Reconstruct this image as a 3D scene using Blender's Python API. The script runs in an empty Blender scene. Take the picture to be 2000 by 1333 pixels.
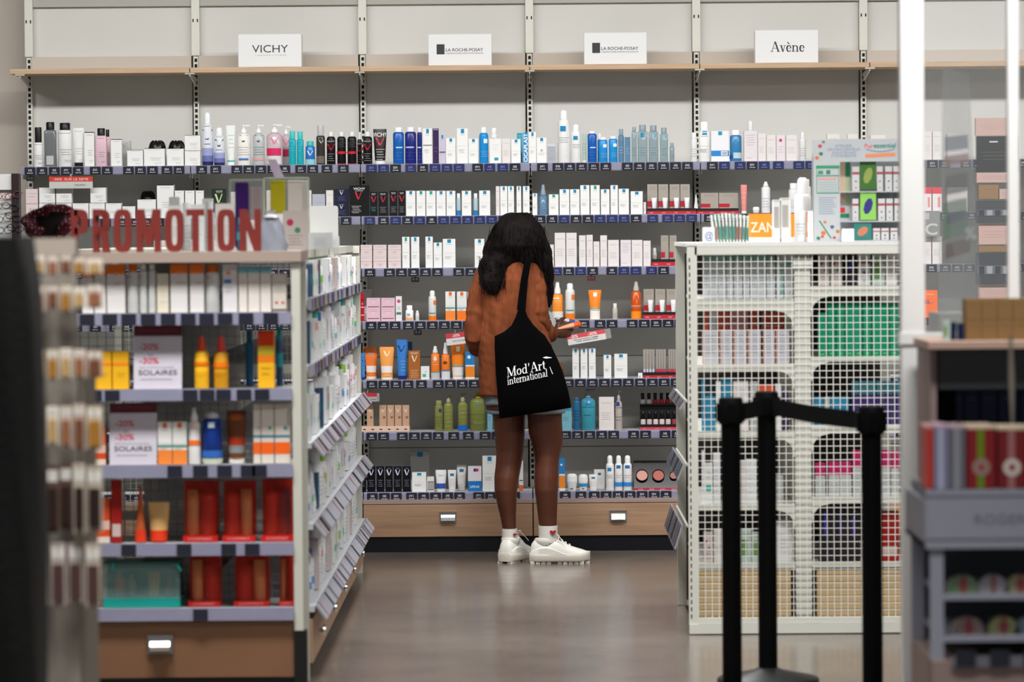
import bpy, math, random
from mathutils import Matrix, Vector
random.seed(11)
SC = bpy.context.scene
COL = SC.collection
PI = math.pi

# ---------------------------------------------------------------- camera
FPX = 7200.0                      # focal length in pixels of the 2000 px wide frame
CAM_H = 1.59
ROLL = math.radians(0.45)
_vx, _vy = 33.0, 216.5            # where the shop's depth axis vanishes, from the frame centre
_ux = _vx * math.cos(ROLL) + _vy * math.sin(ROLL)
_uy = -_vx * math.sin(ROLL) + _vy * math.cos(ROLL)
cam_d = bpy.data.cameras.new('camera')
cam = bpy.data.objects.new('camera', cam_d)
COL.objects.link(cam)
CM = (Matrix.Rotation(math.atan(_ux / FPX), 4, 'Z') @ Matrix.Rotation(PI / 2 - math.atan(_uy / FPX), 4, 'X')
      @ Matrix.Rotation(-ROLL, 4, 'Z'))
cam.matrix_world = Matrix.Translation((0, 0, CAM_H)) @ CM
cam_d.sensor_width = 36.0
cam_d.lens = FPX / 2000.0 * 36.0
cam_d.clip_start = 0.5
cam_d.clip_end = 100
cam_d.dof.use_dof = True
cam_d.dof.focus_distance = 17.8
cam_d.dof.aperture_fstop = 3.4
SC.camera = cam

# ---------------------------------------------------------------- world, light, exposure
SC.view_settings.view_transform = 'Standard'
SC.view_settings.look = 'None'
SC.view_settings.gamma = 1.0
SC.view_settings.exposure = 0.0
w = bpy.data.worlds.new('world')
SC.world = w
w.use_nodes = True
w.node_tree.nodes['Background'].inputs[0].default_value = (0.93, 0.97, 1.0, 1)
w.node_tree.nodes['Background'].inputs[1].default_value = 0.25

def area(name, loc, sx, sy, power, color=(1, 0.995, 0.985), rot=(0, 0, 0), spread=PI):
    d = bpy.data.lights.new(name, 'AREA')
    d.shape = 'RECTANGLE'; d.size = sx; d.size_y = sy
    d.energy = power; d.color = color; d.spread = spread
    o = bpy.data.objects.new(name, d)
    o.location = loc; o.rotation_euler = rot
    COL.objects.link(o)
    return o
CEIL = 3.55
area('ceiling_strip_light_wall', (0.3, 15.55, CEIL - .06), 9.5, .16, 196, rot=(math.radians(34), 0, 0), spread=math.radians(150))
area('ceiling_strip_light_aisle', (-0.3, 14.8, CEIL - .06), .5, 3.4, 62, rot=(0, math.radians(-12), 0), spread=math.radians(120))
area('ceiling_strip_light_gondola', (-1.3, 11.7, CEIL - .06), 1.8, .4, 60, rot=(math.radians(2), 0, 0), spread=math.radians(90))
area('ceiling_strip_light_rack', (1.55, 12.2, CEIL - .06), 1.8, 0.5, 66, rot=(math.radians(30), 0, 0), spread=math.radians(110))
area('ceiling_strip_light_screen', (1.25, 9.75, CEIL - .06), 1.2, .3, 30, rot=(math.radians(30), 0, 0), spread=math.radians(95))
area('added_fill_light_hooks', (-1.15, 8.5, CEIL - .06), .8, .3, 22, rot=(math.radians(12), 0, 0), spread=math.radians(75))  # added fill to brighten the hook display, no known lamp here
area('ceiling_strip_light_entrance', (0.2, 7.8, CEIL - .06), 3.6, .4, 44, rot=(math.radians(4), 0, 0), spread=math.radians(80))

# ---------------------------------------------------------------- pixel rays of the photograph -> points in the room
def ray(px, py):
    return (CM @ Vector(((px - 1000) / FPX, (666.5 - py) / FPX, -1, 0))).to_3d()
def U(px, py, Y):
    d = ray(px, py); t = Y / d.y
    return Vector((d.x * t, Y, CAM_H + d.z * t))
def UX(px, py, X):
    d = ray(px, py); t = X / d.x
    return Vector((X, d.y * t, CAM_H + d.z * t))

# ---------------------------------------------------------------- materials
def lin(c):
    return tuple((x / 255 / 12.92 if x / 255 <= .04045 else ((x / 255 + .055) / 1.055) ** 2.4) for x in c)
_mats = {}
def M(c, rough=.5, metal=0, emit=0, trans=0, alpha=1, bump=0, bscale=40, mottle=0, name=None, coat=0, ior=1.45, sheen=0):
    if isinstance(c, str):
        c = tuple(int(c[i:i + 2], 16) for i in (0, 2, 4))
    key = (c, rough, metal, emit, trans, alpha, bump, bscale, mottle, name, coat, ior, sheen)
    if key in _mats: return _mats[key]
    m = bpy.data.materials.new(name or 'surface_%02x%02x%02x' % c)
    m.use_nodes = True
    nt = m.node_tree; b = nt.nodes['Principled BSDF']
    L = lin(c)
    b.inputs['Base Color'].default_value = (*L, 1)
    b.inputs['Roughness'].default_value = rough
    b.inputs['Metallic'].default_value = metal
    b.inputs['IOR'].default_value = ior
    if coat:
        b.inputs['Coat Weight'].default_value = coat; b.inputs['Coat Roughness'].default_value = .15
    if sheen: b.inputs['Sheen Weight'].default_value = sheen
    if trans: b.inputs['Transmission Weight'].default_value = trans
    if alpha < 1: b.inputs['Alpha'].default_value = alpha
    if emit:
        b.inputs['Emission Color'].default_value = (*L, 1); b.inputs['Emission Strength'].default_value = emit
    tc = None
    if bump or mottle:
        tc = nt.nodes.new('ShaderNodeTexCoord')
        no = nt.nodes.new('ShaderNodeTexNoise'); no.inputs['Scale'].default_value = bscale; no.inputs['Detail'].default_value = 5
        nt.links.new(tc.outputs['Object'], no.inputs['Vector'])
    if mottle:
        r = nt.nodes.new('ShaderNodeValToRGB')
        r.color_ramp.elements[0].position = .3; r.color_ramp.elements[1].position = .7
        r.color_ramp.elements[0].color = (*[x * (1 - mottle) for x in L], 1)
        r.color_ramp.elements[1].color = (*[min(1, x * (1 + mottle)) for x in L], 1)
        nt.links.new(no.outputs['Fac'], r.inputs['Fac']); nt.links.new(r.outputs['Color'], b.inputs['Base Color'])
    if bump:
        bp = nt.nodes.new('ShaderNodeBump'); bp.inputs['Strength'].default_value = bump; bp.inputs['Distance'].default_value = .004
        nt.links.new(no.outputs['Fac'], bp.inputs['Height']); nt.links.new(bp.outputs['Normal'], b.inputs['Normal'])
    _mats[key] = m
    return m

def wood(c1, c2, name, rough=.5, scale=(1.2, 12, 30)):
    m = bpy.data.materials.new(name); m.use_nodes = True
    nt = m.node_tree; b = nt.nodes['Principled BSDF']; b.inputs['Roughness'].default_value = rough
    tc = nt.nodes.new('ShaderNodeTexCoord'); mp = nt.nodes.new('ShaderNodeMapping'); mp.inputs['Scale'].default_value = scale
    n = nt.nodes.new('ShaderNodeTexNoise'); n.inputs['Scale'].default_value = 2.2; n.inputs['Detail'].default_value = 6; n.inputs['Distortion'].default_value = .6
    r = nt.nodes.new('ShaderNodeValToRGB'); r.color_ramp.elements[0].position = .32; r.color_ramp.elements[1].position = .7
    r.color_ramp.elements[0].color = (*lin(c1), 1); r.color_ramp.elements[1].color = (*lin(c2), 1)
    nt.links.new(tc.outputs['Object'], mp.inputs['Vector']); nt.links.new(mp.outputs['Vector'], n.inputs['Vector'])
    nt.links.new(n.outputs['Fac'], r.inputs['Fac']); nt.links.new(r.outputs['Color'], b.inputs['Base Color'])
    return m
OAK = wood((176, 146, 116), (198, 168, 136), 'pale_oak_laminate')
PLUM = wood((150, 128, 122), (164, 142, 134), 'pinkish_grey_laminate')
WHITE_METAL = M((214, 214, 204), .42, bump=.02, bscale=60, name='white_powder_coat')
PANEL = M((208, 207, 202), .6, mottle=.02, bscale=2, name='shelving_back_panel')
RAILC = M((140, 140, 162), .25, name='lavender_price_rail', mottle=.06, bscale=9)
LABELC = M((38, 40, 52), .22, name='dark_shelf_label')
LABELB = M((46, 52, 92), .18, name='painted_glare_label')  # bluish glare on some labels, put into their colour
INK = M((205, 205, 210), .5, name='white_digits')
CHROME = M((205, 205, 200), .22, 1, name='brushed_chrome')
BLACK = M((12, 12, 14), .45, name='black_plastic')
SLOT = M((14, 13, 12), .8, name='dark_slot')

# ---------------------------------------------------------------- mesh builder
def group_mat(): pass
class MB:
    def __init__(s): s.v = []; s.f = []; s.k = []; s.mats = []; s.sm = []
    def mi(s, m):
        if m not in s.mats: s.mats.append(m)
        return s.mats.index(m)
    def add(s, vs, fs, m, smooth=False):
        o = len(s.v); s.v += [tuple(p) for p in vs]; i = s.mi(m)
        for f in fs:
            s.f.append(tuple(a + o for a in f)); s.k.append(i); s.sm.append(smooth)
    def box(s, a, b, m, mt=None):
        x0, y0, z0 = a; x1, y1, z1 = b
        if x0 > x1: x0, x1 = x1, x0
        if y0 > y1: y0, y1 = y1, y0
        if z0 > z1: z0, z1 = z1, z0
        vs = [(x0, y0, z0), (x1, y0, z0), (x1, y1, z0), (x0, y1, z0), (x0, y0, z1), (x1, y0, z1), (x1, y1, z1), (x0, y1, z1)]
        s.add(vs, [(3, 2, 1, 0), (0, 1, 5, 4), (1, 2, 6, 5), (2, 3, 7, 6), (3, 0, 4, 7)], m)
        s.add(vs[4:], [(0, 1, 2, 3)], mt or m)
    def bbox(s, a, b, m, c=.004):
        """box with chamfered edges"""
        x0, y0, z0 = a; x1, y1, z1 = b
        s.loft([rrect(x0 + c, x1 - c, y0 + c, y1 - c, c * .6, z0), rrect(x0, x1, y0, y1, c, z0 + c),
                rrect(x0, x1, y0, y1, c, z1 - c), rrect(x0 + c, x1 - c, y0 + c, y1 - c, c * .6, z1)], m, smooth=False)
    def quad(s, a, b, c, d, m): s.add([a, b, c, d], [(0, 1, 2, 3)], m)
    def loft(s, rings, m, caps=(True, True), smooth=True, mats=None):
        n = len(rings[0]); o = len(s.v)
        for r in rings: s.v += [tuple(p) for p in r]
        for j in range(len(rings) - 1):
            i = s.mi(mats[j] if mats else m)
            for k in range(n):
                a = o + j * n + k; b = o + j * n + (k + 1) % n
                s.f.append((a, b, b + n, a + n)); s.k.append(i); s.sm.append(smooth)
        if caps[0]:
            s.f.append(tuple(o + k for k in range(n))[::-1]); s.k.append(s.mi(mats[0] if mats else m)); s.sm.append(False)
        if caps[1]:
            s.f.append(tuple(o + (len(rings) - 1) * n + k for k in range(n))); s.k.append(s.mi(mats[-1] if mats else m)); s.sm.append(False)
    def lathe(s, prof, m, seg=16, cx=0, cy=0, ry=1, mats=None, n=2, caps=(True, True)):
        s.loft([[(cx + x, cy + y, z) for x, y in oval(r, r * ry, seg, n)] for r, z in prof], m, mats=mats, caps=caps)
    def tube(s, pts, rs, m, seg=8, flat=1.0):
        s.loft(sweep(pts, rs, seg, flat), m)
    def disc(s, c, r, m, seg=16, nrm='y'):
        pts = []
        for i in range(seg):
            a = -2 * PI * i / seg
            pts.append((c[0] + r * math.cos(a), c[1], c[2] + r * math.sin(a)))
        s.add(pts, [tuple(range(seg))[::-1]], m)
    def text(s, t, fn, m, font=None, bold=0):
        """fn maps (u in 0..1, v in 0..1) of the text's box to a point"""
        vs, fs = text2d(t, font, bold)
        s.add([fn(x, y) for x, y in vs], fs, m)
    def mesh(s, name):
        me = bpy.data.meshes.new(name)
        me.from_pydata(s.v, [], s.f)
        for m in s.mats: me.materials.append(m)
        me.polygons.foreach_set('material_index', s.k)
        me.polygons.foreach_set('use_smooth', s.sm)
        me.update()
        if any(s.sm): me.set_sharp_from_angle(angle=math.radians(48))
        return me
    def build(s, name, parent=None, loc=(0, 0, 0), rz=0, me=None):
        o = bpy.data.objects.new(name, me or s.mesh(name))
        COL.objects.link(o); o.location = loc; o.rotation_euler = (0, 0, rz)
        if parent: o.parent = parent
        return o

def oval(rx, ry, seg, n=2, rot=0):
    out = []
    for i in range(seg):
        a = 2 * PI * (i + .5) / seg
        c, s_ = math.cos(a), math.sin(a)
        out.append((rx * math.copysign(abs(c) ** (2 / n), c), ry * math.copysign(abs(s_) ** (2 / n), s_)))
    return out
def rrect(x0, x1, y0, y1, r, z):
    pts = []
    for cx, cy, a0 in ((x1 - r, y1 - r, 0), (x0 + r, y1 - r, 90), (x0 + r, y0 + r, 180), (x1 - r, y0 + r, 270)):
        for k in (0, 45, 90):
            a = math.radians(a0 + k); pts.append((cx + r * math.cos(a), cy + r * math.sin(a), z))
    return pts
def sweep(pts, rs, seg=8, flat=1.0, up=None):
    pts = [Vector(p) for p in pts]
    if not hasattr(rs, '__len__'): rs = [rs] * len(pts)
    rings = []; prev = None
    for i, p in enumerate(pts):
        t = (pts[min(i + 1, len(pts) - 1)] - pts[max(i - 1, 0)]).normalized()
        if prev is None:
            u = Vector(up) if up else (Vector((0, 0, 1)) if abs(t.z) < .9 else Vector((0, 1, 0)))
            a = t.cross(u).normalized()
        else:
            a = (prev - t * prev.dot(t)).normalized()
        prev = a; b = t.cross(a)
        r = rs[i]; ra, rb = r if isinstance(r, tuple) else (r, r * flat)
        rings.append([p + a * (ra * math.cos(2 * PI * k / seg)) + b * (rb * math.sin(2 * PI * k / seg)) for k in range(seg)])
    return rings

# ---- lettering: the default sans, and a high-contrast serif drawn stroke by stroke
_tx = {}
def arc(cx, cy, rx, ry, a0, a1, n=14):
    return [(cx + rx * math.cos(math.radians(a0 + (a1 - a0) * i / n)), cy + ry * math.sin(math.radians(a0 + (a1 - a0) * i / n))) for i in range(n + 1)]
H_ = .045
SERIF = {
    'M': (1.16, [(.05, [(.16, 0), (.16, 1)]), (.16, [(.2, .98), (.56, .03)]), (.05, [(.58, .03), (.94, .98)]), (.15, [(.96, 0), (.96, 1)]), (H_, [(.03, 0), (.29, 0)]), (H_, [(.03, 1), (.22, 1)]), (H_, [(.8, 0), (1.12, 0)]), (H_, [(.96, 1), (1.12, 1)])]),
    'o': (.66, [(.12, arc(.32, .31, .22, .31, 0, 360, 24))]),
    'd': (.72, [(.12, arc(.3, .31, .2, .31, 60, 300, 18)), (.13, [(.52, 0), (.52, 1.0)]), (H_, [(.38, 1.0), (.52, 1.0)]), (H_, [(.52, 0), (.68, 0)]), (.04, [(.4, .57), (.52, .5)]), (.04, [(.4, .04), (.52, .12)])]),
    "'": (.3, [(.12, [(.14, .98), (.15, .9)]), (.05, [(.17, .9), (.12, .7)])]),
    'A': (.95, [(.045, [(.13, 0), (.45, 1)]), (.15, [(.47, 1), (.8, 0)]), (H_, [(.25, .34), (.66, .34)]), (H_, [(.0, 0), (.27, 0)]), (H_, [(.62, 0), (.96, 0)])]),
    'r': (.5, [(.13, [(.16, 0), (.16, .62)]), (H_, [(.02, .62), (.16, .62)]), (H_, [(.02, 0), (.33, 0)]), (.045, [(.2, .42), (.27, .56), (.36, .61)]), (.11, [(.4, .58), (.4, .5)])]),
    't': (.42, [(.13, [(.19, .86), (.19, .12)]), (.05, [(.19, .1), (.26, .02), (.38, .06)]), (H_, [(.04, .62), (.36, .62)]), (.04, [(.06, .62), (.19, .84)])]),
    'i': (.36, [(.13, [(.17, 0), (.17, .62)]), (H_, [(.03, .62), (.17, .62)]), (H_, [(.02, 0), (.33, 0)]), (.13, [(.16, .84), (.16, .93)])]),
    'n': (.74, [(.13, [(.16, 0), (.16, .62)]), (H_, [(.02, .62), (.16, .62)]), (H_, [(.02, 0), (.32, 0)]), (.045, [(.2, .45), (.3, .6), (.42, .62)]), (.12, [(.42, .6), (.53, .54), (.56, .44)]), (.13, [(.56, .44), (.56, 0)]), (H_, [(.42, 0), (.72, 0)])]),
    'e': (.58, [(.12, arc(.3, .31, .2, .31, 88, 300, 18)), (.045, arc(.3, .31, .2, .31, 300, 330, 4)), (.09, arc(.3, .31, .2, .31, 88, 8, 7)), (H_, [(.12, .34), (.5, .34)])]),
    'a': (.6, [(.12, [(.4, .05), (.4, .42), (.37, .54)]), (.05, arc(.26, .42, .14, .2, 30, 150, 8)), (.09, [(.14, .5), (.14, .44)]), (.045, [(.4, .36), (.2, .28)]), (.12, arc(.22, .16, .1, .14, 120, 260, 8)), (.045, [(.22, .02), (.4, .1)]), (.05, [(.42, .05), (.5, .0), (.58, .05)])]),
    'l': (.36, [(.13, [(.17, 0), (.17, 1.0)]), (H_, [(.03, 1.0), (.17, 1.0)]), (H_, [(.02, 0), (.33, 0)])]),
    'v': (.6, [(.13, [(.12, .62), (.3, 0)]), (.045, [(.32, 0), (.5, .62)]), (H_, [(.0, .62), (.24, .62)]), (H_, [(.38, .62), (.6, .62)])]),
    '`': (.0, [(.09, [(-.42, .95), (-.24, .76)])]),
}
def hull(pts):
    pts = sorted(set(pts))
    def half(ps):
        h = []
        for p in ps:
            while len(h) >= 2 and (h[-1][0] - h[-2][0]) * (p[1] - h[-2][1]) - (h[-1][1] - h[-2][1]) * (p[0] - h[-2][0]) <= 0: h.pop()
            h.append(p)
        return h[:-1]
    return half(pts) + half(pts[::-1])
def text2d(t, font=None, bold=0):
    key = (t, font, bold)
    if key in _tx: return _tx[key]
    if font == 'serif':
        vs, fs, x = [], [], 0
        for ch in t:
            adv, strokes = SERIF[ch]
            for wd, pts in strokes:
                for (ax, ay), (bx, by) in zip(pts, pts[1:]):
                    hw, ht = wd / 2, .022
                    h = hull([(round(x + q + i * hw, 5), round(r + j * ht, 5)) for q, r in ((ax, ay), (bx, by)) for i in (-1, 1) for j in (-1, 1)])
                    fs.append(tuple(range(len(vs), len(vs) + len(h)))); vs += h
            x += adv
    else:
        c = bpy.data.curves.new('lettering', 'FONT'); c.body = t; c.offset = bold; c.resolution_u = 3
        o = bpy.data.objects.new('lettering', c)
        me = bpy.data.meshes.new_from_object(o)
        vs = [(v.co.x, v.co.y) for v in me.vertices]; fs = [tuple(p.vertices) for p in me.polygons]
        bpy.data.objects.remove(o); bpy.data.meshes.remove(me); bpy.data.curves.remove(c)
    x0 = min(v[0] for v in vs); x1 = max(v[0] for v in vs)
    y0 = min(v[1] for v in vs); y1 = max(v[1] for v in vs)
    vs = [((x - x0) / (x1 - x0), (y - y0) / (y1 - y0)) for x, y in vs]
    _tx[key] = (vs, fs)
    return _tx[key]

# ---------------------------------------------------------------- naming
LABELS = []
ORD = 'first second third fourth fifth sixth seventh eighth ninth tenth eleventh twelfth thirteenth fourteenth fifteenth sixteenth seventeenth eighteenth nineteenth twentieth'.split()
def ordw(i):
    if i < 20: return ORD[i]
    if i < 29: return 'twenty-' + ORD[i - 20]
    if i == 29: return 'thirtieth'
    return 'thirty-' + ORD[i - 30]
def tag(o, label, cat, group=None, kind=None):
    o['label'] = label; o['category'] = cat
    if group: o['group'] = group
    if kind: o['kind'] = kind
    return o
def later(o, look, where, cat, group, sortkey, end='from left', short=None):
    """label made once every neighbour is known"""
    o['category'] = cat; o['group'] = group
    LABELS.append((o, look, where, sortkey, end, short or look))
def struct(o):
    o['kind'] = 'structure'; return o
def empty(name, loc=(0, 0, 0), rz=0):
    o = bpy.data.objects.new(name, None); COL.objects.link(o); o.location = loc; o.rotation_euler = (0, 0, rz)
    o.empty_display_size = .05
    return o
# ---------------------------------------------------------------- packaging: one builder, many liveries
# decals: ('r',u0,u1,v0,v1,col) patch   ('t',text,u0,u1,v0,v1,col[,bold]) words   ('V',u,v0,v1,col) letter V   ('c',u,v,r,col) dot
#         ('l',u0,u1,v0,v1,n,col) n lines of small print   ('vt',text,u0,u1,v0,v1,col) upright words
BLUE = '1c84b4'; ORG = 'f07a14'; RED = 'c8202c'; GREY = '9a9a9c'
LRP = [('r', .36, .66, .86, .985, BLUE), ('l', .3, .7, .8, .83, 1, GREY), ('l', .08, .92, .5, .51, 1, 'b0b0b2'), ('l', .14, .7, .3, .42, 3, 'b8b8ba')]
def LB(c, extra=()): return [('r', .36, .66, .86, .985, c)] + LRP[1:] + list(extra)
GAL = [('l', .2, .8, .9, .92, 1, '6a6a70'), ('l', .3, .86, .3, .5, 3, 'a8a8aa'), ('l', .5, .9, .12, .2, 2, 'c0c0c0')]
BAND = [('r', 0, 1, .975, 1, '14141a')]
ST = {
 # livery: colour, cap colour, decals, look, category, options
 'wk':  ('e2e2e0', '16161a', GAL, 'white {s} with black {cap} and grey print', {}),
 'gk':  ('6e7072', '101014', [('r', .2, .8, .06, .3, 'b9babb')], 'smoky clear {s} with black cap', {'rough': .12}),
 'wb':  ('e6e6e4', '16161a', BAND + GAL, 'white carton with black top edge', {}),
 'pk':  ('d8b6c2', '16161a', GAL, 'pale pink {s} with black {cap}', {}),
 'gb':  ('b4b6b4', '8a8a8a', GAL, 'grey carton', {}),
 'wp':  ('ded8d6', 'd8d8d8', [('l', .15, .85, .8, .84, 1, 'b8a8a8'), ('l', .15, .8, .3, .55, 4, 'c0b4b4')], 'off-white {s} with fine grey print', {}),
 'vg':  ('dfe2ea', 'eef0f2', [('V', .5, .62, .86, '3a3e50'), ('r', 0, 1, 0, .1, '2a2a5e'), ('r', 0, 1, .1, .24, '6a70a8'), ('r', 0, 1, .24, .42, '9aa2cc'), ('l', .3, .7, .93, .96, 1, '9090a0'), ('l', .3, .7, .5, .54, 1, '7078a0')], 'white spray can with V and violet base', {}),
 'wt':  ('e4e8e4', 'e8ecec', [('r', 0, 1, 0, .13, '3cb4b4'), ('l', .3, .8, .4, .8, 4, 'a8b0b0')], 'white {s} with turquoise foot', {}),
 'vp':  ('e6e4de', 'f0f0f0', [('V', .5, .72, .93, '2a2a30'), ('r', .25, .75, .16, .22, '4070c0'), ('l', .2, .8, .3, .6, 4, 'c4c4c4')], 'white pump bottle with letter V and blue mark', {}),
 'vc':  ('b8bcbe', 'e8ecec', [('V', .5, .72, .93, '2a2a30'), ('r', .2, .8, .15, .22, 'e09a94'), ('l', .2, .8, .3, .6, 4, '8c9094')], 'clear grey pump bottle with letter V and salmon mark', {'rough': .15}),
 'pp':  ('c8b4bc', 'f0eeee', [('r', .1, .8, .3, .52, 'd02a5c'), ('V', .5, .66, .84, 'e08098'), ('r', .1, .8, .04, .28, 'd8d0d4')], 'large pink pump bottle with raspberry label', {'rough': .15}),
 'tq':  ('1ea6b4', '3cc0be', [('l', .2, .7, .5, .8, 3, '6ad0d4')], 'turquoise {s} with pale cap', {'rough': .15}),
 'tb':  ('2a72b8', '2cb2b4', [('V', .5, .5, .74, 'd0e8f4'), ('r', .05, .95, .03, .3, '8cc4d0')], 'small blue {s} with turquoise cap and white V', {'rough': .2}),
 'dg':  ('3a3634', 'b8b8b8', [('r', .2, .8, .06, .3, '6a6258'), ('V', .55, .74, .84, 'c8c0b4')], 'dark brown {s} with grey cap', {'rough': .15}),
 'kv':  ('17171a', 'dedede', [('t', 'VICHY', .2, .8, .8, .85, 'c8c8c8'), ('V', .5, .52, .74, 'c02038'), ('l', .25, .75, .1, .42, 4, '9a9a9a')], 'black {s} with white cap and red V', {'rough': .25}),
 'kr':  ('17171a', 'dedede', [('l', .2, .8, .6, .8, 3, '606060'), ('r', 0, 1, .38, .47, 'c01a30'), ('r', .1, .9, 0, .04, 'd02040')], 'black {s} with red promotional band', {'rough': .25}),
 'kt':  ('202022', 'e0e0e0', [('t', 'VICHY', .1, .9, .78, .9, 'e0e0e0'), ('V', .5, .54, .76, 'd02a40'), ('l', .25, .8, .1, .46, 5, 'c8c8c8')], 'black tube with red V on white cap', {'rough': .3}),
 'bl':  ('1a5cae', 'ececec', [('r', .35, .75, .5, .54, 'c0d4e8'), ('l', .2, .8, .1, .4, 3, '3c7cc4')], 'royal blue {s} with white cap', {'rough': .2}),
 'nb':  ('232a78', 'e4e4e8', [('r', .2, .7, .5, .54, 'b8c4e0'), ('l', .2, .8, .1, .4, 3, '3c46a0')], 'navy blue {s} with white cap', {'rough': .2}),
 'lr':  ('e8e8e6', 'f2f2f2', LRP, 'white {s} with blue square tab', {}),
 'lg':  ('e8e8e6', 'f2f2f2', LB('1e9c8c'), 'white {s} with green square tab', {}),
 'lo':  ('e6e4e0', 'f2f2f2', LB('e06a30', [('r', 0, 1, 0, .34, 'f0883a'), ('r', 0, 1, .42, .46, '3a9a84')]), 'white carton with orange lower third', {}),
 'lob': ('e2e2e0', 'f2f2f2', LB('e06a30', [('r', 0, 1, 0, .34, 'ee7a28'), ('r', 0, 1, .42, .46, '8ab4d8')]), 'white carton with orange base and pale blue line', {}),
 'lm':  ('e6e6e4', 'f2f2f2', LRP + [('r', 0, 1, .52, .54, '6a6070')], 'tall white carton with blue tab and dark middle line', {}),
 'dp':  ('3c2c52', 'f2f2f2', [('r', .1, .9, .95, .99, '8a80a0'), ('l', .2, .8, .3, .5, 2, '6a5c80')], 'dark purple carton', {'rough': .25}),
 'll':  ('c4bcd2', 'f2f2f2', LB(BLUE, [('r', 0, 1, .38, .42, '5a5068')]), 'lilac carton with blue tab', {}),
 'lt':  ('e6e6e4', 'f2f2f2', [('r', .4, .75, .12, .24, '2a9aa8'), ('l', .2, .8, .5, .8, 3, 'c8c8c8')], 'white carton with low teal square', {}),
 'ba':  ('1f8cd0', 'f0f2f4', [('r', .5, .78, .66, .8, 'dfeef8'), ('l', .3, .9, .2, .42, 4, '7cc0e8')], 'bright blue spray can with white cap', {'rough': .25}),
 'lrb': ('e8e8e8', 'f2f2f2', [('r', .3, .6, .72, .84, BLUE), ('l', .2, .8, .45, .6, 3, 'b8b8bc')], 'white {s} with blue square', {}),
 'lrs': ('e8e8e8', 'f4f4f4', [('r', .3, .66, .82, .93, '2a6cb8'), ('l', .2, .8, .45, .6, 2, 'b8b8bc'), ('r', 0, 1, .16, .3, '2c88d0')], 'white spray can with blue square and blue band', {}),
 'tt':  ('2a9cb8', 'f2f2f2', [('l', .1, .9, .8, .95, 3, '84c8d8')], 'teal carton', {}),
 'ci':  ('1c84c0', 'f2f2f2', [('vt', 'CICAPLAST', .12, .9, .04, .97, 'f0f4f8')], 'narrow blue carton with upright white capitals', {}),
 'lri': ('e8e8e6', 'f2f2f2', LRP[:2] + [('c', .5, .5, .12, '4a4a50'), ('c', .5, .5, .08, 'e8e8e6'), ('l', .15, .85, .3, .42, 2, 'b8b8ba')], 'white carton with blue tab and ring icon', {}),
 'sv':  ('a8acb4', 'c8ccd0', [('l', .1, .9, .1, .3, 2, '70747c'), ('r', 0, 1, .86, 1, 'c8ccd0')], 'small silver {s}', {'rough': .2}),
 'cg':  ('a8bcb4', 'd8dcdc', [('l', .2, .8, .3, .7, 4, '6a8c84')], 'pale green clear {s}', {'rough': .15}),
 'cb':  ('6c94b4', '8498a8', [('l', .2, .8, .3, .6, 3, 'a8c4d8')], 'steel blue clear {s} with ribbed cap', {'rough': .12, 'trans': .3}),
 'cl':  ('a4b8be', '8c9ca4', [('r', .3, .6, .76, .92, '8ab4cc'), ('l', .2, .8, .2, .5, 4, '788c94')], 'clear {s} with grey cap', {'rough': .08, 'trans': .45}),
 'clb': ('a4b8be', '8c9ca4', [('r', .3, .6, .8, .94, BLUE), ('l', .2, .8, .2, .5, 4, '788c94')], 'clear {s} with grey cap and blue square', {'rough': .08, 'trans': .4}),
 'lbar': ('e6e6ea', 'f2f2f2', [('r', .4, .62, .86, .985, '2094b8'), ('r', 0, 1, .18, .36, '2a84cc'), ('r', .55, .92, .2, .34, 'e8e8e8')] + [('r', .6 + i * .05, .62 + i * .05, .22, .32, '202020') for i in range(6)], 'wide white carton with blue band and barcode', {}),
 'bw':  ('3a80b0', 'eef0f2', [('r', .35, .95, .12, .34, 'b8ccd8'), ('r', 0, .3, .1, .24, '1a50a0')], 'blue {s} with domed white cap', {'rough': .2}),
 'pw':  ('dcd4d8', 'eceaea', [('l', .15, .85, .5, .9, 5, 'a89ca4'), ('l', .15, .6, .1, .14, 1, 'c8a0a8')], 'pinkish white {s} with fine print', {}),
 'pr':  ('dcd4d8', 'eceaea', [('c', .5, .8, .2, 'd83a6c'), ('l', .15, .85, .3, .6, 3, 'c8a8b0')], 'pinkish white carton with raspberry dot', {}),
 'vn':  ('1f2338', 'f2f2f2', [('t', 'VICHY', .3, .7, .88, .93, 'b8bcd0'), ('V', .5, .6, .84, 'e8e8f0'), ('l', .2, .8, .15, .5, 4, '7078a0')], 'navy carton with white V', {'rough': .3}),
 'vd':  ('22302c', 'f2f2f2', [('t', 'VICHY', .3, .8, .86, .94, 'c8ccc0'), ('V', .5, .52, .82, 'c8d898'), ('c', .5, .2, .14, 'a8a88c')], 'dark green carton with pale V', {'rough': .3}),
 'vk':  ('151518', 'f2f2f2', [('t', 'VICHY', .2, .8, .86, .93, 'f0f0f0'), ('t', 'HOMME', .3, .7, .81, .84, 'd0d0d0'), ('V', .45, .55, .79, 'c82a40'), ('l', .1, .6, .1, .36, 5, 'c8c8c8')], 'large black carton with red V', {'rough': .3}),
 'vr':  ('17171c', 'f2f2f2', [('t', 'VICHY', .2, .8, .87, .94, 'c8c8c8'), ('V', .5, .58, .82, 'b82a3c'), ('l', .15, .85, .14, .4, 4, '9a9a9a')], 'small black carton with red V', {'rough': .3}),
 'vt':  ('17171c', 'f2f2f2', [('t', 'VICHY', .2, .8, .87, .94, 'c8c8c8'), ('V', .5, .58, .82, 'b82a3c'), ('l', .15, .85, .2, .4, 3, '3ca8b0')], 'small black carton with red V and teal print', {'rough': .3}),
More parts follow.
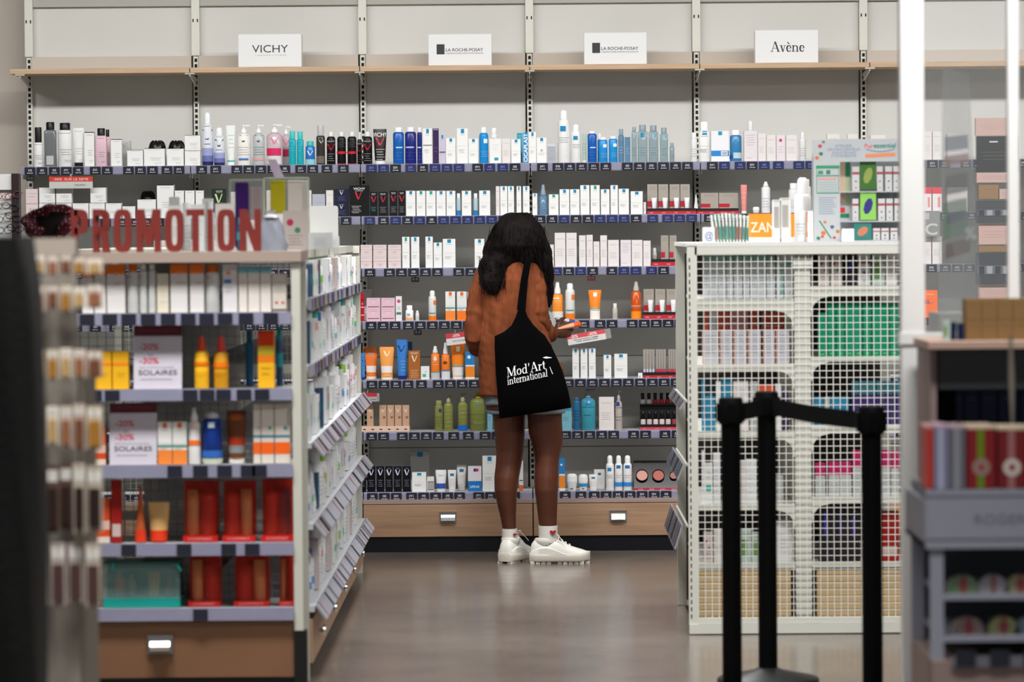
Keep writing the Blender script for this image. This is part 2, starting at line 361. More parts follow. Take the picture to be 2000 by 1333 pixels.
 'vs':  ('101018', 'f2f2f2', [('t', 'VICHY', .25, .75, .9, .95, '8088b8'), ('V', .5, .66, .88, 'e0e0ec'), ('l', .2, .8, .2, .5, 4, '9094a8')], 'glossy black carton with pale V', {'rough': .2}),
 'sb':  ('aeb4be', 'd8dcdf', [('r', .08, .92, .06, .2, '38405c'), ('l', .2, .8, .4, .7, 2, '7c86a0')], 'silver blue carton with dark foot', {'rough': .25}),
 'dr':  ('a8c0cc', 'f0f0f0', [('r', 0, 1, .0, .3, '2878b8')], 'clear dropper vial with blue foot', {'rough': .15}),
 'pb':  ('dccccc', 'eeeeee', [('r', 0, 1, .5, .53, 'b8a0a4'), ('l', .1, .9, .7, .9, 2, 'b8a8a8'), ('V', .5, .2, .36, 'c0a0a4'), ('l', .2, .8, .1, .4, 2, 'c4b0b0')], 'pale blush carton', {'rough': .35}),
 'pm':  ('dcb8c4', 'eeeeee', [('r', .08, .92, .2, .26, '502030'), ('V', .5, .5, .78, 'e8d8dc'), ('l', .2, .8, .82, .9, 1, 'b890a0')], 'pink carton with dark stripe', {'rough': .35}),
 'pd':  ('e0dce0', 'eeeeee', [('c', .5, .8, .3, 'd04a84'), ('r', .1, .9, .26, .36, '4a7c70'), ('l', .2, .8, .45, .6, 3, 'b0a8b0')], 'narrow pale carton with magenta dot', {}),
 'rd':  ('b81a2a', 'eeeeee', [('r', 0, 1, .74, .78, '701018'), ('r', 0, 1, .48, .52, 'e8a0a0'), ('r', 0, 1, .2, .24, 'e8a0a0'), ('c', .5, .62, .16, 'f0d8d8')], 'red carton with pale stripes', {'rough': .3}),
 'ro':  ('eeeeec', 'f6f6f6', [('r', .2, .75, .08, .3, 'f0a068'), ('r', .3, .55, .5, .7, '98b0c4')], 'white stick with orange marks', {'rough': .3}),
 'as':  ('dcdcd8', 'f0f0ee', [('r', 0, 1, 0, .2, 'ee7a14'), ('r', .6, .9, .66, .82, 'e0803c'), ('r', .2, .8, .3, .33, '60988c')], 'white spray can with orange foot', {'rough': .3}),
 'os':  ('ee8a1e', 'e8e8e6', [('r', 0, 1, 0, .32, 'd8d8d4'), ('r', .2, .6, .8, 1, 'f0d8c8'), ('l', .2, .8, .5, .7, 3, 'f4c880')], 'orange spray bottle with white lower third', {'rough': .3}),
 'ot':  ('f08428', 'f4e8dc', [('r', 0, 1, 0, .34, 'e8e0da'), ('r', .42, .6, .78, .92, 'f8e8d8'), ('r', .05, .95, .36, .4, '5cb4a4')], 'orange tube with white foot', {'rough': .3}),
 'oa':  ('c4501a', 'b8b0a8', [('r', 0, 1, .02, .28, 'ee8a1e'), ('c', .5, .86, .12, 'e08850'), ('l', .1, .9, .42, .5, 2, 'f0d0b0')], 'dark orange oil spray with grey cap', {'rough': .15}),
 'ssb': ('b8b4ac', 'd8d8d4', [('l', .2, .8, .2, .6, 3, '8c8880')], 'small silver vial with white cap', {'rough': .2}),
 'ty':  ('f0a050', 'f4e0cc', [('V', .5, .72, .88, 'f8e4c8'), ('r', .15, .85, .22, .42, 'e8e0dc'), ('r', 0, 1, 0, .14, 'e8b060')], 'light orange tube with pale V', {'rough': .3}),
 'to':  ('ec7a34', 'f4e0cc', [('r', .15, .85, .22, .42, 'e8e0dc'), ('V', .5, .7, .84, '8c9cac')], 'deep orange tube with grey lettering', {'rough': .3}),
 'tz':  ('3c7cc8', '2a2a70', [('V', .45, .7, .86, '1c2c60'), ('l', .4, .9, .2, .5, 4, '84b4e0')], 'blue tube with dark V', {'rough': .3}),
 'vb':  ('a8642c', 'f2f2f2', [('t', 'VICHY', .15, .85, .88, .95, 'f0dcc0'), ('V', .5, .62, .84, 'f0dcc0'), ('l', .15, .85, .06, .36, 5, 'e8c8a0')], 'brown carton with cream V', {'rough': .35}),
 'ws':  ('e8ecea', 'f2f2f2', [('r', .2, .6, .2, .42, '5ca8a0'), ('r', .5, .6, .5, .66, 'e0a8a0')], 'small white carton with green wave', {}),
 'ow':  ('ee7c20', 'e8e8e6', [('r', 0, 1, 0, .28, 'c8c8c8'), ('r', .1, .9, .26, .3, '8090a0'), ('l', .25, .75, .5, .8, 3, 'f8d8b8'), ('r', .4, .6, .7, .86, 'f4e4d4')], 'orange spray bottle with grey foot', {'rough': .3}),
 'op':  ('ee7c20', 'f0f0ee', [('r', 0, 1, 0, .36, 'e0e2e6'), ('r', .1, .9, .32, .38, '7078a0'), ('c', .45, .66, .16, '604830')], 'white and orange spray bottle', {'rough': .3}),
 'bo':  ('2f80c0', 'f0f0ee', [('r', 0, 1, 0, .46, 'ee8a28'), ('r', 0, 1, 0, .08, 'e8e8e8'), ('r', 0, 1, .46, .52, 'd0e0ec'), ('c', .4, .8, .2, 'd8ecf4')], 'blue carton with orange lower half', {'rough': .3}),
 'vbe': ('c49c80', 'f2f2f2', [('V', .5, .66, .84, 'f0e0d0'), ('r', .5, .85, .38, .48, '8c6048'), ('l', .2, .8, .1, .3, 3, 'e0c4b0'), ('l', .2, .8, .9, .94, 1, 'e8d4c4')], 'beige carton with letter V', {'rough': .35}),
 'gn':  ('969c54', '8c8c58', [('r', .5, .75, .74, .86, '2a4878'), ('l', .2, .8, .2, .6, 5, '6c7440')], 'olive green {s}', {'rough': .1, 'trans': .3}),
 'gt':  ('969c54', 'a0a080', [('r', 0, 1, .03, .2, '1e6cc8'), ('l', .2, .8, .4, .8, 3, 'b4b888')], 'olive green pump bottle with blue tag', {'rough': .1, 'trans': .3}),
 'gu':  ('969c54', 'a0a080', [('l', .2, .8, .1, .8, 5, 'b4b888')], 'olive green pump bottle with pale print', {'rough': .1, 'trans': .3}),
 'gq':  ('8c9450', 'c0a840', [('r', .42, .62, .8, 1, '2a8cc4'), ('l', .2, .8, .5, .52, 1, '6c7440'), ('l', .3, .8, .2, .3, 2, 'b0b484')], 'wide olive green pump bottle', {'rough': .1, 'trans': .3}),
 'te':  ('7cb8c8', 'f2f2f2', [('r', 0, 1, .84, 1, '3c9cc0'), ('l', .1, .7, .4, .6, 3, '3c7c98')], 'pale teal carton', {}),
 'tn':  ('2a6c98', '2a5c80', [('l', .2, .8, .3, .7, 4, '1c5078')], 'dark teal bottle', {'rough': .15}),
 'tp':  ('46a4b8', '7c8c9c', [('r', .38, .64, .78, .95, '1e6cc8'), ('l', .15, .85, .7, .74, 1, '2c7088'), ('l', .3, .6, .44, .5, 1, '1c4858')], 'turquoise pump bottle with blue square', {'rough': .12, 'trans': .2}),
 'gp':  ('b0a8a0', 'a8a8a8', [('r', .15, .6, .82, .96, '24307c'), ('l', .1, .9, .74, .78, 1, '5c5480'), ('l', .1, .8, .3, .5, 2, '787068')], 'grey pump bottle with navy squares', {'rough': .2}),
 'ln':  ('b8b8b6', 'f2f2f2', LRP, 'grey-white deep carton with blue tab', {}),
 'bc':  ('dededc', 'f2f2f2', [('r', .06, .94, .1, .7, '6c6c70')] + [('r', .12 + i * .1, .16 + i * .1, .16, .64, 'e0e0e0') for i in range(8)], 'small carton turned to its barcode', {}),
 'tc':  ('e2e2e4', 'e8e8ea', [('r', .1, .9, .14, .38, '2c50a8'), ('l', .3, .7, .7, .78, 2, '8890b0')], 'white tube with blue band', {}),
 'tw':  ('e2e2e0', 'e8e8e8', [('r', .35, .65, .72, .84, '3c6c8c'), ('l', .2, .8, .2, .6, 5, 'b0b0b0')], 'white tube with small blue square', {}),
 'lk':  ('e0dce0', 'f2f2f2', [('r', 0, 1, 0, .42, '2078c0'), ('c', .68, .86, .12, 'c83a5c'), ('r', .42, .6, .8, .92, '2c3c84'), ('t', 'LIPIKAR', .15, .85, .14, .24, 'e0ecf8')], 'white carton with blue lower half and red seal', {}),
 'cn':  ('e0dcd8', 'f2f2f2', [('r', 0, 1, 0, .2, 'd86a38'), ('r', 0, 1, .2, .32, 'd8d8d8'), ('r', .1, .9, .34, .37, '6a4040')], 'white carton with orange foot', {}),
 'rb':  ('dededa', 'ececea', [('r', .35, .6, .15, .3, '70747c'), ('l', .3, .7, .5, .6, 1, 'c0c0c0')], 'white roll-on deodorant', {}),
 'rbb': ('dededa', 'ececea', [('r', .05, .95, .5, .86, '2c90d0'), ('r', .4, .6, .15, .3, '70747c')], 'white roll-on deodorant with blue cap band', {}),
 'pt':  ('e08c88', 'f0e8e4', [('l', .2, .8, .3, .8, 3, 'f0b8b0')], 'coral pink tube on white cap', {'rough': .3}),
 'wc':  ('dcdcdc', 'e8e8e8', [('l', .2, .8, .2, .6, 4, 'b8b8bc')], 'white {s} with white cap', {}),
 # wooden-gondola promotion goods
 'so':  ('d4d0cc', 'ee7410', [('c', .5, .8, .1, 'e0a090'), ('l', .4, .9, .6, .64, 1, 'e07848')], 'white carton with orange top', {}),
 'sb2': ('ccccc8', 'ee7410', [('c', .3, .86, .1, 'd89088')], 'stout white {s} with orange cap', {}),
 'sw':  ('ccccc8', 'f0f0ee', [('c', .3, .86, .1, 'd89088')], 'stout white {s} with white cap', {}),
 'sc':  ('d4ccb8', 'f0f0ee', [('l', .3, .8, .2, .8, 4, 'c8bca0')], 'cream carton', {}),
 'sbl': ('d4d0d0', 'ee7410', [('r', .1, .6, .6, .68, '4c78b8'), ('c', .4, .82, .16, 'e08878'), ('l', .2, .7, .4, .55, 2, '8ca8c8')], 'white {s} with orange cap and blue line', {}),
 'st':  ('d8d0c8', 'ee7410', [('r', 0, 1, .86, 1, '74b0bc'), ('l', .3, .7, .5, .7, 2, 'e0a898')], 'white carton with teal top', {}),
 'sr':  ('ccc4b8', 'ee7410', [('c', .3, .24, .1, 'c02c44'), ('c', .75, .24, .1, 'c02c44'), ('r', 0, 1, .03, .07, '202020'), ('l', .1, .9, .5, .8, 4, 'a8a8a4')], 'cream carton with two red dots', {}),
 'yb':  ('eab020', 'd03c10', [('r', 0, 1, .62, .7, 'f08420'), ('l', .3, .8, .3, .45, 2, 'c89010')], 'golden yellow carton with orange stripe', {}),
 'ys':  ('eab020', 'e04a30', [('r', 0, 1, .6, .7, 'f07a18'), ('l', .2, .8, .3, .45, 2, 'c89010')], 'yellow spray bottle with red nozzle', {}),
 'ys2': ('c88c14', 'e04a40', [('r', 0, 1, .56, .7, 'f07a18'), ('l', .2, .8, .3, .45, 2, 'a07010')], 'amber spray bottle with red nozzle', {}),
 'yt':  ('eab020', 'd83c08', [('r', 0, 1, .74, 1, 'd43808'), ('r', 0, 1, .58, .72, 'c8b030'), ('r', 0, 1, .46, .56, 'f07a18'), ('l', .2, .8, .2, .4, 2, 'c89010')], 'tall yellow carton with red top', {}),
 'os2': ('e0dcd8', 'e8e4e0', [('r', 0, 1, .45, 1, 'f06a10'), ('r', .4, .65, .84, .96, 'f0d0c0')], 'orange and white spray bottle', {}),
 'bb':  ('1c3a8c', 'c0c0c8', [('r', 0, 1, .14, .3, '3468b8'), ('r', 0, 1, 0, .12, 'd8dcc8'), ('r', .4, .6, .8, .92, 'c8e0e4')], 'royal blue bottle with pale foot', {'rough': .25}),
 'br':  ('6a3c20', 'e8e4dc', [('r', .05, .95, .34, .5, 'a8381c'), ('r', .1, .9, .2, .34, '7c8484'), ('c', .5, .88, .2, '9c4c1c')], 'brown tube with white foot', {'rough': .3}),
 'wo':  ('d8d0c4', 'ee7410', [('r', 0, 1, .16, .36, 'f0641c'), ('r', 0, 1, .44, .48, '3c8498'), ('c', .7, .6, .14, '4c94a8')], 'tall white carton with orange band', {}),
 'or':  ('d84a18', 'ee7410', [('r', 0, 1, .3, .5, 'e0b8a8'), ('r', 0, 1, 0, .14, 'd8c8b8')], 'orange red carton', {}),
 'dr2': ('9c1c14', 'ee7410', [('r', .1, .9, .1, .3, 'c8b8b0')], 'dark red carton', {}),
 'ob':  ('b4562c', 'c86a34', [('r', 0, 1, 0, .22, 'd83818')], 'slim copper bottle with pointed cap', {'rough': .2}),
 'gd':  ('d0a468', 'd83818', [('r', 0, 1, 0, .3, 'd83818')], 'gold tube with red foot', {'rough': .25}),
 # pharmacy goods beside the aisle and inside the mesh rack
 'w1':  ('e4e6e8', 'f0f2f4', [('l', .2, .8, .2, .7, 5, 'a8b0bc')], 'plain white {s}', {}),
 'w2':  ('e4e6e8', '3c5cb0', [('r', .1, .9, .3, .5, '5c94d0'), ('l', .2, .8, .6, .8, 2, 'a8b0bc')], 'white {s} with blue label and cap', {}),
 'w3':  ('e4e8e4', '3ca89c', [('r', .1, .9, .3, .46, '4cb8ac'), ('l', .2, .8, .6, .8, 2, 'a8b0bc')], 'white {s} with teal label and cap', {}),
 'w4':  ('e8e6e4', 'd83c30', [('r', .1, .9, .7, .9, 'e04838'), ('l', .2, .8, .2, .5, 3, 'b0a8a8')], 'white {s} with red label and cap', {}),
 'w5':  ('e6e6e4', '8cc83c', [('r', .2, .8, .4, .66, '8cc84c'), ('l', .2, .8, .1, .3, 2, 'b0b0a8')], 'white {s} with lime label and cap', {}),
 'w6':  ('e4e2e6', '24242c', [('r', .2, .8, .3, .8, '34343c'), ('l', .3, .7, .4, .7, 4, 'c0c0c8')], 'white {s} with black label and cap', {}),
 'w7':  ('e8e2e4', 'e8e8ea', [('c', .5, .6, .24, 'd8508c'), ('l', .2, .8, .2, .4, 2, 'b0a8b0')], 'white {s} with pink disc', {}),
 'w8':  ('30506c', '1c8c8c', [('r', .1, .9, .4, .7, '2c94a0')], 'dark blue {s} with teal cap', {}),
 'ra':  ('c4c8cc', 'f0f2f4', [('r', 0, 1, .84, 1, '7ca49c'), ('l', .15, .85, .3, .7, 6, '8c94a4')], 'grey-white carton with green top', {}),
 'rt':  ('c4c8cc', 'f0f2f4', [('vt', 'Bioderm', .5, .95, .1, .9, '1ca090')], 'grey-white carton with upright teal lettering', {}),
 'rr':  ('d8583c', 'f0f2f4', [('r', 0, 1, 0, .3, 'd8c8c0'), ('l', .1, .9, .5, .8, 2, 'f0b0a0')], 'orange red low carton', {}),
 'rp':  ('d88c94', 'f0f2f4', [('r', 0, 1, 0, .3, 'd8c8c0'), ('l', .1, .9, .5, .8, 2, 'f0d0d0')], 'rose low carton', {}),
 'rw':  ('c0c0c8', 'f0f2f4', [('r', 0, .12, 0, 1, 'c89080'), ('l', .2, .8, .3, .9, 7, '9098a8')], 'pale grey carton with salmon edge', {}),
 'rg':  ('109068', 'f0f2f4', [('l', .3, .7, .04, .1, 1, 'a8d870'), ('r', .9, 1, 0, 1, '0c7454')], 'bright green carton', {'rough': .35}),
 'ru':  ('2c84a8', 'f0f2f4', [('r', 0, 1, .4, .5, '2c6c90')], 'blue teal carton', {}),
 'rv':  ('3c2c6c', 'f0f2f4', [('r', 0, 1, .7, 1, '2c6c78')], 'violet carton with teal top', {}),
 'rm':  ('c0246c', 'f0f2f4', [('r', 0, 1, 0, .62, 'c4c8c8'), ('l', .1, .9, .1, .5, 5, '8ca8a8')], 'white carton with magenta top', {}),
 'rk':  ('241c24', 'f0f2f4', [('r', .3, .5, .5, .9, '3434a0')], 'black carton with blue mark', {}),
 'rl':  ('b4c4bc', 'f0f2f4', [('r', .1, .6, .2, .7, '6c9454'), ('l', .2, .8, .8, .9, 1, '788880')], 'pale green carton with leaf patch', {}),
 'rf':  ('d0c4c0', 'f0f2f4', [('c', .3, .7, .14, 'c83c5c'), ('c', .6, .5, .12, '4c9468'), ('l', .2, .8, .1, .4, 4, '887c80')], 'white carton printed with flowers', {}),
 'rx':  ('cccccc', 'f0f2f4', [('r', 0, 1, .68, .78, 'a85058'), ('c', .5, .4, .12, '4c4c4c'), ('c', .5, .14, .1, '6c6c6c')], 'white carton with red line', {}),
 'kb':  ('8a6a42', 'f2f2f2', [('l', .3, .7, .66, .74, 1, '5c3c1c')], 'brown kraft carton', {'rough': .7}),
 'db':  ('0c1c3c', 'f2f2f2', [('l', .2, .8, .5, .54, 1, '506890'), ('l', .2, .8, .84, .87, 1, '506890')], 'dark navy book-like carton', {'rough': .4}),
 'cp':  ('c0a098', 'f2f2f2', [('l', .1, .9, .3, .7, 3, 'a88880')], 'wide pink beige carton', {}),
 'ck':  ('1c1c20', 'f2f2f2', [('l', .1, .9, .3, .6, 3, '5c5448'), ('r', .3, .5, .82, .86, 'c8c8c8')], 'wide black carton', {'rough': .3}),
 'cr':  ('e4dcdc', 'f2f2f2', [('r', 0, 1, .74, 1, 'd83a50'), ('r', .55, .8, .2, .6, 'e08c8c')], 'white carton with red top', {}),
 'of':  ('f06a20', 'f2f2f2', [('t', '86.-', .05, .8, .5, .64, '30307c'), ('l', .3, .8, .8, .9, 1, 'f8c8a0')], 'orange price placard', {}),
}
SHAPE = {'box': ('carton', 'carton', 0), 'cyl': ('bottle', 'bottle', 1), 'sq': ('square bottle', 'bottle', 1), 'aero': ('spray can', 'spray can', 1),
         'pump': ('pump bottle', 'bottle', 1), 'spray': ('spray bottle', 'bottle', 1), 'tube': ('tube', 'tube', 1), 'roll': ('roll-on', 'deodorant', 0), 'cone': ('pointed tube', 'tube', 1), 'jar': ('jar', 'jar', 1)}
_pc = {}
def pmat(c, o=None, decal=False):
    o = o or {}
    return M(c, o.get('rough', .42), trans=0 if decal else o.get('trans', 0), ior=1.35)
def decals(mb, dec, fr, asp, rnd_=False):
    """fr(u,v,eps) -> point on the front; asp = height / width"""
    def patch(u0, u1, v0, v1, c, lvl=1):
        n = max(2, int(abs(u1 - u0) * 18 + .99)) if rnd_ else 1; m = pmat(c, {}, True)
        e = .0003 + .00018 * lvl
        vs = []
        for j in (0, 1):
            for i in range(n + 1): vs.append(fr(u0 + (u1 - u0) * i / n, (v0, v1)[j], e))
        mb.add(vs, [(i, i + 1, i + n + 2, i + n + 1) for i in range(n)], m)
    for k, d in enumerate(dec):
        lv = k + 1
        if d[0] == 'r': patch(*d[1:6], lv)
        elif d[0] == 'l':
            u0, u1, v0, v1, n, c = d[1:]
            for i in range(n):
                v = v1 - (v1 - v0) * (i + .5) / n
                hh = .0011 / max(.02, asp * 1) * 1 if False else min(.012, .25 * (v1 - v0) / n + .002)
                patch(u0 + (.03 * ((i * 7) % 3)), u1 - (.06 * ((i * 5) % 3)), v - hh / 2, v + hh / 2, c, lv)
        elif d[0] == 'V':
            u, v0, v1, c = d[1:]; hw = (v1 - v0) * asp * .46; hw = min(hw, .42); t = hw * .32; m = pmat(c, {}, True); e = .0003 + .00018 * lv
            mb.add([fr(u - hw, v1, e), fr(u - t * .7, v0, e), fr(u + t * .5, v0, e), fr(u - hw + t * 1.5, v1, e)], [(0, 1, 2, 3)], m)
            mb.add([fr(u + hw, v1, e), fr(u + hw - t * .8, v1, e), fr(u - t * .1, v0, e), fr(u + t * .6, v0, e)], [(0, 1, 2, 3)], m)
        elif d[0] == 'c':
            u, v, r, c = d[1:]; e = .0003 + .00018 * lv
            mb.add([fr(u + r * math.cos(2 * PI * i / 14), v + r / asp * math.sin(2 * PI * i / 14), e) for i in range(14)], [tuple(range(14))], pmat(c, {}, True))
        elif d[0] == 't':
            t, u0, u1, v0, v1, c = d[1:7]; e = .0003 + .00018 * lv
            mb.text(t, lambda x, y: fr(u0 + (u1 - u0) * x, v0 + (v1 - v0) * y, e), pmat(c, {}, True), bold=.01)
        elif d[0] == 'vt':
            t, u0, u1, v0, v1, c = d[1:7]; e = .0003 + .00018 * lv
            mb.text(t, lambda x, y: fr(u1 - (u1 - u0) * y, v0 + (v1 - v0) * x, e), pmat(c, {}, True), bold=.02)
def product(kind, w, h, st, d=None, capf=None):
    """root mesh at its base centre, front towards -Y; returns (root, name)"""
    c, cap, dec, look, opt = ST[st]
    w = round(w, 4); h = round(h, 4)
    key = (kind, w, h, st, d, capf)
    L_ = lin(tuple(int(c[i:i + 2], 16) for i in (0, 2, 4))); lum = sum(L_) / 3
    box_nm = ('blue_tab_carton' if st in ('lr', 'lg', 'lm', 'lri', 'll', 'lbar', 'ln', 'lk') else 'pharmacy_carton' if st in ('w1', 'w2', 'w3', 'w4', 'w5', 'w6', 'w7', 'w8', 'rf') else 'kraft_carton' if st in ('kb', 'cp', 'ck') else
              'dark_carton' if lum < .06 else 'coloured_carton' if max(L_) - min(L_) > .14 else 'white_carton')
    nm = {'box': box_nm, 'cyl': 'product_bottle', 'sq': 'product_bottle', 'aero': 'spray_can', 'pump': 'pump_bottle', 'spray': 'spray_bottle',
          'tube': 'cream_tube', 'roll': 'deodorant_roller', 'cone': 'cream_tube', 'jar': 'cream_jar'}[kind]
    if key not in _pc:
        body = MB(); parts = []
        bm, cm = pmat(c, opt), pmat(cap, {'rough': .35})
        seg = 18
        if kind == 'box':
            dd = d or min(max(w * .85, .025), .06)
            if st in ('so',):
                body.box((-w / 2, -dd / 2, 0), (w / 2, dd / 2, h * .8), bm); body.box((-w / 2, -dd / 2, h * .8), (w / 2, dd / 2, h), cm)
            else: body.box((-w / 2, -dd / 2, 0), (w / 2, dd / 2, h), bm)
            body.add([(-w / 2 + .002, -dd / 2 - .0004, h * .004), (w / 2 - .002, -dd / 2 - .0004, h * .004), (w / 2 - .002, -dd / 2 - .0004, h * .012), (-w / 2 + .002, -dd / 2 - .0004, h * .012)], [(0, 1, 2, 3)], bm)
            fr = lambda u, v, e: ((u - .5) * w, -dd / 2 - e, v * h)
            decals(body, dec, fr, h / w)
        else:
            r = w / 2; ry = .8; n = 2
            if kind == 'sq': n = 5; ry = .75
            cf = capf if capf is not None else {'cyl': .2, 'sq': .2, 'aero': .22, 'pump': .26, 'spray': .34, 'tube': .1, 'roll': .45, 'cone': .12, 'jar': .35}[kind]
            hb = h * (1 - cf)
            if kind in ('cyl', 'sq'):
                rc = r * .74 if kind == 'cyl' else r * .68
                prof = [(r * .9, 0), (r, h * .02), (r, hb * .94), (r * .86, hb * .985), (rc * .8, hb)]
                cp = MB(); cp.lathe([(rc, 0), (rc, h * cf * .92), (rc * .88, h * cf)], cm, seg, ry=ry if kind == 'cyl' else .9)
                parts.append(('cap', cp, hb))
            elif kind == 'aero':
                prof = [(r * .92, 0), (r, h * .015), (r, hb * .9), (r * .9, hb * .965), (r * .62, hb)]
                cp = MB(); rc = r * .66
                cp.lathe([(rc, 0), (rc, h * cf * .6), (rc * .9, h * cf * .85), (rc * .55, h * cf)], cm, seg)
                parts.append(('cap', cp, hb)); ry = 1
            elif kind == 'pump':
                prof = [(r * .92, 0), (r, h * .02), (r, hb * .88), (r * .8, hb * .95), (r * .4, hb)]
                cp = MB(); hc = h * cf
                cp.lathe([(r * .46, 0), (r * .46, hc * .34), (r * .3, hc * .5), (r * .14, hc * .56), (r * .14, hc * .8), (r * .3, hc * .84), (r * .3, hc)], cm, 12)
                cp.box((0, -r * .12, hc * .84), (r * .95, r * .12, hc * .97), cm)
                parts.append(('pump_head', cp, hb))
            elif kind == 'spray':
                prof = [(r * .95, 0), (r, h * .02), (r, hb * .93), (r * .7, hb * .98), (r * .5, hb)]
                cp = MB(); hc = h * cf
                cp.lathe([(r * .62, 0), (r * .6, hc * .3), (r * .42, hc * .55), (r * .36, hc * .9), (r * .3, hc)], cm, 12)
                parts.append(('nozzle', cp, hb))
            elif kind == 'roll':
                hb = h * .5
                prof = [(r * .72, 0), (r * .76, h * .03), (r * .96, hb * .96), (r * .96, hb)]
                cp = MB(); cp.lathe([(r, 0), (r, h * .3), (r * .88, h * .43), (r * .5, h * .49)], cm, seg, ry=.8)
                parts.append(('cap', cp, hb))
            elif kind == 'jar':
                prof = [(r * .9, 0), (r, h * .05), (r, hb), (r * .9, hb)]; ry = 1
                cp = MB(); cp.lathe([(r * 1.02, 0), (r * 1.02, h * cf * .8), (r * .9, h * cf)], cm, seg)
                parts.append(('lid', cp, hb))
            if kind in ('tube', 'cone'):
                hc = h * cf; top = (r, .0025) if kind == 'tube' else (r * .16, r * .16)
                rb = r * (.78 if kind == 'tube' else .95)
                def rad(v):
                    t = max(0, (v * h - hc) / (h - hc))
                    if kind == 'cone': return (rb * (1 - t) + top[0] * t, rb * .8 * (1 - t) + top[1] * t)
                    return (rb + (r - rb) * min(1, t * 1.15), rb * .8 * (1 - t) ** .8 + top[1])
                rings = []
                for i in range(9):
                    t = i / 8; v = (hc + (h - hc) * t) / h; a, b = rad(v)
                    rings.append([(x, y, v * h) for x, y in oval(a, b, seg)])
                body.loft(rings, bm)
                cp = MB(); cp.lathe([(rb * .98, 0), (rb, hc * .1), (rb, hc)], cm, seg, ry=.8); parts.append(('cap', cp, 0))
                def fr(u, v, e):
                    a, b = rad(v); t = (u - .5) * PI * .96
                    return ((a + e) * math.sin(t), -(b + e) * math.cos(t), max(v * h, hc))
                decals(body, dec, fr, h / w, True)
            else:
                body.lathe(prof, bm, 24, ry=ry, n=n)
                def rad(z):
                    for (r0, z0), (r1, z1) in zip(prof, prof[1:]):
                        if z <= z1: return r0 + (r1 - r0) * max(0, (z - z0)) / max(1e-6, z1 - z0)
                    return prof[-1][0]
                def fr(u, v, e):
                    z = v * hb; a = rad(z) + e * 2 + .0005
                    if n == 2:
                        t = (u - .5) * PI * .96
                        return (a * math.sin(t), -a * ry * math.cos(t) - e, z)
                    x = (u - .5) * 2 * .94
                    return (a * x, -a * ry * (1 - abs(x) ** n) ** (1 / n) - e, z)
                decals(body, dec, fr, hb / w, True)
        _pc[key] = (body.mesh(nm), [(pn, p.mesh(pn), z) for pn, p, z in parts])
    bme, pts = _pc[key]
    o = bpy.data.objects.new(nm, bme); COL.objects.link(o)
    for pn, pm, z in pts:
        q = bpy.data.objects.new(pn, pm); COL.objects.link(q); q.parent = o; q.location = (0, 0, z)
    return o, nm
def look_of(kind, st):
    s = SHAPE[kind][0]
    return ST[st][3].replace('{s}', s).replace('{cap}', 'cap')
def row(text, Y, basepy, where, group, end='from left', zfix=None, xc=None, lean=0):
    """text: 'kind:livery x0 x1 ytop [b|f] [s<ypx> base]' in pixels of the photograph, read at depth Y"""
    zb = zfix if zfix is not None else U(xc or 1000, basepy, Y).z
    for ln in text.replace(';', '\n').split('\n'):
        t = ln.split()
        if not t: continue
        kind, st = t[0].split(':'); x0, x1, yt = map(float, t[1:4]); fl = t[4:]
        yy = Y; z = zb; capf = None; gap = .4
        d = None
        for q in fl:
            if q == 'b': yy = Y + .085
            elif q == 'B': yy = Y + .16
            elif q == 'f': yy = Y - .045
            elif q[0] == 's': z = U((x0 + x1) / 2, float(q[1:]), yy).z
            elif q[0] == 'c': capf = float(q[1:])
            elif q[0] == 'd': d = float(q[1:])
            elif q[0] == 'z': z = zb + float(q[1:])
        if kind in ('tube',) : gap = .8
        p0 = U(x0 + gap, yt, yy); p1 = U(x1 - gap, yt, yy)
        w_ = p1.x - p0.x; h_ = p0.z - z
        if kind == 'box' and d is None: d = round(min(max(w_ * .85, .025), .06), 3)
        depth = d if kind == 'box' else w_
        o, nm = product(kind, w_, max(h_, .01), st, d, capf)
        o.location = ((p0.x + p1.x) / 2, yy + (depth / 2 if kind == 'box' else w_ * .4), z)
        later(o, look_of(kind, st), where, SHAPE[kind][1], group, o.location.x, end)
# ================================================================ the room
def floor_mat():
    m = bpy.data.materials.new('polished_concrete'); m.use_nodes = True
    nt = m.node_tree; b = nt.nodes['Principled BSDF']
    tc = nt.nodes.new('ShaderNodeTexCoord'); n = nt.nodes.new('ShaderNodeTexNoise'); n.inputs['Scale'].default_value = 1.1; n.inputs['Detail'].default_value = 7
    r = nt.nodes.new('ShaderNodeValToRGB'); r.color_ramp.elements[0].position = .3; r.color_ramp.elements[1].position = .72
    r.color_ramp.elements[0].color = (*lin((94, 85, 79)), 1); r.color_ramp.elements[1].color = (*lin((120, 111, 103)), 1)
    n2 = nt.nodes.new('ShaderNodeTexNoise'); n2.inputs['Scale'].default_value = 5; n2.inputs['Detail'].default_value = 4
    mr = nt.nodes.new('ShaderNodeMapRange'); mr.inputs['To Min'].default_value = .13; mr.inputs['To Max'].default_value = .27
    for x in (n, n2): nt.links.new(tc.outputs['Object'], x.inputs['Vector'])
    nt.links.new(n.outputs['Fac'], r.inputs['Fac']); nt.links.new(r.outputs['Color'], b.inputs['Base Color'])
    nt.links.new(n2.outputs['Fac'], mr.inputs['Value']); nt.links.new(mr.outputs['Result'], b.inputs['Roughness'])
    return m
YW = 18.86
mb = MB(); mb.box((-7, 4, -.05), (7, YW + .1, 0), floor_mat()); struct(mb.build('floor'))
mb = MB(); mb.box((-7, 4, CEIL), (7, YW + .1, CEIL + .05), M((200, 200, 196), .8, name='ceiling_paint', mottle=.02, bscale=2)); struct(mb.build('ceiling'))
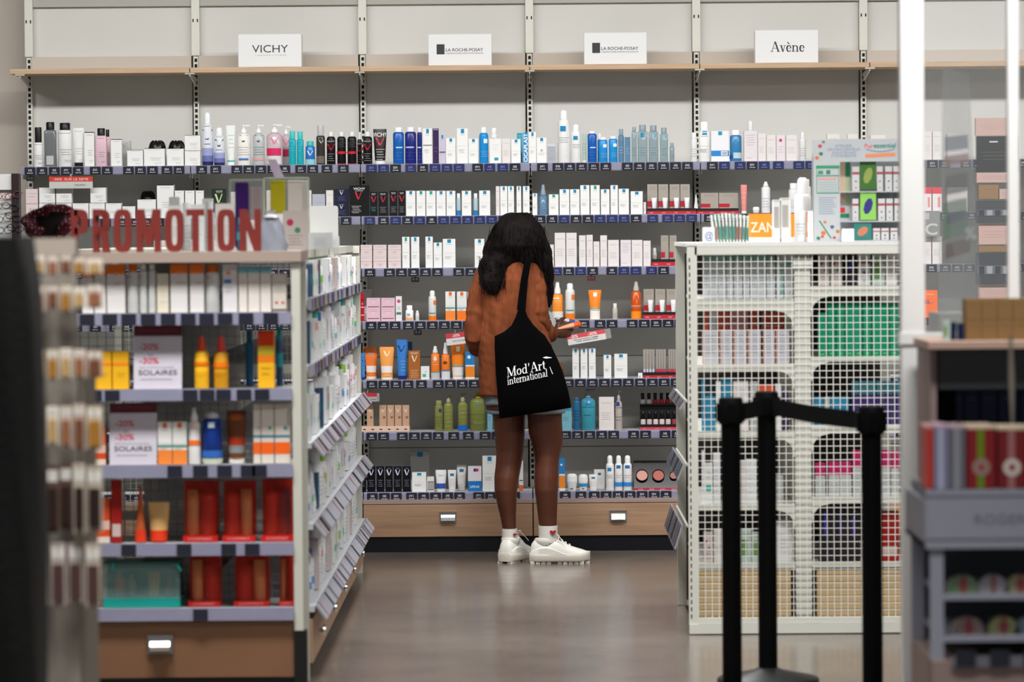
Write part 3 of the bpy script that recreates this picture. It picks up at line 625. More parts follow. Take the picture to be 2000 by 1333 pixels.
mb = MB(); mb.box((-7, YW, 0), (7, YW + .1, CEIL), M((196, 186, 176), .75, name='warm_white_wall_paint', mottle=.02, bscale=2)); struct(mb.build('wall_back'))
side = M((186, 180, 172), .8, name='side_wall_paint', mottle=.02, bscale=2)
mb = MB(); mb.box((-7.1, 4, 0), (-7, YW, CEIL), side); struct(mb.build('wall_west'))
mb = MB(); mb.box((7, 4, 0), (7.1, YW, CEIL), side); struct(mb.build('wall_east'))
for i, (x, y, sx, sy) in enumerate([(0.3, 16.35, 8.5, .2), (-.35, 14, .8, 3.6), (-1.2, 15.2, 1.6, 2.2), (1.6, 13, 1.8, .6), (.8, 9.5, 2.4, .5)]):
    pass

# ================================================================ the long wall unit: bays between slotted uprights
YF = 18.28        # shelf front edges
YB = 18.66        # back panels
YC = 18.20        # drawer fronts
UPX = [58, 389.5, 714, 1037, 1359.5, 1685]
BX = [U(p, 60, YB).x for p in UPX]
BX = [BX[0] + i * (BX[5] - BX[0]) / 5 for i in range(9)]
BAYN = ['first bay', 'second bay', 'third bay', 'fourth bay', 'fifth bay', 'sixth bay', 'seventh bay', 'eighth bay']
# pixel heights of the price rails' upper edge, read at x = 880
ROWPY = [320, 422, 523.5, 627, 742, 843.5, 961.5]
ROWZ = [U(880, p, YF).z for p in ROWPY]
ROWN = ['top', 'second', 'third', 'fourth', 'fifth', 'sixth', 'lowest']
ZW = U(880, 131, YF - .0).z
zb0, zt0 = U(880, 128, YF).z, U(880, 138, YF).z
bay_roots = []
for i in range(8):
    x0, x1 = BX[i], BX[i + 1]
    e = empty('shelving_bay', ((x0 + x1) / 2, YB, 0)); cx = (x0 + x1) / 2
    tag(e, 'tall white slotted shelving bay on the back wall, %s along the row' % BAYN[i], 'shelving', 'bays of the wall shelving')
    bay_roots.append(e)
    p = MB(); p.box((x0 - cx + .001, 0, .07), (x1 - cx - .0225, .02, 2.83), PANEL)
    for zz in (.49, .95):   # panel joints
        p.box((x0 - cx + .01, -.0015, zz), (x1 - cx - .0225, 0, zz + .004), M((120, 116, 110), .8))
    p.build('back_panel', e)
    zc = U(880, 106, YB).z
    p = MB()
    p.bbox((x0 - cx - .014, -.035, .0), (x0 - cx + .014, .0, zc), WHITE_METAL, .003)
    z = .33
    while z < zc - .02:
        p.box((x0 - cx - .0065, -.0365, z), (x0 - cx + .0065, -.034, z + .017), SLOT); z += .0283
    p.build('upright', e)
    p = MB()
    p.bbox((x0 - cx - .021, -.045, zc), (x0 - cx + .021, .0, 2.84), WHITE_METAL, .003)
    zs = U(880, 40, YB).z
    for s in (-1, 1): p.box((x0 - cx + s * .011 - .003, -.0465, zs), (x0 - cx + s * .011 + .003, -.044, zs + .016), SLOT)
    p.build('upright_cover', e)
    p = MB(); p.box((x0 - cx + .02, -.03, 2.735), (x1 - cx - .0225, 0, 2.78), M((170, 168, 160), .5, name='top_beam'))
    p.build('top_beam', e)
    p = MB(); p.box((x0 - cx + .016, -.05, zb0 + .001), (x1 - cx - .0225, 0, zc), M((196, 186, 174), .6, name='valance_laminate')); p.build('rear_valance', e)
# the oak top shelf
for i in range(8):
    x0, x1 = BX[i], BX[i + 1]; cx = (x0 + x1) / 2
    e = empty('oak_shelf', (cx, YF, zt0)); tag(e, 'empty pale oak top board of the %s of the wall shelving' % BAYN[i], 'shelf', 'oak top boards of the wall shelving')
    if i in (1, 2, 3, 4):
        e['label'] = ['', 'pale oak top board carrying the first box sign, a short bold word', 'pale oak top board carrying the lower of two identical square-logo signs', 'pale oak top board carrying the square-logo sign next to the serif sign', 'pale oak top board carrying the serif-lettered box sign'][i]
    p = MB(); p.bbox((x0 - cx + (-.05 if i == 0 else .002), 0, 0), (x1 - cx - .002, .33, zb0 - zt0), OAK, .0015); p.build('board', e)
    p = MB(); p.box((x0 - cx - .024, -.004, -.008), (x0 - cx + .024, .010, -.0008), M((190, 190, 182), .3, .6)); p.loft([[(x0 - cx + sx, y, z) for y, z in ((.004, -.0085), (.004, -.016), (.3, -.05), (.33, -.05), (.33, -.0085))] for sx in (-.003, .003)], WHITE_METAL, smooth=False)
    p.build('bracket', e)
# product shelves with price rails and labels
def seg_digits(mb, x, z, h, y, txt, m):
    """little price: seven-segment strokes"""
    S = {'0': 'abcdef', '1': 'bc', '2': 'abged', '3': 'abgcd', '4': 'fgbc', '5': 'afgcd', '6': 'afgedc', '7': 'abc', '8': 'abcdefg', '9': 'gfabcd'}
    w_ = h * .5; t = h * .16
    for ch in txt:
        if ch == ',': x += t * 1.5; continue
        for s in S[ch]:
            a = {'a': (0, h - t, w_, h), 'g': (0, h / 2 - t / 2, w_, h / 2 + t / 2), 'd': (0, 0, w_, t), 'f': (0, h / 2, t, h), 'b': (w_ - t, h / 2, w_, h), 'e': (0, 0, t, h / 2), 'c': (w_ - t, 0, w_, h / 2)}[s]
            mb.add([(x + a[0], y, z + a[1]), (x + a[2], y, z + a[1]), (x + a[2], y, z + a[3]), (x + a[0], y, z + a[3])], [(0, 1, 2, 3)], m)
        x += w_ * 1.35
_lab = {}
def price_label(w_, h_, variant, blue=False, tall=0):
    k = (w_, h_, variant, blue)
    if k not in _lab:
        m = MB(); m.bbox((-w_ / 2, -.004, 0), (w_ / 2, 0, h_), LABELB if blue else LABELC, .0012)
        seg_digits(m, -w_ * .22, h_ * .42, h_ * .3, -.0045, ['149', '349', '247', '199', '128', '354'][variant % 6], INK if not blue else M((120, 130, 190), .4))
        for q in range(4): m.add([(-w_ * .25 + q * w_ * .14, -.0044, h_ * .16), (-w_ * .25 + q * w_ * .14 + w_ * .09, -.0044, h_ * .16), (-w_ * .25 + q * w_ * .14 + w_ * .09, -.0044, h_ * .26), (-w_ * .25 + q * w_ * .14, -.0044, h_ * .26)], [(0, 1, 2, 3)], INK if not blue else M((120, 130, 190), .4))
        _lab[k] = m.mesh('price_label')
    return _lab[k]
rnd = random.Random(4)
BLUEZONE = {(0, 2), (0, 4), (1, 2), (1, 3), (2, 3)}
for r in range(7):
    for i in range(8):
        if r >= 2 and i in (0,): pass
        x0, x1 = BX[i] + .003, BX[i + 1] - .003; cx = (x0 + x1) / 2; hw = (x1 - x0) / 2
        e = empty('wall_shelf', (cx, YF, ROWZ[r])); tag(e, 'white shelf board with lavender price rail, %s level, %s of wall shelving' % (ROWN[r], BAYN[i]), 'shelf', 'product shelves of the wall shelving')
        p = MB(); p.box((-hw, .004, -.022), (hw, .37, -.002), M((214, 214, 212), .5, name='shelf_board'))
        for s in (-1, 1): p.box((s * hw - .004 * s, .02, -.06), (s * hw, .37, -.02), WHITE_METAL)
        p.build('board', e)
        p = MB()
        p.loft([[(x, -.006, .0), (x, .004, .002), (x, .004, -.04), (x, -.01, -.04), (x, -.012, -.006)][::-1] for x in (-hw, hw)], RAILC, smooth=False)
        p.box((-hw, -.013, -.0405), (hw, -.009, -.036), M((110, 110, 128), .3)); p.build('price_rail', e)
        if i == 7: continue
        x = -hw + .012 + rnd.random() * .02
        while x < hw - .06:
            lb = bpy.data.objects.new('price_label', price_label(.053, .037, rnd.randrange(6), blue=((r, i) in BLUEZONE and rnd.random() < .6)))
            COL.objects.link(lb); lb.parent = e; lb.location = (x + .027, -.0135, -.0385)
            x += .0575 + (rnd.random() * .05 if rnd.random() < .35 else .002)
# drawers and plinth
for i in range(0, 8):
    x0, x1 = BX[i], BX[i + 1]; k = 1.013
    vxw = (0 + (1033 - 1000) / FPX * 0)
    cx = (x0 + x1) / 2; hw = (x1 - x0) / 2
    e = empty('drawer_cabinet', (cx, YC, 0)); tag(e, 'low oak drawer unit with black plinth under the %s of the wall shelving' % BAYN[i], 'drawer unit', 'drawer units under the wall shelving')
    zt = U(880, 977, YC).z; zd = U(880, 986, YC).z; zk = U(880, 1049, YC).z
    p = MB(); p.box((-hw + .001, .02, .0), (hw - .001, .415, zt - .001), PLUM); p.box((-hw + .001, .004, zd + .004), (hw - .001, .02, zt - .001), PLUM); p.build('carcass', e)
    p = MB(); p.bbox((-hw + .003, 0, zk), (hw - .003, .02, zd), wood((150, 118, 92), (172, 138, 108), 'drawer_oak') if i == 0 else bpy.data.materials['drawer_oak'], .0015); dr = p.build('drawer', e)
    p = MB(); hz = U(880, 1011, YC).z; a = .042; b_ = .029
    p.box((-a, -.004, hz - b_), (a, 0, hz + b_), M((150, 152, 150), .35, .7)); 
    p.loft([[(x, y, hz + z) for y, z in ((-.004, .014), (-.012, .012), (-.02, 0), (-.024, -.016), (-.02, -.018), (-.004, -.018))] for x in (-a * .82, a * .82)], CHROME, smooth=False)
    p.box((-a, -.008, hz + b_ - .006), (a, -.003, hz + b_), CHROME)
    h_ = p.build('handle', dr)
    p = MB(); p.box((-hw, .012, .0), (hw, .03, zk - .002), M((14, 15, 22), .35, name='black_plinth')); p.build('plinth', e)

# sign boxes on the top board
def sign_box(x0, x1, y0, y1, label, draw, name='box_sign'):
    a = U(x0, y1, YF + .03); b = U(x1, y0, YF + .03)
    zb = zb0 + .0005
    w_ = b.x - a.x; h_ = b.z - zb
    m = MB(); m.bbox((-w_ / 2, 0, 0), (w_ / 2, .12, h_), M((226, 226, 226), .25, name='white_sign_gloss'), .002)
    draw(m, lambda u, v: ((u - .5) * w_, -.0006, v * h_))
    o = m.build(name, None, ((a.x + b.x) / 2, YF + .03, zb)); tag(o, label, 'sign', 'brand signs on the oak boards'); return o
DK = M((38, 38, 42), .5, name='sign_ink'); GK = M((120, 120, 124), .5)
def tbox(m, fr, t, u0, u1, v0, v1, mat, font=None, bold=0):
    m.text(t, lambda x, y: fr(u0 + (u1 - u0) * x, v0 + (v1 - v0) * y), mat, font, bold)
def d_v(m, fr):
    tbox(m, fr, 'VICHY', .22, .79, .44, .67, DK); tbox(m, fr, 'L A B O R A T O I R E S', .27, .76, .345, .375, GK)
def d_l(m, fr):
    m.quad(fr(.13, .36), fr(.255, .36), fr(.255, .68), fr(.13, .68), DK)
    tbox(m, fr, 'LA ROCHE-POSAY', .275, .865, .45, .55, DK, bold=.01); tbox(m, fr, 'LABORATOIRE DERMATOLOGIQUE', .275, .865, .365, .41, DK)
def d_a(m, fr): m.text('Av`ene'.replace('`e', 'e`'), lambda x, y: fr(.24 + .54 * x, .34 + .31 * y), DK, 'serif')
sign_box(465.5, 588.5, 66, 129.5, 'white box sign with one large five-letter word on the oak top board', d_v)
sign_box(837, 960, 66, 129, 'white box sign with dark square logo, next to the five-letter sign', d_l)
sign_box(1141, 1263, 63, 127, 'white box sign with dark square logo, next to the serif-lettered sign', d_l)
sign_box(1475, 1598, 58, 122.5, 'white box sign with name in black serif letters', d_a)

# ================================================================ goods on the wall shelves
YP = YF + .02
def wrow(i, text, xc=880, bpy_=None):
    row(text, YP, 0, 'on %s wall shelf' % ROWN[i], 'goods on the %s wall shelf' % ROWN[i], zfix=ROWZ[i])
wrow(0, '''cyl:wk 64 83 248.6 c.38; sq:gk 84.5 109 238.5 c.17; cyl:wk 111 139.5 240 c.16; tube:wk 140.5 163.5 250 c.11; box:wb 164.5 184 258; sq:pk 185 208 250.6 c.19; sq:pk 204 215 253 B c.19
box:wb 216.5 238 272; box:gb 239 255 275 b; box:wb 248 279.5 293; box:wb 280.5 322 290; box:wb 325.5 359 290; box:wb 360.5 391.5 294; box:wb 360.5 391.5 264 s294
aero:vg 393.5 415 220 c.21; aero:vg 417 438 249 c.2; tube:wt 440 459.5 245; pump:vp 461.5 488.5 244 c.2; pump:vc 492.5 516 244 c.2; pump:pp 519 551.5 243 c.2; pump:pp 548 568 247 B c.2
cyl:tq 563 578 256 c.23; cyl:tq 578.5 593 257 c.23; cyl:tb 595.5 615 276 c.2; cyl:dg 616.5 634.5 245 c.26; aero:kv 637 655 257 c.15; aero:kr 657.5 675.5 257 c.15; aero:kr 677.5 696.5 257 c.15; aero:kv 697 707 258 B; aero:kv 708 727 257 c.15; tube:kt 727.5 755.5 252 c.11
cyl:bl 766.5 789 248.6 c.13; cyl:nb 790 813 248 c.13; cyl:nb 814 824.5 249 c.13; box:lm 825.5 844 251; box:dp 844.5 857 251; box:ll 857.5 870 263; box:lr 871 889.5 270; box:lr 892 914 251; box:lr 915 934 271
aero:ba 935 954 248 c.16; cyl:lrb 957 972 250 B c.15; box:lt 956 979 271; box:wp 980.5 996.5 271; box:lr 998.5 1017 272; box:tt 1009 1021 260 B; box:ci 1021.3 1031.3 259; box:lr 1032.5 1047 257.6; box:lri 1048 1067.5 269; box:sv 1069 1085 281
aero:lrb 1088.5 1113.5 215 c.17; aero:lrb 1115.5 1135 243 c.17; tube:cg 1136 1146.5 262; cyl:bl 1147 1166 256 c.08; cyl:bl 1166.5 1176 261 B; cyl:ba 1168.5 1187 268 c.1; cyl:ba 1188.5 1206.5 266 c.1; cyl:cb 1207 1219 252 c.18; box:cb 1219.5 1231.5 268
sq:cl 1233 1244 248 c.13; sq:clb 1245 1265 244 c.16; sq:cl 1266.5 1286 245 c.16; sq:cl 1288.5 1305 249.5 c.16; cyl:cl 1307.5 1317.5 279
cyl:wc 1349 1362 259; cyl:lr 1364.5 1387 238 c.22; box:lbar 1388.5 1424 256; cyl:bw 1425.5 1449 254 c.16; box:pw 1453 1479 256; aero:wc 1457 1475 236 B; box:wp 1480 1495.5 261; box:wp 1497 1515 264; box:pr 1516 1533 264; box:wp 1535 1556.5 264; aero:wc 1560.5 1575 258 c.2
box:wp 1615 1640 262 b; box:wp 1655 1675 262 b; box:wp 1700 1730 264 b; box:wp 1803 1820 257; box:wp 1821 1840 257; box:wp 1850 1890 262''')
wrow(1, '''box:pb 50 74 369.5; box:wb 76 107.5 396.5; box:wb 109 140 396.5; box:wb 141.5 173 396.5; box:wb 174 205 396.5; box:wb 206 237 396.5; box:wb 76 107.5 366 s396.5; box:wb 109 140 366 s396.5; box:wb 176 207 366 s396.5; box:wb 238.5 264 402.5
box:wb 268 304.5 389; box:wb 306 339.5 361; box:wb 341 359.5 371; box:wb 361 380 371; box:wb 381.5 398 371; box:vd 413 440.5 369
box:wp 450 480 375; box:wp 520 545 372; box:wp 570 600 372; box:wp 603 608.5 372; box:sb 609.5 635 379.5; box:wp 636.5 651 372; box:vn 652.5 681 397.6; box:vn 652.5 681 369.5 s397.2; box:vk 682 721 362.5; box:vt 722 737 375; box:vr 738.5 757.5 375; box:vr 760.5 776 373; box:vr 777.5 791.5 373
box:lr 792.5 811.5 373; box:lg 813 831 373; box:lg 832 851 373; box:lr 852 870.5 373; box:lr 871.5 889.5 373; cyl:dr 891 900 378 c.2; box:lr 901.5 920.5 373; cyl:dr 924 933.5 378 c.2; box:lr 935.5 957.5 372.5; box:lr 976.5 991 364; box:wp 968 976 364; box:lr 991.5 1004 364; box:lr 1008.5 1018 364; box:lr 1021 1034.5 364
box:lr 1039.5 1049.5 378; spray:cb 1051.5 1070 361; box:lg 1071.5 1091 380; box:lr 1092.5 1112 370; box:lr 1113 1132 370; box:lr 1133 1151.5 362; box:lg 1153 1171.5 362; box:lr 1173 1190.5 370; box:lr 1192 1207 362; box:lr 1208 1228.5 369; box:lr 1231.5 1255.5 374; box:wp 1256.5 1262 395
tube:pt 1446 1460 361 c.1; spray:wc 1487 1505 355 c.14; roll:wc 1470 1484 404; cyl:wc 1540 1560 358; cyl:wc 1562 1585 350; box:cr 1803 1819.5 366; box:cr 1821 1840 366; box:wp 1850 1890 366''')
wrow(2, '''box:pb 640 675 498; box:pb 678 702 498; box:pb 704 727 498.2; box:pb 728.5 755 498.2; box:pb 757.5 783.5 498.2; box:pb 704 727 478.6 s498; box:pb 728.5 755 478.6 s498; box:pb 757.5 783.5 478.6 s498; box:lg 785 800 463; box:lr 802.5 819 463; box:lr 830.5 845.5 462.5; box:lr 846.5 863.5 474; box:lr 864.5 889.5 467; box:lr 926.5 946 467
box:wp 1073 1082 478; box:wp 1083 1104.5 455; box:wp 1105.5 1126.5 455; box:wp 1130.5 1144 460; box:wp 1144.8 1158 459; box:wp 1158.8 1171 472; box:wp 1172 1185.8 460; box:wp 1187 1209 469; box:pw 1211.5 1232.5 469; box:wp 1233.3 1255 469; box:wp 1256 1271 470.5
box:wp 1803 1819 462; box:wp 1820.5 1840 462; box:wp 300 330 470; box:wp 335 360 468; box:wp 370 400 468; box:wp 405 440 470''')
wrow(3, '''box:rd 704 711.5 573; box:gb 704 726 565 B; box:pm 715.5 743 605; box:pm 744 771.5 605; box:pm 715.5 743 582.5 s604.8; box:pm 744 771.5 582.5 s604.8; box:pd 772.5 785 579; cyl:ro 791.5 807.5 597 c.3; aero:wc 811 819 607; aero:as 836 852 568 c.18; box:lo 869.5 889 570; box:lob 892 911.5 570; box:lo 912.5 918 571
spray:os 1078 1099.5 550 c.32; aero:as 1103.5 1123 553.7 c.16; tube:ot 1148.5 1175.5 567 c.32; cyl:ssb 1196 1206.5 593 c.3; spray:oa 1232.5 1252.5 550 c.25''')
wrow(4, '''tube:tz 704 714 690; tube:to 711 738 679 b; tube:ty 740 770 678.5; tube:tz 773 796 664; tube:tz 796 806 668 B; box:vb 797.5 820.5 685.7; box:ws 821.5 839 716; spray:ow 841 858.5 676.7 c.2; spray:op 861.5 878.5 670 c.3; tube:ot 879.5 908 672; box:bo 908.5 927 687
box:lr 1117.5 1131 681; box:lr 1133.5 1147.5 681; box:lr 1149.5 1163.5 681; box:lr 1178.5 1194 694; box:lr 1199.5 1225.5 692; box:ws 1246 1255 729''')
wrow(5, '''cyl:gn 848.5 865 783 c.15; pump:gu 866 885 773 c.2; pump:gt 893.5 913 769 c.22; pump:gq 917 949.5 768 c.14; box:te 951.5 962 793
box:te 1097 1117 796; cyl:tn 1119.5 1132.5 776.6 c.1; pump:tp 1134 1163.5 761 c.21; box:wp 1169.5 1199.5 776; pump:gp 1201 1215.5 763.7 c.25''')
wrow(6, '''box:vs 700 715 912; box:vs 716.5 733 912; box:vs 734.8 750.5 912; box:vs 752 767 912; box:vs 768.5 784.5 912; box:vs 786 802.5 912; box:ln 801 838.5 882.5 B; box:lr 804.5 832.5 924; box:bc 833.8 848 932; tube:tc 849.5 872.5 919; tube:tw 873.5 892 919; tube:tw 891 911.5 909 b; box:lk 913.5 940.5 912; box:lr 941.8 970 891.6; box:cn 1013 1022 901
box:bo 1091.5 1103.5 895.7; roll:rb 1106 1128 926; roll:rbb 1129.5 1148.5 927; tube:tw 1149.5 1168 927.5; box:tw 1160 1181.5 918 b; aero:lrb 1183 1199.5 890.6 c.22; aero:lrs 1200.5 1216 890.6 c.22; aero:lrs 1217 1234.5 890.6 c.22''')

# black scalloped jar lids above the small cartons: jars standing behind them
def scallop_jar(x0, x1, ytop, ri, back=.16):
    p0 = U(x0, ytop, YP + back); p1 = U(x1, ytop, YP + back); w_ = p1.x - p0.x; h_ = p0.z - ROWZ[ri]
    m = MB(); m.lathe([(w_ * .38, 0), (w_ * .42, .004), (w_ * .42, h_ * .6), (w_ * .3, h_ * .62)], M((60, 60, 62), .15), 20)
    e = m.build('scalloped_jar', None, ((p0.x + p1.x) / 2, YP + back + w_ / 2, ROWZ[ri]))
    l = MB(); rg = []
    for z, r, am in ((h_ * .62, .5, .0), (h_ * .72, .5, .03), (h_ * .84, .44, .07), (h_ * .93, .36, .12), (h_, .22, .16)):
        rg.append([(w_ * r * (1 + am * math.cos(7 * 2 * PI * k / 42)) * math.cos(2 * PI * k / 42), w_ * r * (1 + am * math.cos(7 * 2 * PI * k / 42)) * math.sin(2 * PI * k / 42), z + am * .02 * math.cos(7 * 2 * PI * k / 42)) for k in range(42)])
    l.loft(rg, M((16, 16, 18), .3)); l.build('lid', e)
    return e
tag(scallop_jar(288, 322, 275, 0), 'black scalloped jar lid behind the wide white carton, top wall shelf', 'jar', 'scalloped jars')
tag(scallop_jar(327, 360, 275, 0), 'black scalloped jar lid behind the squarer white carton, next to the stacked pair', 'jar', 'scalloped jars')
tag(scallop_jar(272, 302, 374, 1), 'black scalloped jar lid on the second wall shelf above the PROMOTION letters', 'jar', 'scalloped jars')

# red and black tester stands
def tester_stand(ri, x0, x1, yb, yr0, yr1, label, red='c02a34'):
    a = U(x0, yr1, YP - .005); b = U(x1, yr0, YP - .005); w_ = b.x - a.x; h_ = max(.012, U(x0, yr0, YP).z - ROWZ[ri])
    e = empty('tester_stand', ((a.x + b.x) / 2, YP - .012, ROWZ[ri])); tag(e, label, 'display stand', 'tester stands on the wall shelving')
    m = MB(); m.bbox((-w_ / 2, 0, 0), (w_ / 2, .13, h_), M(red, .3), .0015)
    n = int(w_ / .05)
    for k in range(n): m.add([(-w_ / 2 + .012 + k * w_ / n, -.0006, h_ * .4), (-w_ / 2 + .03 + k * w_ / n, -.0006, h_ * .4), (-w_ / 2 + .03 + k * w_ / n, -.0006, h_ * .6), (-w_ / 2 + .012 + k * w_ / n, -.0006, h_ * .6)], [(0, 1, 2, 3)], M('e8909c', .4))
    m.build('red_base', e)
    m = MB(); m.box((-w_ / 2 + .002, .03, h_), (w_ / 2 - .002, .125, h_ + .014), BLACK); m.build('black_tray', e)
    return e, h_
def silver_items(ri, xs, ytop, h_, tubes, look='silver grey carton', y2=None):
    for x0, x1 in xs:
        p0 = U(x0, ytop, YP + .03); p1 = U(x1, ytop, YP + .03); w_ = p1.x - p0.x; zb = ROWZ[ri] + h_ + .0145; hh = p0.z - zb
        o = MB(); o.box((-w_ / 2, -.018, 0), (w_ / 2, .018, hh), M('b0a89e', .28, .25, name='silver_card'))
        for v in (.86, .78): o.add([(-w_ * .3, -.0184, hh * v), (w_ * .3, -.0184, hh * v), (w_ * .3, -.0184, hh * (v + .02)), (-w_ * .3, -.0184, hh * (v + .02))], [(0, 1, 2, 3)], M('8a8078', .5))
        o.add([(-w_ * .5, -.0186, hh * .06), (w_ * .05, -.0186, hh * .06), (w_ * .05, -.0186, hh * .3), (-w_ * .5, -.0186, hh * .3)], [(0, 1, 2, 3)], M('b8182e', .4))
        q = o.build('product_carton', None, ((p0.x + p1.x) / 2, YP + .066, zb))
        later(q, 'silver grey carton with crimson patch in red tester stand', 'on %s wall shelf' % ROWN[ri], 'carton', 'tester cartons and tubes', q.location.x)
        if tubes:
            q, nm = product('tube', .026, .052 if tubes < 2 else .06, 'w1'); q.location = ((p0.x + p1.x) / 2 + .008, YP + .032, ROWZ[ri] + h_ + .0145)
            later(q, 'little white tester tube in red stand', 'on %s wall shelf' % ROWN[ri], 'tube', 'tester cartons and tubes', q.location.x)
e, h_ = tester_stand(1, 1264, 1360, 0, 413, 420, 'red tester stand with five silver cartons on second wall shelf')
silver_items(1, [(1264.5, 1284), (1286, 1305), (1308, 1327.5), (1329, 1347.5)], 360, h_, 1)
e, h_ = tester_stand(1, 1361, 1444, 0, 413, 420, 'red tester stand with two wide cartons on second wall shelf')
silver_items(1, [(1369, 1403), (1404.5, 1442)], 377, h_, 0)
q, nm = product('cone', .022, .07, 'wc'); q.location = (U(1360, 400, YP).x, YP + .03, ROWZ[1] + h_ + .0145); tag(q, 'small white pointed tube beside the two wide cartons', 'tube')
e, h_ = tester_stand(2, 1273, 1322, 0, 512.5, 520, 'short red tester stand on third wall shelf against mesh rack')
silver_items(2, [(1291, 1305.5), (1308, 1321.5)], 460, h_, 0)
q, nm = product('cyl', .023, .056, 'ssb', capf=.4); q.location = (U(1279, 500, YP).x, YP + .05, ROWZ[2] + h_ + .0145); tag(q, 'little foundation bottle with white cap on red stand', 'bottle')
e, h_ = tester_stand(3, 1256, 1323, 0, 616, 624, 'red tester stand with three tube cartons on fourth wall shelf')
silver_items(3, [(1257, 1277), (1280, 1299.5), (1302, 1321.5)], 565, h_, 2)
e, h_ = tester_stand(4, 1257, 1323, 0, 734, 740, 'red tester stand with three grouped tubes on fifth wall shelf')
for k, (x0, x1) in enumerate([(1256, 1279), (1281, 1301), (1305.5, 1322.5)]):
    p0 = U(x0, 683, YP + .03); p1 = U(x1, 683, YP + .03); w_ = p1.x - p0.x; zb = ROWZ[4] + h_ + .0145; hh = p0.z - zb
    for j in range(4):
        t = MB(); ww = w_ / 4 - .0008
        t.loft([[(-ww * .38, -.008, 0), (ww * .38, -.008, 0), (ww * .38, .008, 0), (-ww * .38, .008, 0)], [(-ww * .38, -.008, hh * .14), (ww * .38, -.008, hh * .14), (ww * .38, .008, hh * .14), (-ww * .38, .008, hh * .14)],
                [(-ww / 2, -.006, hh), (ww / 2, -.006, hh), (ww / 2, .006, hh), (-ww / 2, .006, hh)]], None, smooth=False, mats=[M('c83048' if k else 'c8c8d8', .3), M('aaa49c', .3, .3)])
        q = t.build('lipstick_tube', None, (p0.x + (j + .5) * w_ / 4, YP + .06, zb))
        later(q, 'slim silver make-up tube with %s foot' % ('red' if k else 'pale'), 'on the fifth wall shelf', 'tube', 'grouped make-up tubes', q.location.x)
# nail polish tray
e, h_ = tester_stand(5, 1250, 1323.5, 0, 836.5, 841, 'black nail polish tray with red foot on sixth wall shelf', 'd04858')
a = U(1250, 765, YP); b = U(1323.5, 765, YP); Wt = b.x - a.x; x_ = (a.x + b.x) / 2
for rr, (zt_, zo, yo) in enumerate([(768, .10, .075), (805, .0, .02)]):
    zt_ = U(1290, zt_, YP + yo).z; zlow = ROWZ[5] + h_ + .0145 + zo
    if rr == 0:
        m = MB(); m.box((-Wt / 2 + .003, .1, h_ + .0145), (Wt / 2 - .003, .128, h_ + .0145 + zo - .0), BLACK); m.build('riser', e)
        m = MB(); m.box((-Wt / 2 + .003, .075, h_ + .0145 + zo - .006), (Wt / 2 - .003, .128, h_ + .0145 + zo - .0005), BLACK); m.build('step', e)
    for k in range(6):
        hh = zt_ - zlow; col = ['d0d0d0', 'd0d0d0', 'b01824', 'c02030', 'a01828', '901828'][k] if rr == 0 else ['c8c8c8', 'c8b8b8', 'd8c8c8', 'd8c8c8', 'd0c0c0', '98404c'][k]
        m = MB(); r_ = Wt / 6 * .42
        m.lathe([(r_, 0), (r_, hh * .36), (r_ * .5, hh * .42)], M(col, .15), 12); m.disc((0, -r_ * 1.02, hh * .2), r_ * .5, M(col, .3), 10)
        q = m.build('nail_polish', None, (a.x + (k + .5) * Wt / 6, YP + yo + .012, zlow))
        c = MB(); c.lathe([(r_ * .62, hh * .42), (r_ * .7, hh * .96), (r_ * .6, hh)], M('0c0c0e', .2), 12); c.build('cap', q)
        later(q, '%s nail polish with black cap, %s tier' % ({'d': 'pale', 'c': 'pale', 'b': 'red', 'a': 'red', '9': 'plum'}[col[0]], 'upper' if rr == 0 else 'lower'), '', 'nail polish', 'nail polish bottles', q.location.x)
# beige foundation stand
a = U(700, 833, YP - .01); b = U(800, 833, YP - .01)
m = MB(); h2 = U(750, 833.5, YP).z - ROWZ[5]; m.bbox((-(b.x - a.x) / 2, 0, 0), ((b.x - a.x) / 2, .1, h2), M('e0c0ac', .35), .002)
for k in range(6): m.add([(-(b.x - a.x) / 2 + .03 + k * .041 + .008 * math.cos(t * .785), -.0006, h2 * .5 + .003 * math.sin(t * .785)) for t in range(8)], [tuple(range(8))], M('3a2a24', .5))
q = m.build('foundation_stand', None, ((a.x + b.x) / 2, YP - .012, ROWZ[5])); tag(q, 'blush pink stand with shade dots under five beige cartons, sixth wall shelf', 'display stand')
row('box:vbe 716 729.5 792; box:vbe 740.5 755 792; box:vbe 755.8 769.5 792; box:vbe 770.5 784.5 792; box:vbe 785.5 799.5 792', YP, 0, 'on the blush pink stand', 'beige foundation cartons', zfix=ROWZ[5] + h2)
# make-up compacts
a = U(1238, 907, YP); b = U(1324, 953, YP); w_ = b.x - a.x
m = MB(); hb = U(1280, 954, YP).z - ROWZ[6]; m.bbox((-w_ / 2, 0, 0), (w_ / 2, .12, hb), M('c02838', .3), .0015)
for k in range(4): m.add([(-w_ / 2 + .02 + k * .055, -.0006, hb * .4), (-w_ / 2 + .045 + k * .055, -.0006, hb * .4), (-w_ / 2 + .045 + k * .055, -.0006, hb * .62), (-w_ / 2 + .02 + k * .055, -.0006, hb * .62)], [(0, 1, 2, 3)], M('f0c8cc', .4))
e = m.build('make_up_display', None, ((a.x + b.x) / 2, YP - .01, ROWZ[6])); tag(e, 'black make-up display with red foot on lowest wall shelf', 'display stand')
m = MB(); zt_ = a.z - ROWZ[6]
m.loft([[(x, .02, hb), (x, .12, hb), (x, .12, zt_ + .01), (x, .085, zt_)] for x in (-w_ / 2, w_ / 2)], M((20, 16, 18), .15), smooth=False); m.build('backboard', e)
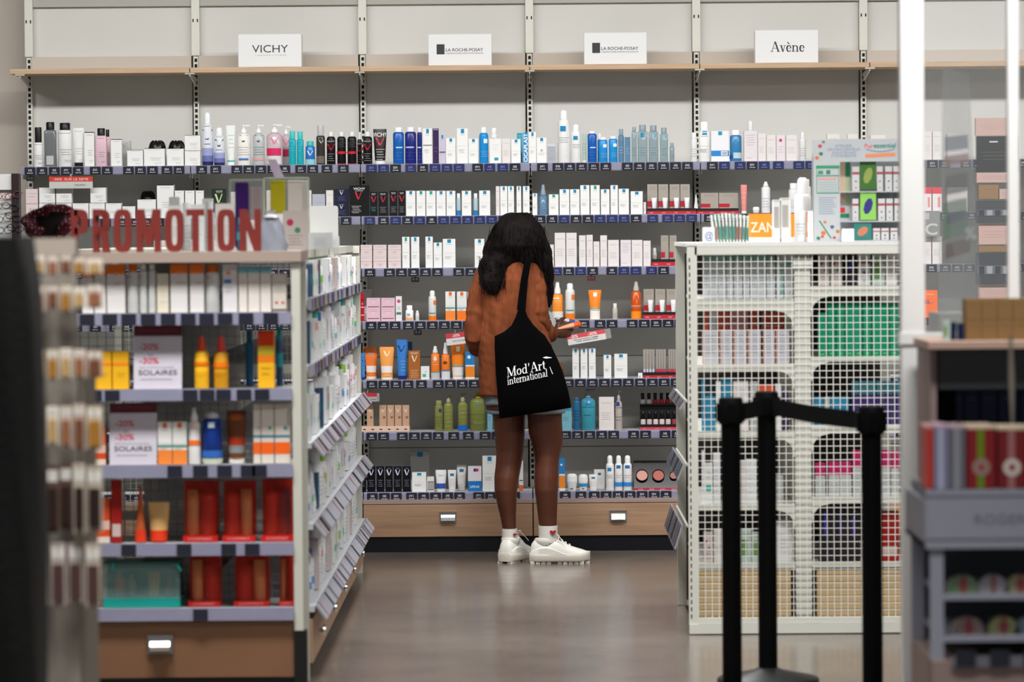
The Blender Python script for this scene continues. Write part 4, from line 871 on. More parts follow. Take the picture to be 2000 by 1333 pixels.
for k, (px, col, r_) in enumerate([(1254, 'c08878', 11), (1286, 'a84c3c', 11), (1316, '9a5a4c', 7.5)]):
    p = U(px, 929, YP + .03)
    for kk in (0,):
        m = MB(); R_ = r_ / 394
        tilt = .41
        def ring(rr, dy, n=24): return [(rr * math.cos(2 * PI * i / n), dy + rr * math.sin(2 * PI * i / n) * math.sin(tilt), rr * math.sin(2 * PI * i / n) * math.cos(tilt)) for i in range(n)][::-1]
        m.loft([ring(R_ * 1.12, .008), ring(R_ * 1.12, -.002), ring(R_, -.004)], M((14, 12, 12), .2), caps=(True, False))
        m.loft([ring(R_, -.004), ring(R_ * .96, .0)], M((14, 12, 12), .2), caps=(False, False)); m.add(ring(R_ * .96, -.001), [tuple(range(24))], M(col, .5))
        q = m.build('powder_compact', None, (p.x, YP + .034, p.z)); q.location.y = YP + .03 - .0
        tag(q, ['open round compact of beige powder on make-up display', 'open round compact of brick red powder on make-up display', 'smaller round compact of brown powder on make-up display'][k], 'compact', 'powder compacts')
# little black clips under rails, promotional flags
for k, (px, py, ri, lab) in enumerate([(811, 541, 2, 'small black clip under the third wall rail'), (816, 646, 3, 'small black clip under the fourth wall rail'), (1155, 541, 2, 'small dark red clip under the third wall rail'), (59, 341, 0, 'small black clip under the top wall rail at its end')]):
    p = U(px, py, YF - .004); m = MB(); m.bbox((-.02, -.006, -.028), (.02, .006, -.004), BLACK if k != 2 else M('50202a', .4), .002)
    m.box((-.003, -.002, -.006), (.003, .002, .004), BLACK); m.disc((-.008, -.0065, -.014), .005, M('484848', .3)); m.disc((.008, -.0065, -.014), .005, M('484848', .3))
    q = m.build('shelf_clip', None, (p.x, YF - .004, ROWZ[ri] - .041)); tag(q, lab, 'clip', 'clips under the wall rails')
def flag(c, x0, y0, x1, y1, hpx, ri, top, bot, t1, label, tilt=0, Yo=-.02, clear=0):
    """c: unused; two-tone promotional card hanging from a rail"""
    p0 = U(x0, y0, YF + Yo); p1 = U(x1, y1, YF + Yo); w_ = (p1 - p0).length; h_ = hpx / 394; ang = math.atan2(p1.z - p0.z, p1.x - p0.x)
    m = MB(); R_ = Matrix.Rotation(-ang, 3, 'Y')
    def T(x, y, z): v = R_ @ Vector((x, 0, z)); return (v.x, y, v.z)
    def bx(x0, x1, y0, y1, z0, z1, mt):
        vs = [T(x, y, z) for z in (z0, z1) for x, y in ((x0, y0), (x1, y0), (x1, y1), (x0, y1))]
        m.add(vs, [(3, 2, 1, 0), (4, 5, 6, 7), (0, 1, 5, 4), (1, 2, 6, 5), (2, 3, 7, 6), (3, 0, 4, 7)], mt)
    bx(0, w_, 0, .0012, -h_, 0, M(bot, .4)); bx(0, w_, -.0004, .0, -h_ * .42, 0, M(top, .4))
    if clear: bx(w_, w_ * 1.14, 0, .001, -h_ * .98, -.001, M((150, 145, 150), .2))
    fr = lambda u, v: T(u * w_, -.0008, -h_ + v * h_)
    for t, u0, u1, v0, v1, c_ in t1: m.text(t, lambda x, y: fr(u0 + (u1 - u0) * x, v0 + (v1 - v0) * y), M(c_, .5), bold=.02)
    bx(w_ * .48, w_ * .52, -.001, .001, 0, .014, M((150, 150, 156), .3))
    q = m.build('promotion_card', None, p0); tag(q, label, 'promotion card', 'promotion cards on the wall rails')
FT = 'PRIX SUR TOUTE LA GAMME'
flag(0, 96, 345.5, 181, 345, 23, 0, 'c83c30', 'c0c0bc', [('-50%  SUR LE 2EME', .1, .9, .68, .88, 'e8b0a8'), ('GALENIC', .58, .84, .22, .36, '70706c')], 'red and white -50% card hanging under the top wall rail')
flag(0, 870, 653, 909, 648, 23, 3, 'c8404c', 'dcd8d8', [('-20%', .3, .7, .66, .9, 'f4dcdc'), (FT, .3, .95, .26, .36, '7878a0')], 'red -20% card half hidden by the brown shirt')
flag(0, 1107, 655.5, 1181, 643, 20, 3, 'd45058', 'dcd8d6', [('-20%', .08, .28, .62, .92, 'f6e4e4'), ('-30%', .54, .78, .62, .92, 'f6e4e4'), (FT, .16, .8, .36, .46, '404040'), ('VOIR CONDITIONS', .22, .78, .18, .28, '404040')], 'tilted red and white -20% -30% card beside the hand', clear=1)
flag(0, 700, 768, 736, 768, 17, 4, 'b82c38', 'a8a4a4', [('50%', .1, .4, .62, .9, 'e8c8c8'), (FT, .05, .95, .2, .3, '60605c')], 'small red and grey card beside mesh end, under the fifth rail', clear=1)
# orange placard and grey sign glimpsed through the glass
a = U(1804, 621, YF - .02); b = U(1831, 567, YF - .02); m = MB(); w_ = b.x - a.x; h_ = b.z - a.z
m.box((0, 0, 0), (w_, .003, h_), M('f06a20', .5)); m.text('86.-', lambda x, y: (w_ * (.0 + .7 * x), -.0006, h_ * (.5 + .16 * y)), M('30307c', .5)); m.text('PRIX', lambda x, y: (w_ * (.25 + .5 * x), -.0006, h_ * (.82 + .06 * y)), M('f8c8a0', .5))
q = m.build('price_placard', None, a); tag(q, 'orange price placard reading 86.- seen between white post and glass', 'sign')
a = U(1800, 462, YF - .02); b = U(1836, 412, YF - .02); m = MB(); w_ = b.x - a.x; h_ = b.z - a.z
m.box((0, 0, 0), (w_, .003, h_), M('848484', .5)); m.text('C', lambda x, y: (w_ * (.2 + .66 * x), -.0006, h_ * (.05 + .46 * y)), M('b8c0c0', .5), bold=.02); m.box((w_ * .15, -.001, h_ * .66), (w_ * .42, 0, h_ * .92), M('b0b0b0', .5))
q = m.build('grey_sign', None, a); tag(q, 'grey sign with pale letter C seen between white post and glass', 'sign')
# make-up department beyond the glass
for k, (x0, x1, y0, y1, st) in enumerate([(1906, 1990, 230, 265, 'cp'), (1908, 1990, 265.5, 336, 'ck'), (1908, 1990, 337, 357, 'cp'), (1912, 1950, 361, 389, 'kb'), (1952, 1990, 369, 389, 'cp'), (1912, 1990, 438, 478, 'cp'), (1912, 1990, 480, 492, 'kb'), (1912, 1990, 558, 585, 'cp')]):
    a = U(x0, y1, YF - .04); b = U(x1, y0, YF - .04)
    q, nm = product('box', b.x - a.x, b.z - a.z, st, .05); q.location = ((a.x + b.x) / 2, YF - .015, a.z)
    later(q, ST[st][3], 'in the make-up stack beyond the glass', 'carton', 'make-up cartons beyond the glass', -q.location.z, end='from top')
for k, (y0, y1) in enumerate([(392, 436), (494, 556)]):
    a = U(1908, y1, YF - .06); b = U(1992, y0, YF - .06); m = MB(); w_ = b.x - a.x; h_ = b.z - a.z
    m.box((0, 0, 0), (w_, .06, h_), M((48, 50, 58), .4)); m.box((w_ * .02, -.003, h_ * .32), (w_ * .98, 0, h_ * .6), M((96, 98, 108), .3))
    for j in range(5): m.box((w_ * (.04 + .19 * j), -.005, h_ * .34), (w_ * (.17 + .19 * j), -.003, h_ * .58), M((150, 152, 158), .3) if j % 2 else LABELC)
    q = m.build('dark_display_shelf', None, a); tag(q, 'dark make-up shelf with price labels beyond the glass, %s' % ['the higher one', 'the lower one'][k], 'shelf')
# ================================================================ left gondola: promotion end facing the entrance
YN = 12.63
GX1 = -0.786; GX0 = -1.93
GT = 1.525
gw = empty('gondola_end', ((GX0 + GX1) / 2, YN, 0)); tag(gw, 'white promotion end unit of the gondola with five shelves and oak drawer', 'gondola')
gx = (GX0 + GX1) / 2; HWG = (GX1 - GX0) / 2
def gb(name, parent, boxes, off=(0, 0, 0)):
    m = MB()
    for a, b, mt in boxes: m.box([a[i] - off[i] for i in range(3)], [b[i] - off[i] for i in range(3)], mt)
    return m.build(name, parent)
O = (gx, YN, 0)
WG = M((196, 196, 184), .45, name='gondola_frame_white')
gb('post', gw, [((GX1 - .03, YN, .0), (GX1, YN + .04, GT - .01), WG)], O)
gb('post', gw, [((GX0, YN, .0), (GX0 + .03, YN + .04, GT - .01), WG)], O)
gb('top_board', gw, [((GX0 - .01, YN - .012, GT - .036), (GX1 + .005, YN + .4, GT), M((160, 143, 132), .5, name='beige_top_board'))], O)
def mesh_panel(x0, x1, z0, z1, y, pitch, t, mat, name, parent, off, axis='x'):
    m = MB(); n = round((x1 - x0) / pitch); k = round((z1 - z0) / pitch)
    for i in range(n + 1):
        x = x0 + (x1 - x0) * i / n
        if axis == 'x': m.box((x - t / 2 - off[0], y - off[1], z0 - off[2]), (x + t / 2 - off[0], y + t - off[1], z1 - off[2]), mat)
        else: m.box((y - off[0], x - t / 2 - off[1], z0 - off[2]), (y + t - off[0], x + t / 2 - off[1], z1 - off[2]), mat)
    for i in range(k + 1):
        z = z0 + (z1 - z0) * i / k
        if axis == 'x': m.box((x0 - off[0], y + t - off[1], z - t / 2 - off[2]), (x1 - off[0], y + 2 * t - off[1], z + t / 2 - off[2]), mat)
        else: m.box((y + t - off[0], x0 - off[1], z - t / 2 - off[2]), (y + 2 * t - off[0], x1 - off[1], z + t / 2 - off[2]), mat)
    return m.build(name, parent)
WIRE = M((232, 232, 224), .4, name='white_wire')
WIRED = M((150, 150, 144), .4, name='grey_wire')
mesh_panel(GX0 + .04, GX1 - .04, .26, GT - .09, YN + .36, .03, .0022, WIRED, 'wire_back', gw, O)
gb('cross_bar', gw, [((GX0 + .03, YN + .355, U(500, y + 8, YN + .36).z - .012), (GX1 - .03, YN + .37, U(500, y - 4, YN + .36).z), WG) for y in (716, 1000)], O)
GROWPY = [611, 760, 908, 1061, 1188]
GN = ['top', 'second', 'third', 'fourth', 'lowest']
GZ = [U(400, p, YN).z for p in GROWPY]
GH = [24, 23, 25, 25, 25]
LABS = [[164, 208, 245, 283, 322, 361, 397, 433, 474, 522], [149, 178, 213, 365, 398, 430, 470, 505], [335, 385, 432, 478, 500], [245, 353, 440, 486], [385]]
for r in range(5):
    e = empty('gondola_shelf', (gx, YN, GZ[r])); tag(e, 'white gondola shelf with lavender price rail, %s level of promotion end' % GN[r], 'shelf', 'shelves of the promotion end')
    m = MB(); m.box((-HWG + .034, .006, -.03), (HWG - .034, .345, -.002), M((170, 170, 168), .5)); m.build('board', e)
    hh = GH[r] / 570
    m = MB(); m.box((-HWG + .031, -.01, -hh), (HWG - .031, .004, 0), RAILC); m.build('price_rail', e)
    for px in LABS[r]:
        m = MB(); c = U(px + 7, GROWPY[r], YN).x - gx; m.bbox((-.025, -.015, -hh + .002), (.025, -.0105, -.002), LABELC, .001)
        m.build('price_label', e, (c, 0, 0))
zt_ = GZ[4] - .05
gb('drawer_front', gw, [((GX0 + .032, YN + .01, .06), (GX1 - .032, YN + .03, zt_), M((124, 88, 62), .5, name='brown_oak_drawer', mottle=.06, bscale=4))], O)
hd = bpy.data.objects[gw.children[-1].name]
m = MB(); p = U(313, 1260, YN); cx_ = p.x - gx
m.box((cx_ - .044, -.0, p.z - .032), (cx_ + .044, .008, p.z + .032), M((120, 122, 122), .35, .6)); m.loft([[(x, y, p.z + z) for y, z in ((.0, .016), (-.014, .012), (-.026, -.004), (-.02, -.02), (0, -.02))] for x in (cx_ - .034, cx_ + .034)], CHROME, smooth=False)
m.build('handle', hd)
gb('plinth', gw, [((GX0 + .02, YN + .02, 0), (GX1 - .01, YN + .36, .055), BLACK), ((GX1 - .032, YN - .002, 0), (GX1 + .012, YN + .05, .22), BLACK)], O)
gb('side_panel', gw, [((GX0 + .01, YN + .04, .06), (GX0 + .02, YN + .36, GT - .05), WG)], O)

def grow(r, text, yo=.03):
    row(text, YN + yo, 0, 'on %s promotion shelf' % GN[r], 'goods on the %s promotion shelf' % GN[r], zfix=GZ[r])
grow(0, '''box:so 160 182 525; box:so 184 206 520; box:so 208 244 517; cyl:sb2 247 270 516 c.14; cyl:sw 271 287 516 c.12; cyl:sw 288 304 516 c.12; box:sc 306 329 535; box:so 332 366 516; box:so 370 398 516; cyl:sb2 399 428 518 c.15; box:sbl 434 463 516; box:st 465.5 482.5 521; box:st 484 507 521; box:st 508 529 521; box:sr 531 559 535''')
grow(1, '''box:yb 150 181 690; box:yb 184.5 217.5 687; box:yb 219 251 687; spray:ys 378 407 657 c.27; spray:ys2 416 445 656 c.3; box:yt 503 535 647
cyl:tn 478 494 645 B; cyl:w8 538 552 640 B''')
grow(2, '''box:or 150 176 850; box:or 178 206 832; box:lo 307.5 335.5 825; box:lo 336.5 364.5 825; spray:os2 366 390.5 797 c.24; aero:bb 392.5 433 806 c.12; tube:br 440 481 803 c.1; box:wo 494 508.5 790; box:wo 509.5 534.5 790; box:wo 536 566 790 ''')
grow(3, '''box:or 180 214 975; box:dr2 216 237 939; cone:ob 260.5 285 949 c.02; tube:gd 286.5 330 983 c.04''')
# tilted discount easels
def easel(x0, x1, y0, yb, label, r):
    a = U(x0, yb, YN + .02); b = U(x1, y0, YN + .02); w_ = b.x - a.x; h_ = b.z - GZ[r]
    e = MB(); l = h_ * .12
    def P(u, v, o=0): return (u * w_, o + v * l, v * h_)
    e.add([P(0, 0), P(1, 0), P(1, .84), P(0, .84), P(0, 0, .002), P(1, 0, .002), P(1, .84, .002), P(0, .84, .002)], [(0, 1, 2, 3), (7, 6, 5, 4), (0, 4, 5, 1), (1, 5, 6, 2), (3, 7, 4, 0)], M((196, 190, 200), .4, name='easel_card'))
    e.add([P(0, .84), P(1, .84), P(1, 1), P(0, 1), P(0, .84, .002), P(1, .84, .002), P(1, 1, .002), P(0, 1, .002)], [(0, 1, 2, 3), (7, 6, 5, 4), (1, 5, 6, 2), (2, 6, 7, 3), (3, 7, 4, 0)], M((104, 30, 46), .4))
    def tx(t, u0, u1, v0, v1, c, b=.02): e.text(t, lambda x, y: P(u0 + (u1 - u0) * x, v0 + (v1 - v0) * y, -.0007), M(c, .5), bold=b)
    tx('PROMOTION', .12, .88, .9, .96, '8c3c4c', 0); tx('-20%', .12, .52, .62, .72, 'c8485c'); tx('OU', .3, .4, .52, .56, '505058', 0); tx('-30%', .12, .52, .4, .5, 'c8485c'); tx('SOLAIRES', .1, .9, .22, .3, '484650', .01)
    tx('SUR TOUTE LA GAMME', .12, .84, .33, .35, '706c78', 0); tx('VOIR CONDITIONS EN MAGASIN', .14, .8, .14, .165, '706c78', 0)
    e.box((w_ * .3, l * .9, 0), (w_ * .7, l * .9 + .002, h_ * .55), M((180, 176, 184), .4))
    q = e.build('discount_easel', None, (a.x, YN + .02, GZ[r])); tag(q, label, 'sign', 'discount cards on the promotion shelves')
easel(261, 354, 637, 757, 'tilted discount card between yellow cartons and yellow spray bottles', 1)
easel(214, 305, 788, 910, 'discount card beside the orange-footed cartons on third promotion shelf', 2)
# red gift packs in cellophane
def gift_pack(x0, x1, y0, r, label, inner='c89860', side=0, b=0):
    a = U(x0, 1000, YN + .04); b_ = U(x1, y0, YN + .04); w_ = b_.x - a.x; h_ = b_.z - GZ[r]; R = M('c01c14', .3); CF = M((200, 60, 40), .1, alpha=.32, name='red_cellophane')
    e = empty('gift_pack', ((a.x + b_.x) / 2, YN + .04, GZ[r])); tag(e, label, 'gift pack', 'red gift packs')
    m = MB(); m.box((-w_ / 2, 0, 0), (w_ / 2, .09, h_ * .1), R); m.box((-w_ / 2, .082, h_ * .1), (w_ / 2, .09, h_), R)
    m.text('COFFRET', lambda x, y: (-w_ * .35 + w_ * .7 * x, -.0007, h_ * (.03 + .04 * y)), M('e8a0a0', .5)); m.build('card_tray', e)
    m = MB(); m.loft([oval3(w_ * .16, .02, 14, h_ * .1), oval3(w_ * .17, .02, 14, h_ * .6), oval3(w_ * .17, .003, 14, h_ * .86)], M(inner, .3)); m.build('gold_tube', e, (-w_ * .24 if not side else w_ * .22, .045, 0))
    m = MB(); m.loft([oval3(w_ * .2, .024, 14, h_ * .1), oval3(w_ * .2, .024, 14, h_ * .78), oval3(w_ * .1, .015, 14, h_ * .84), oval3(w_ * .1, .015, 14, h_ * .9)], M('b82018', .2)); m.build('red_bottle', e, (w_ * .22 if not side else -w_ * .22, .045, 0))
    m = MB(); rs = []
    for i in range(9):
        z = h_ * .1 + h_ * .88 * i / 8; k = .004 * math.sin(i * 2.1); t = 1 - .55 * max(0, (i - 6) / 2)
        rs.append([(x * (1 + k * 4 * math.sin(j * 1.7 + i)), .042 + y * t * (1 + .05 * math.sin(j * 2.3 + i * 1.3)), z) for j, (x, y) in enumerate(oval(w_ * .49, .036, 26, 4))])
    m.loft(rs, CF, smooth=False); m.build('cellophane_wrap', e)
def oval3(rx, ry, n, z): return [(x, y, z) for x, y in oval(rx, ry, n)]
gift_pack(357, 424, 942, 3, 'red cellophane gift pack beside the gold tube')
gift_pack(434, 497, 942, 3, 'red cellophane gift pack in the middle of the fourth promotion shelf', side=1)
gift_pack(510, 572, 939, 3, 'red cellophane gift pack with dark bottle at the frame post, fourth level', inner='20283c', side=1)
gift_pack(366, 429, 1082, 4, 'red cellophane gift pack beside the teal gift box')
gift_pack(455, 524, 1082, 4, 'red cellophane gift pack in the middle of the lowest promotion shelf', side=1)
gift_pack(543, 574, 1080, 4, 'narrow red gift pack at the frame post, lowest level')
# teal gift box with travel flasks
a = U(202, 1188, YN + .03); b = U(351, 1098, YN + .03); w_ = b.x - a.x; h_ = b.z - GZ[4]; T = M('10988c', .35)
e = empty('gift_box', ((a.x + b.x) / 2, YN + .03, GZ[4])); tag(e, 'teal gift box with clear window and small flasks, lowest promotion shelf', 'gift box')
m = MB(); m.box((-w_ / 2, 0, 0), (w_ / 2, .12, h_ * .2), T); m.box((-w_ / 2, .115, h_ * .2), (w_ / 2, .12, h_), M('1c4c48', .4)); m.box((-w_ / 2, 0, h_ * .96), (w_ / 2, .12, h_), M('1c5c56', .35))
m.build('teal_case', e)
m = MB(); m.box((-w_ / 2, 0.0, h_ * .2), (w_ / 2, .001, h_ * .955), M((150, 190, 185), .08, alpha=.25, name='clear_window')); m.build('window_film', e)
for k, (u, c, wd, hh, kd) in enumerate([(-.3, 'a85c28', .07, .58, 1), (-.15, '8c8470', .06, .5, 1), (.14, 'c09050', .09, .56, 0), (.34, '70302c', .05, .5, 1), (.44, '3c4c54', .05, .55, 1)]):
    m = MB(); r_ = w_ * wd
    if kd: m.lathe([(r_, 0), (r_, h_ * hh * .72), (r_ * .5, h_ * hh * .8), (r_ * .5, h_ * hh)], M(c, .25), 14)
    else: m.loft([oval3(r_ * .7, .015, 14, 0), oval3(r_, .003, 14, h_ * hh)], M(c, .3))
    m.build('flask' if kd else 'mini_tube', e, (u * w_, .055, h_ * .2))
m = MB(); m.tube([(-w_ * .36, -.004, h_ * .98), (-w_ * .38, -.006, h_ * .84)], .004, M('20b0a8', .3)); m.tube([(w_ * .46, -.004, h_ * .95), (w_ * .52, -.008, h_ * .8)], .005, M('20b0a8', .3)); m.build('ribbon', e)

# PROMOTION letters standing on the end unit
def letter(ch, x0, x1, y0, y1, label):
    a = U(x0, y1, YN + .03); b = U(x1, y0, YN + .03); w_ = b.x - a.x; h_ = b.z - GT
    c = bpy.data.curves.new('lettering', 'FONT'); c.body = ch; c.extrude = .5; c.offset = .0; c.resolution_u = 4
    o = bpy.data.objects.new('lettering', c); me = bpy.data.meshes.new_from_object(o); bpy.data.objects.remove(o)
    xs = [v.co.x for v in me.vertices]; ys = [v.co.y for v in me.vertices]
    q = bpy.data.objects.new('foam_letter', me); me.name = 'foam_letter'; me.materials.clear(); me.materials.append(M((150, 46, 32), .6, name='brick_red_foam'))
    X0, X1, Y0, Y1 = min(xs), max(xs), min(ys), max(ys)
    for v in me.vertices: v.co = ((v.co.x - X0) / (X1 - X0) * w_, v.co.z * .018, (v.co.y - Y0) / (Y1 - Y0) * h_)
    COL.objects.link(q); q.location = (a.x, YN + .04, GT + .0005); me.update()
    tag(q, label, 'letter', 'red foam letters on the promotion end'); return q
def thick_letter(ch, x0, x1, label):
    """condensed grotesque capital cut from foam, heavy even strokes"""
    a = U(x0, 474, YN + .03); b = U(x1, 409, YN + .03); w_ = b.x - a.x; h_ = b.z - GT; t = .0225 if ch != 'I' else w_
    polys = []
    def rect(x0, x1, z0, z1): polys.append([(x0, z0), (x1, z0), (x1, z1), (x0, z1)])
    def ringo(x0, x1, z0, z1, t, r, a0=0, a1=360):
        cx, cz = (x0 + x1) / 2, (z0 + z1) / 2; n = 28
        for i in range(n):
            A, B = math.radians(a0 + (a1 - a0) * i / n), math.radians(a0 + (a1 - a0) * (i + 1) / n)
            def q(A, s):
                c_, s_ = math.cos(A), math.sin(A); e = 2 / 3.6
                return (cx + ((x1 - x0) / 2 - s) * math.copysign(abs(c_) ** e, c_), cz + ((z1 - z0) / 2 - s) * math.copysign(abs(s_) ** e, s_))
            polys.append([q(A, 0), q(B, 0), q(B, t), q(A, t)])
    if ch in 'PR':
        rect(0, t, 0, h_); zb = h_ * .42
        ringo(-w_ * .6, w_, zb, h_, t, .3, -90, 90); rect(t, w_ * .3, h_ - t, h_); rect(t, w_ * .3, zb, zb + t)
        if ch == 'R': polys.append([(w_ - t * 1.05, 0), (w_, 0), (w_ * .84, zb + t * .5), (w_ * .5, zb + t * .5)])
    if ch == 'O': ringo(0, w_, 0, h_, t, .4)
    if ch == 'M':
        rect(0, t, 0, h_); rect(w_ - t, w_, 0, h_); polys.append([(t * .2, h_), (w_ / 2 - t * .4, h_ * .14), (w_ / 2 + t * .4, h_ * .14), (t * 1.2, h_)]); polys.append([(w_ - t * 1.2, h_), (w_ / 2 - t * .4, h_ * .14), (w_ / 2 + t * .4, h_ * .14), (w_ - t * .2, h_)])
    if ch == 'T': rect(0, w_, h_ - t, h_); rect(w_ / 2 - t / 2, w_ / 2 + t / 2, 0, h_)
    if ch == 'I': rect(0, w_, 0, h_)
    if ch == 'N': rect(0, t, 0, h_); rect(w_ - t, w_, 0, h_); polys.append([(0, h_), (w_ - t * 1.1, 0), (w_, 0), (t * 1.1, h_)])
    m = MB(); mt = M((112, 30, 21), .7, name='brick_red_foam')
    for pi_, p in enumerate(polys):
        if sum(p[i][0] * p[(i + 1) % len(p)][1] - p[(i + 1) % len(p)][0] * p[i][1] for i in range(len(p))) < 0: p = p[::-1]
        big = .0004 * pi_ if ch in 'MNR' or len(polys) < 5 else 0
        n = len(p); vs = [(x, -big, z) for x, z in p] + [(x, .022 + big, z) for x, z in p]
        m.add(vs, [tuple(range(n)), tuple(range(2 * n - 1, n - 1, -1))] + [(i, i + n, (i + 1) % n + n, (i + 1) % n) for i in range(n)], mt)
    q = m.build('foam_letter', None, (a.x, YN + .03, GT + .0005)); tag(q, label, 'letter', 'red foam letters on the promotion end')
for ch, x0, x1, lb in [('P', 139, 171, 'red foam letter P opening the word PROMOTION'), ('R', 181, 213, 'red foam letter R in the word PROMOTION'), ('O', 222, 256, 'first red foam letter O in PROMOTION, between R and M'), ('M', 266, 313, 'red foam letter M in the word PROMOTION'),
                       ('O', 322, 358, 'second red foam letter O in PROMOTION, between M and T'), ('T', 364, 398, 'red foam letter T in the word PROMOTION'), ('I', 405, 415, 'red foam letter I in the word PROMOTION'), ('O', 424, 459, 'third red foam letter O in PROMOTION, between I and N'), ('N', 468, 509, 'red foam letter N closing the word PROMOTION')]:
    thick_letter(ch, x0, x1, lb)

# ---------------------------------------------------------------- the gondola body behind, shelves facing the aisle
YG0, YG1 = 13.04, 17.14
gbod = empty('gondola', (gx, YG0, 0)); tag(gbod, 'long double-sided white gondola behind the promotion end, wire far end', 'gondola')
O2 = (gx, YG0, 0)
gb('spine_panel', gbod, [((gx - .015, YG0, .06), (gx + .015, YG1 - .04, GT - .03), PANEL)], O2)
gb('top_board', gbod, [((GX0, YG0 - .0, GT - .03), (GX1 - .03, YG1, GT), WG)], O2)
gb('far_post', gbod, [((GX1 - .035, YG1 - .04, 0), (GX1, YG1, GT - .005), WG), ((GX1 - .05, YG1 - .05, GT - .035), (GX1, YG1, GT), WG)], O2)
gb('far_post', gbod, [((GX0, YG1 - .04, 0), (GX0 + .035, YG1, GT - .005), WG)], O2)
gb('near_post', gbod, [((GX1 - .03, YG0, 0), (GX1 - .005, YG0 + .03, GT - .03), WG)], O2)
mesh_panel(GX0 + .04, GX1 - .035, .08, GT - .03, YG1 - .02, .0266, .0025, WIRE, 'wire_far_end', gbod, O2)
gb('wire_frame_bar', gbod, [((GX1 - .06, YG1 - .025, .05), (GX1 - .05, YG1 - .01, GT - .03), WG)], O2)
SZ = [1.355, 1.118, .845, .555, .262]
SN = ['top', 'second', 'third', 'fourth', 'lowest']
SDX = [.0, .0, .035, .045, .055]
SPAN = YG1 - YG0
for r in range(5):
    e = empty('aisle_shelf', (GX1, YG0, SZ[r])); tag(e, 'white shelf with slanted price rail, %s level on the aisle side of gondola' % SN[r], 'shelf', 'aisle shelves of the long gondola')
    m = MB(); m.box((-.44, 0.03, -.024), (-.002 + SDX[r] * .3, SPAN - .05, -.004), M((206, 208, 212), .4)); m.build('board', e)
    m = MB(); o0 = SDX[r]
    if r < 2: pts = [(0, 0), (.008, 0), (.01, -.042), (0, -.042)]
    else: pts = [(.0 + o0 * .3, -.004), (o0 * .3 + .004, .0), (o0 * .3 + .042, -.05), (o0 * .3 + .036, -.054)]
    m.loft([[(x, y, z) for x, z in pts] for y in (.03, SPAN - .045)], M((158, 158, 168), .3, name='grey_price_rail', mottle=.08, bscale=12), smooth=False); m.build('price_rail', e)
    y = .1 + rnd.random() * .2; k = 0
    while y < SPAN - .2:
        m = MB(); ww = rnd.choice([.05, .05, .12])
        if r < 2: m.box((.0105, y, -.04), (.013, y + ww, -.003), LABELC if k % 3 else M((90, 84, 150), .3))
        else:
            x0_ = o0 * .3
            m.loft([[(x0_ + .006, yy, .001), (x0_ + .009, yy, .002), (x0_ + .045, yy, -.046), (x0_ + .042, yy, -.048)] for yy in (y, y + (ww if ww < .1 else .018))], [M((176, 160, 164), .3), LABELC, M((134, 132, 142), .3), M((100, 98, 116), .3)][k % 4], smooth=False)
        m.build('price_label', e); y += ww + rnd.choice([.06, .12, .22, .3]); k += 1
# drawers below with knobs
for k in range(5):
    y0 = YG0 + .034 + k * (SPAN - .1) / 5; y1 = YG0 + .034 + (k + 1) * (SPAN - .1) / 5 - .004
    e = empty('drawer_cabinet', (GX1 + .0, (y0 + y1) / 2, 0)); tag(e, 'oak drawer unit under the gondola aisle shelves, %s from promotion end' % ORD[k], 'drawer unit', 'drawer units under the gondola')
    hw = (y1 - y0) / 2
    m = MB(); m.box((-.44, -hw, .055), (-.012, hw, .215), PLUM); m.build('carcass', e)
    m = MB(); m.bbox((-.012, -hw, .055), (.006, hw, .212), M((176, 142, 114), .5, name='gondola_oak', mottle=.05, bscale=5), .001); d_ = m.build('drawer', e)
    m = MB(); m.loft([[(x, r_ * math.cos(2 * PI * i / 10), .13 + r_ * math.sin(2 * PI * i / 10)) for i in range(10)] for x, r_ in ((.006, .008), (.016, .008), (.022, .02), (.03, .018))], CHROME); m.build('knob', d_)
    m = MB(); m.box((-.42, -hw, 0), (-.05, hw, .054), BLACK); m.build('plinth', e)
# goods facing the aisle
def side_goods(side, X, Y0, Y1, zs, names, where, group, seed, dens, kinds):
    rg = random.Random(seed)
    for r, z in enumerate(zs):
        top = (zs[r - 1] if r else GT + .01) - z - .05
        y = Y0
        while y < Y1 - .12:
            kd, st, w0, w1, h0, h1 = rg.choice(kinds)
            w_ = round(rg.uniform(w0, w1), 2); h_ = round(min(top, rg.uniform(h0, h1) * 1.12), 2)
            n = rg.choice([1, 2, 2])
            for j in range(n):
                if y > Y1 - w_: break
                o, nm = product(kd, w_, h_, st, None, None)
                o.rotation_euler = (0, 0, PI / 2 * side); dx = rg.uniform(.0, .012)
                dep = min(max(w_ * .85, .025), .06) if kd == 'box' else w_
                o.location = (X - side * (dx + dep / 2), y + w_ / 2, z + .0)
                later(o, look_of(kd, st), where % names[r], SHAPE[kd][1], group % names[r], o.location.y, end='from near end')
                y += w_ + .006
            y += rg.uniform(*dens)
KW = [('box', 'w1', .05, .08, .12, .18), ('box', 'w2', .05, .08, .1, .16), ('cyl', 'w1', .05, .06, .14, .18), ('cyl', 'w3', .05, .06, .12, .18), ('aero', 'w1', .05, .06, .14, .2), ('tube', 'w1', .05, .06, .12, .16), ('box', 'w3', .05, .07, .1, .16),
      ('box', 'w4', .05, .07, .1, .14), ('cyl', 'w7', .06, .07, .14, .18), ('box', 'w6', .04, .06, .12, .16), ('cyl', 'w5', .05, .06, .12, .16), ('cyl', 'w2', .05, .06, .13, .18), ('box', 'w8', .05, .07, .1, .14), ('pump', 'w1', .06, .07, .16, .2), ('box', 'rf', .05, .08, .12, .17)]
side_goods(1, GX1 - .0, YG0 + .06, YG1 - .08, SZ, SN, 'on %s aisle shelf', 'goods on the %s aisle shelf of the long gondola', 21, (.0, .05), KW)

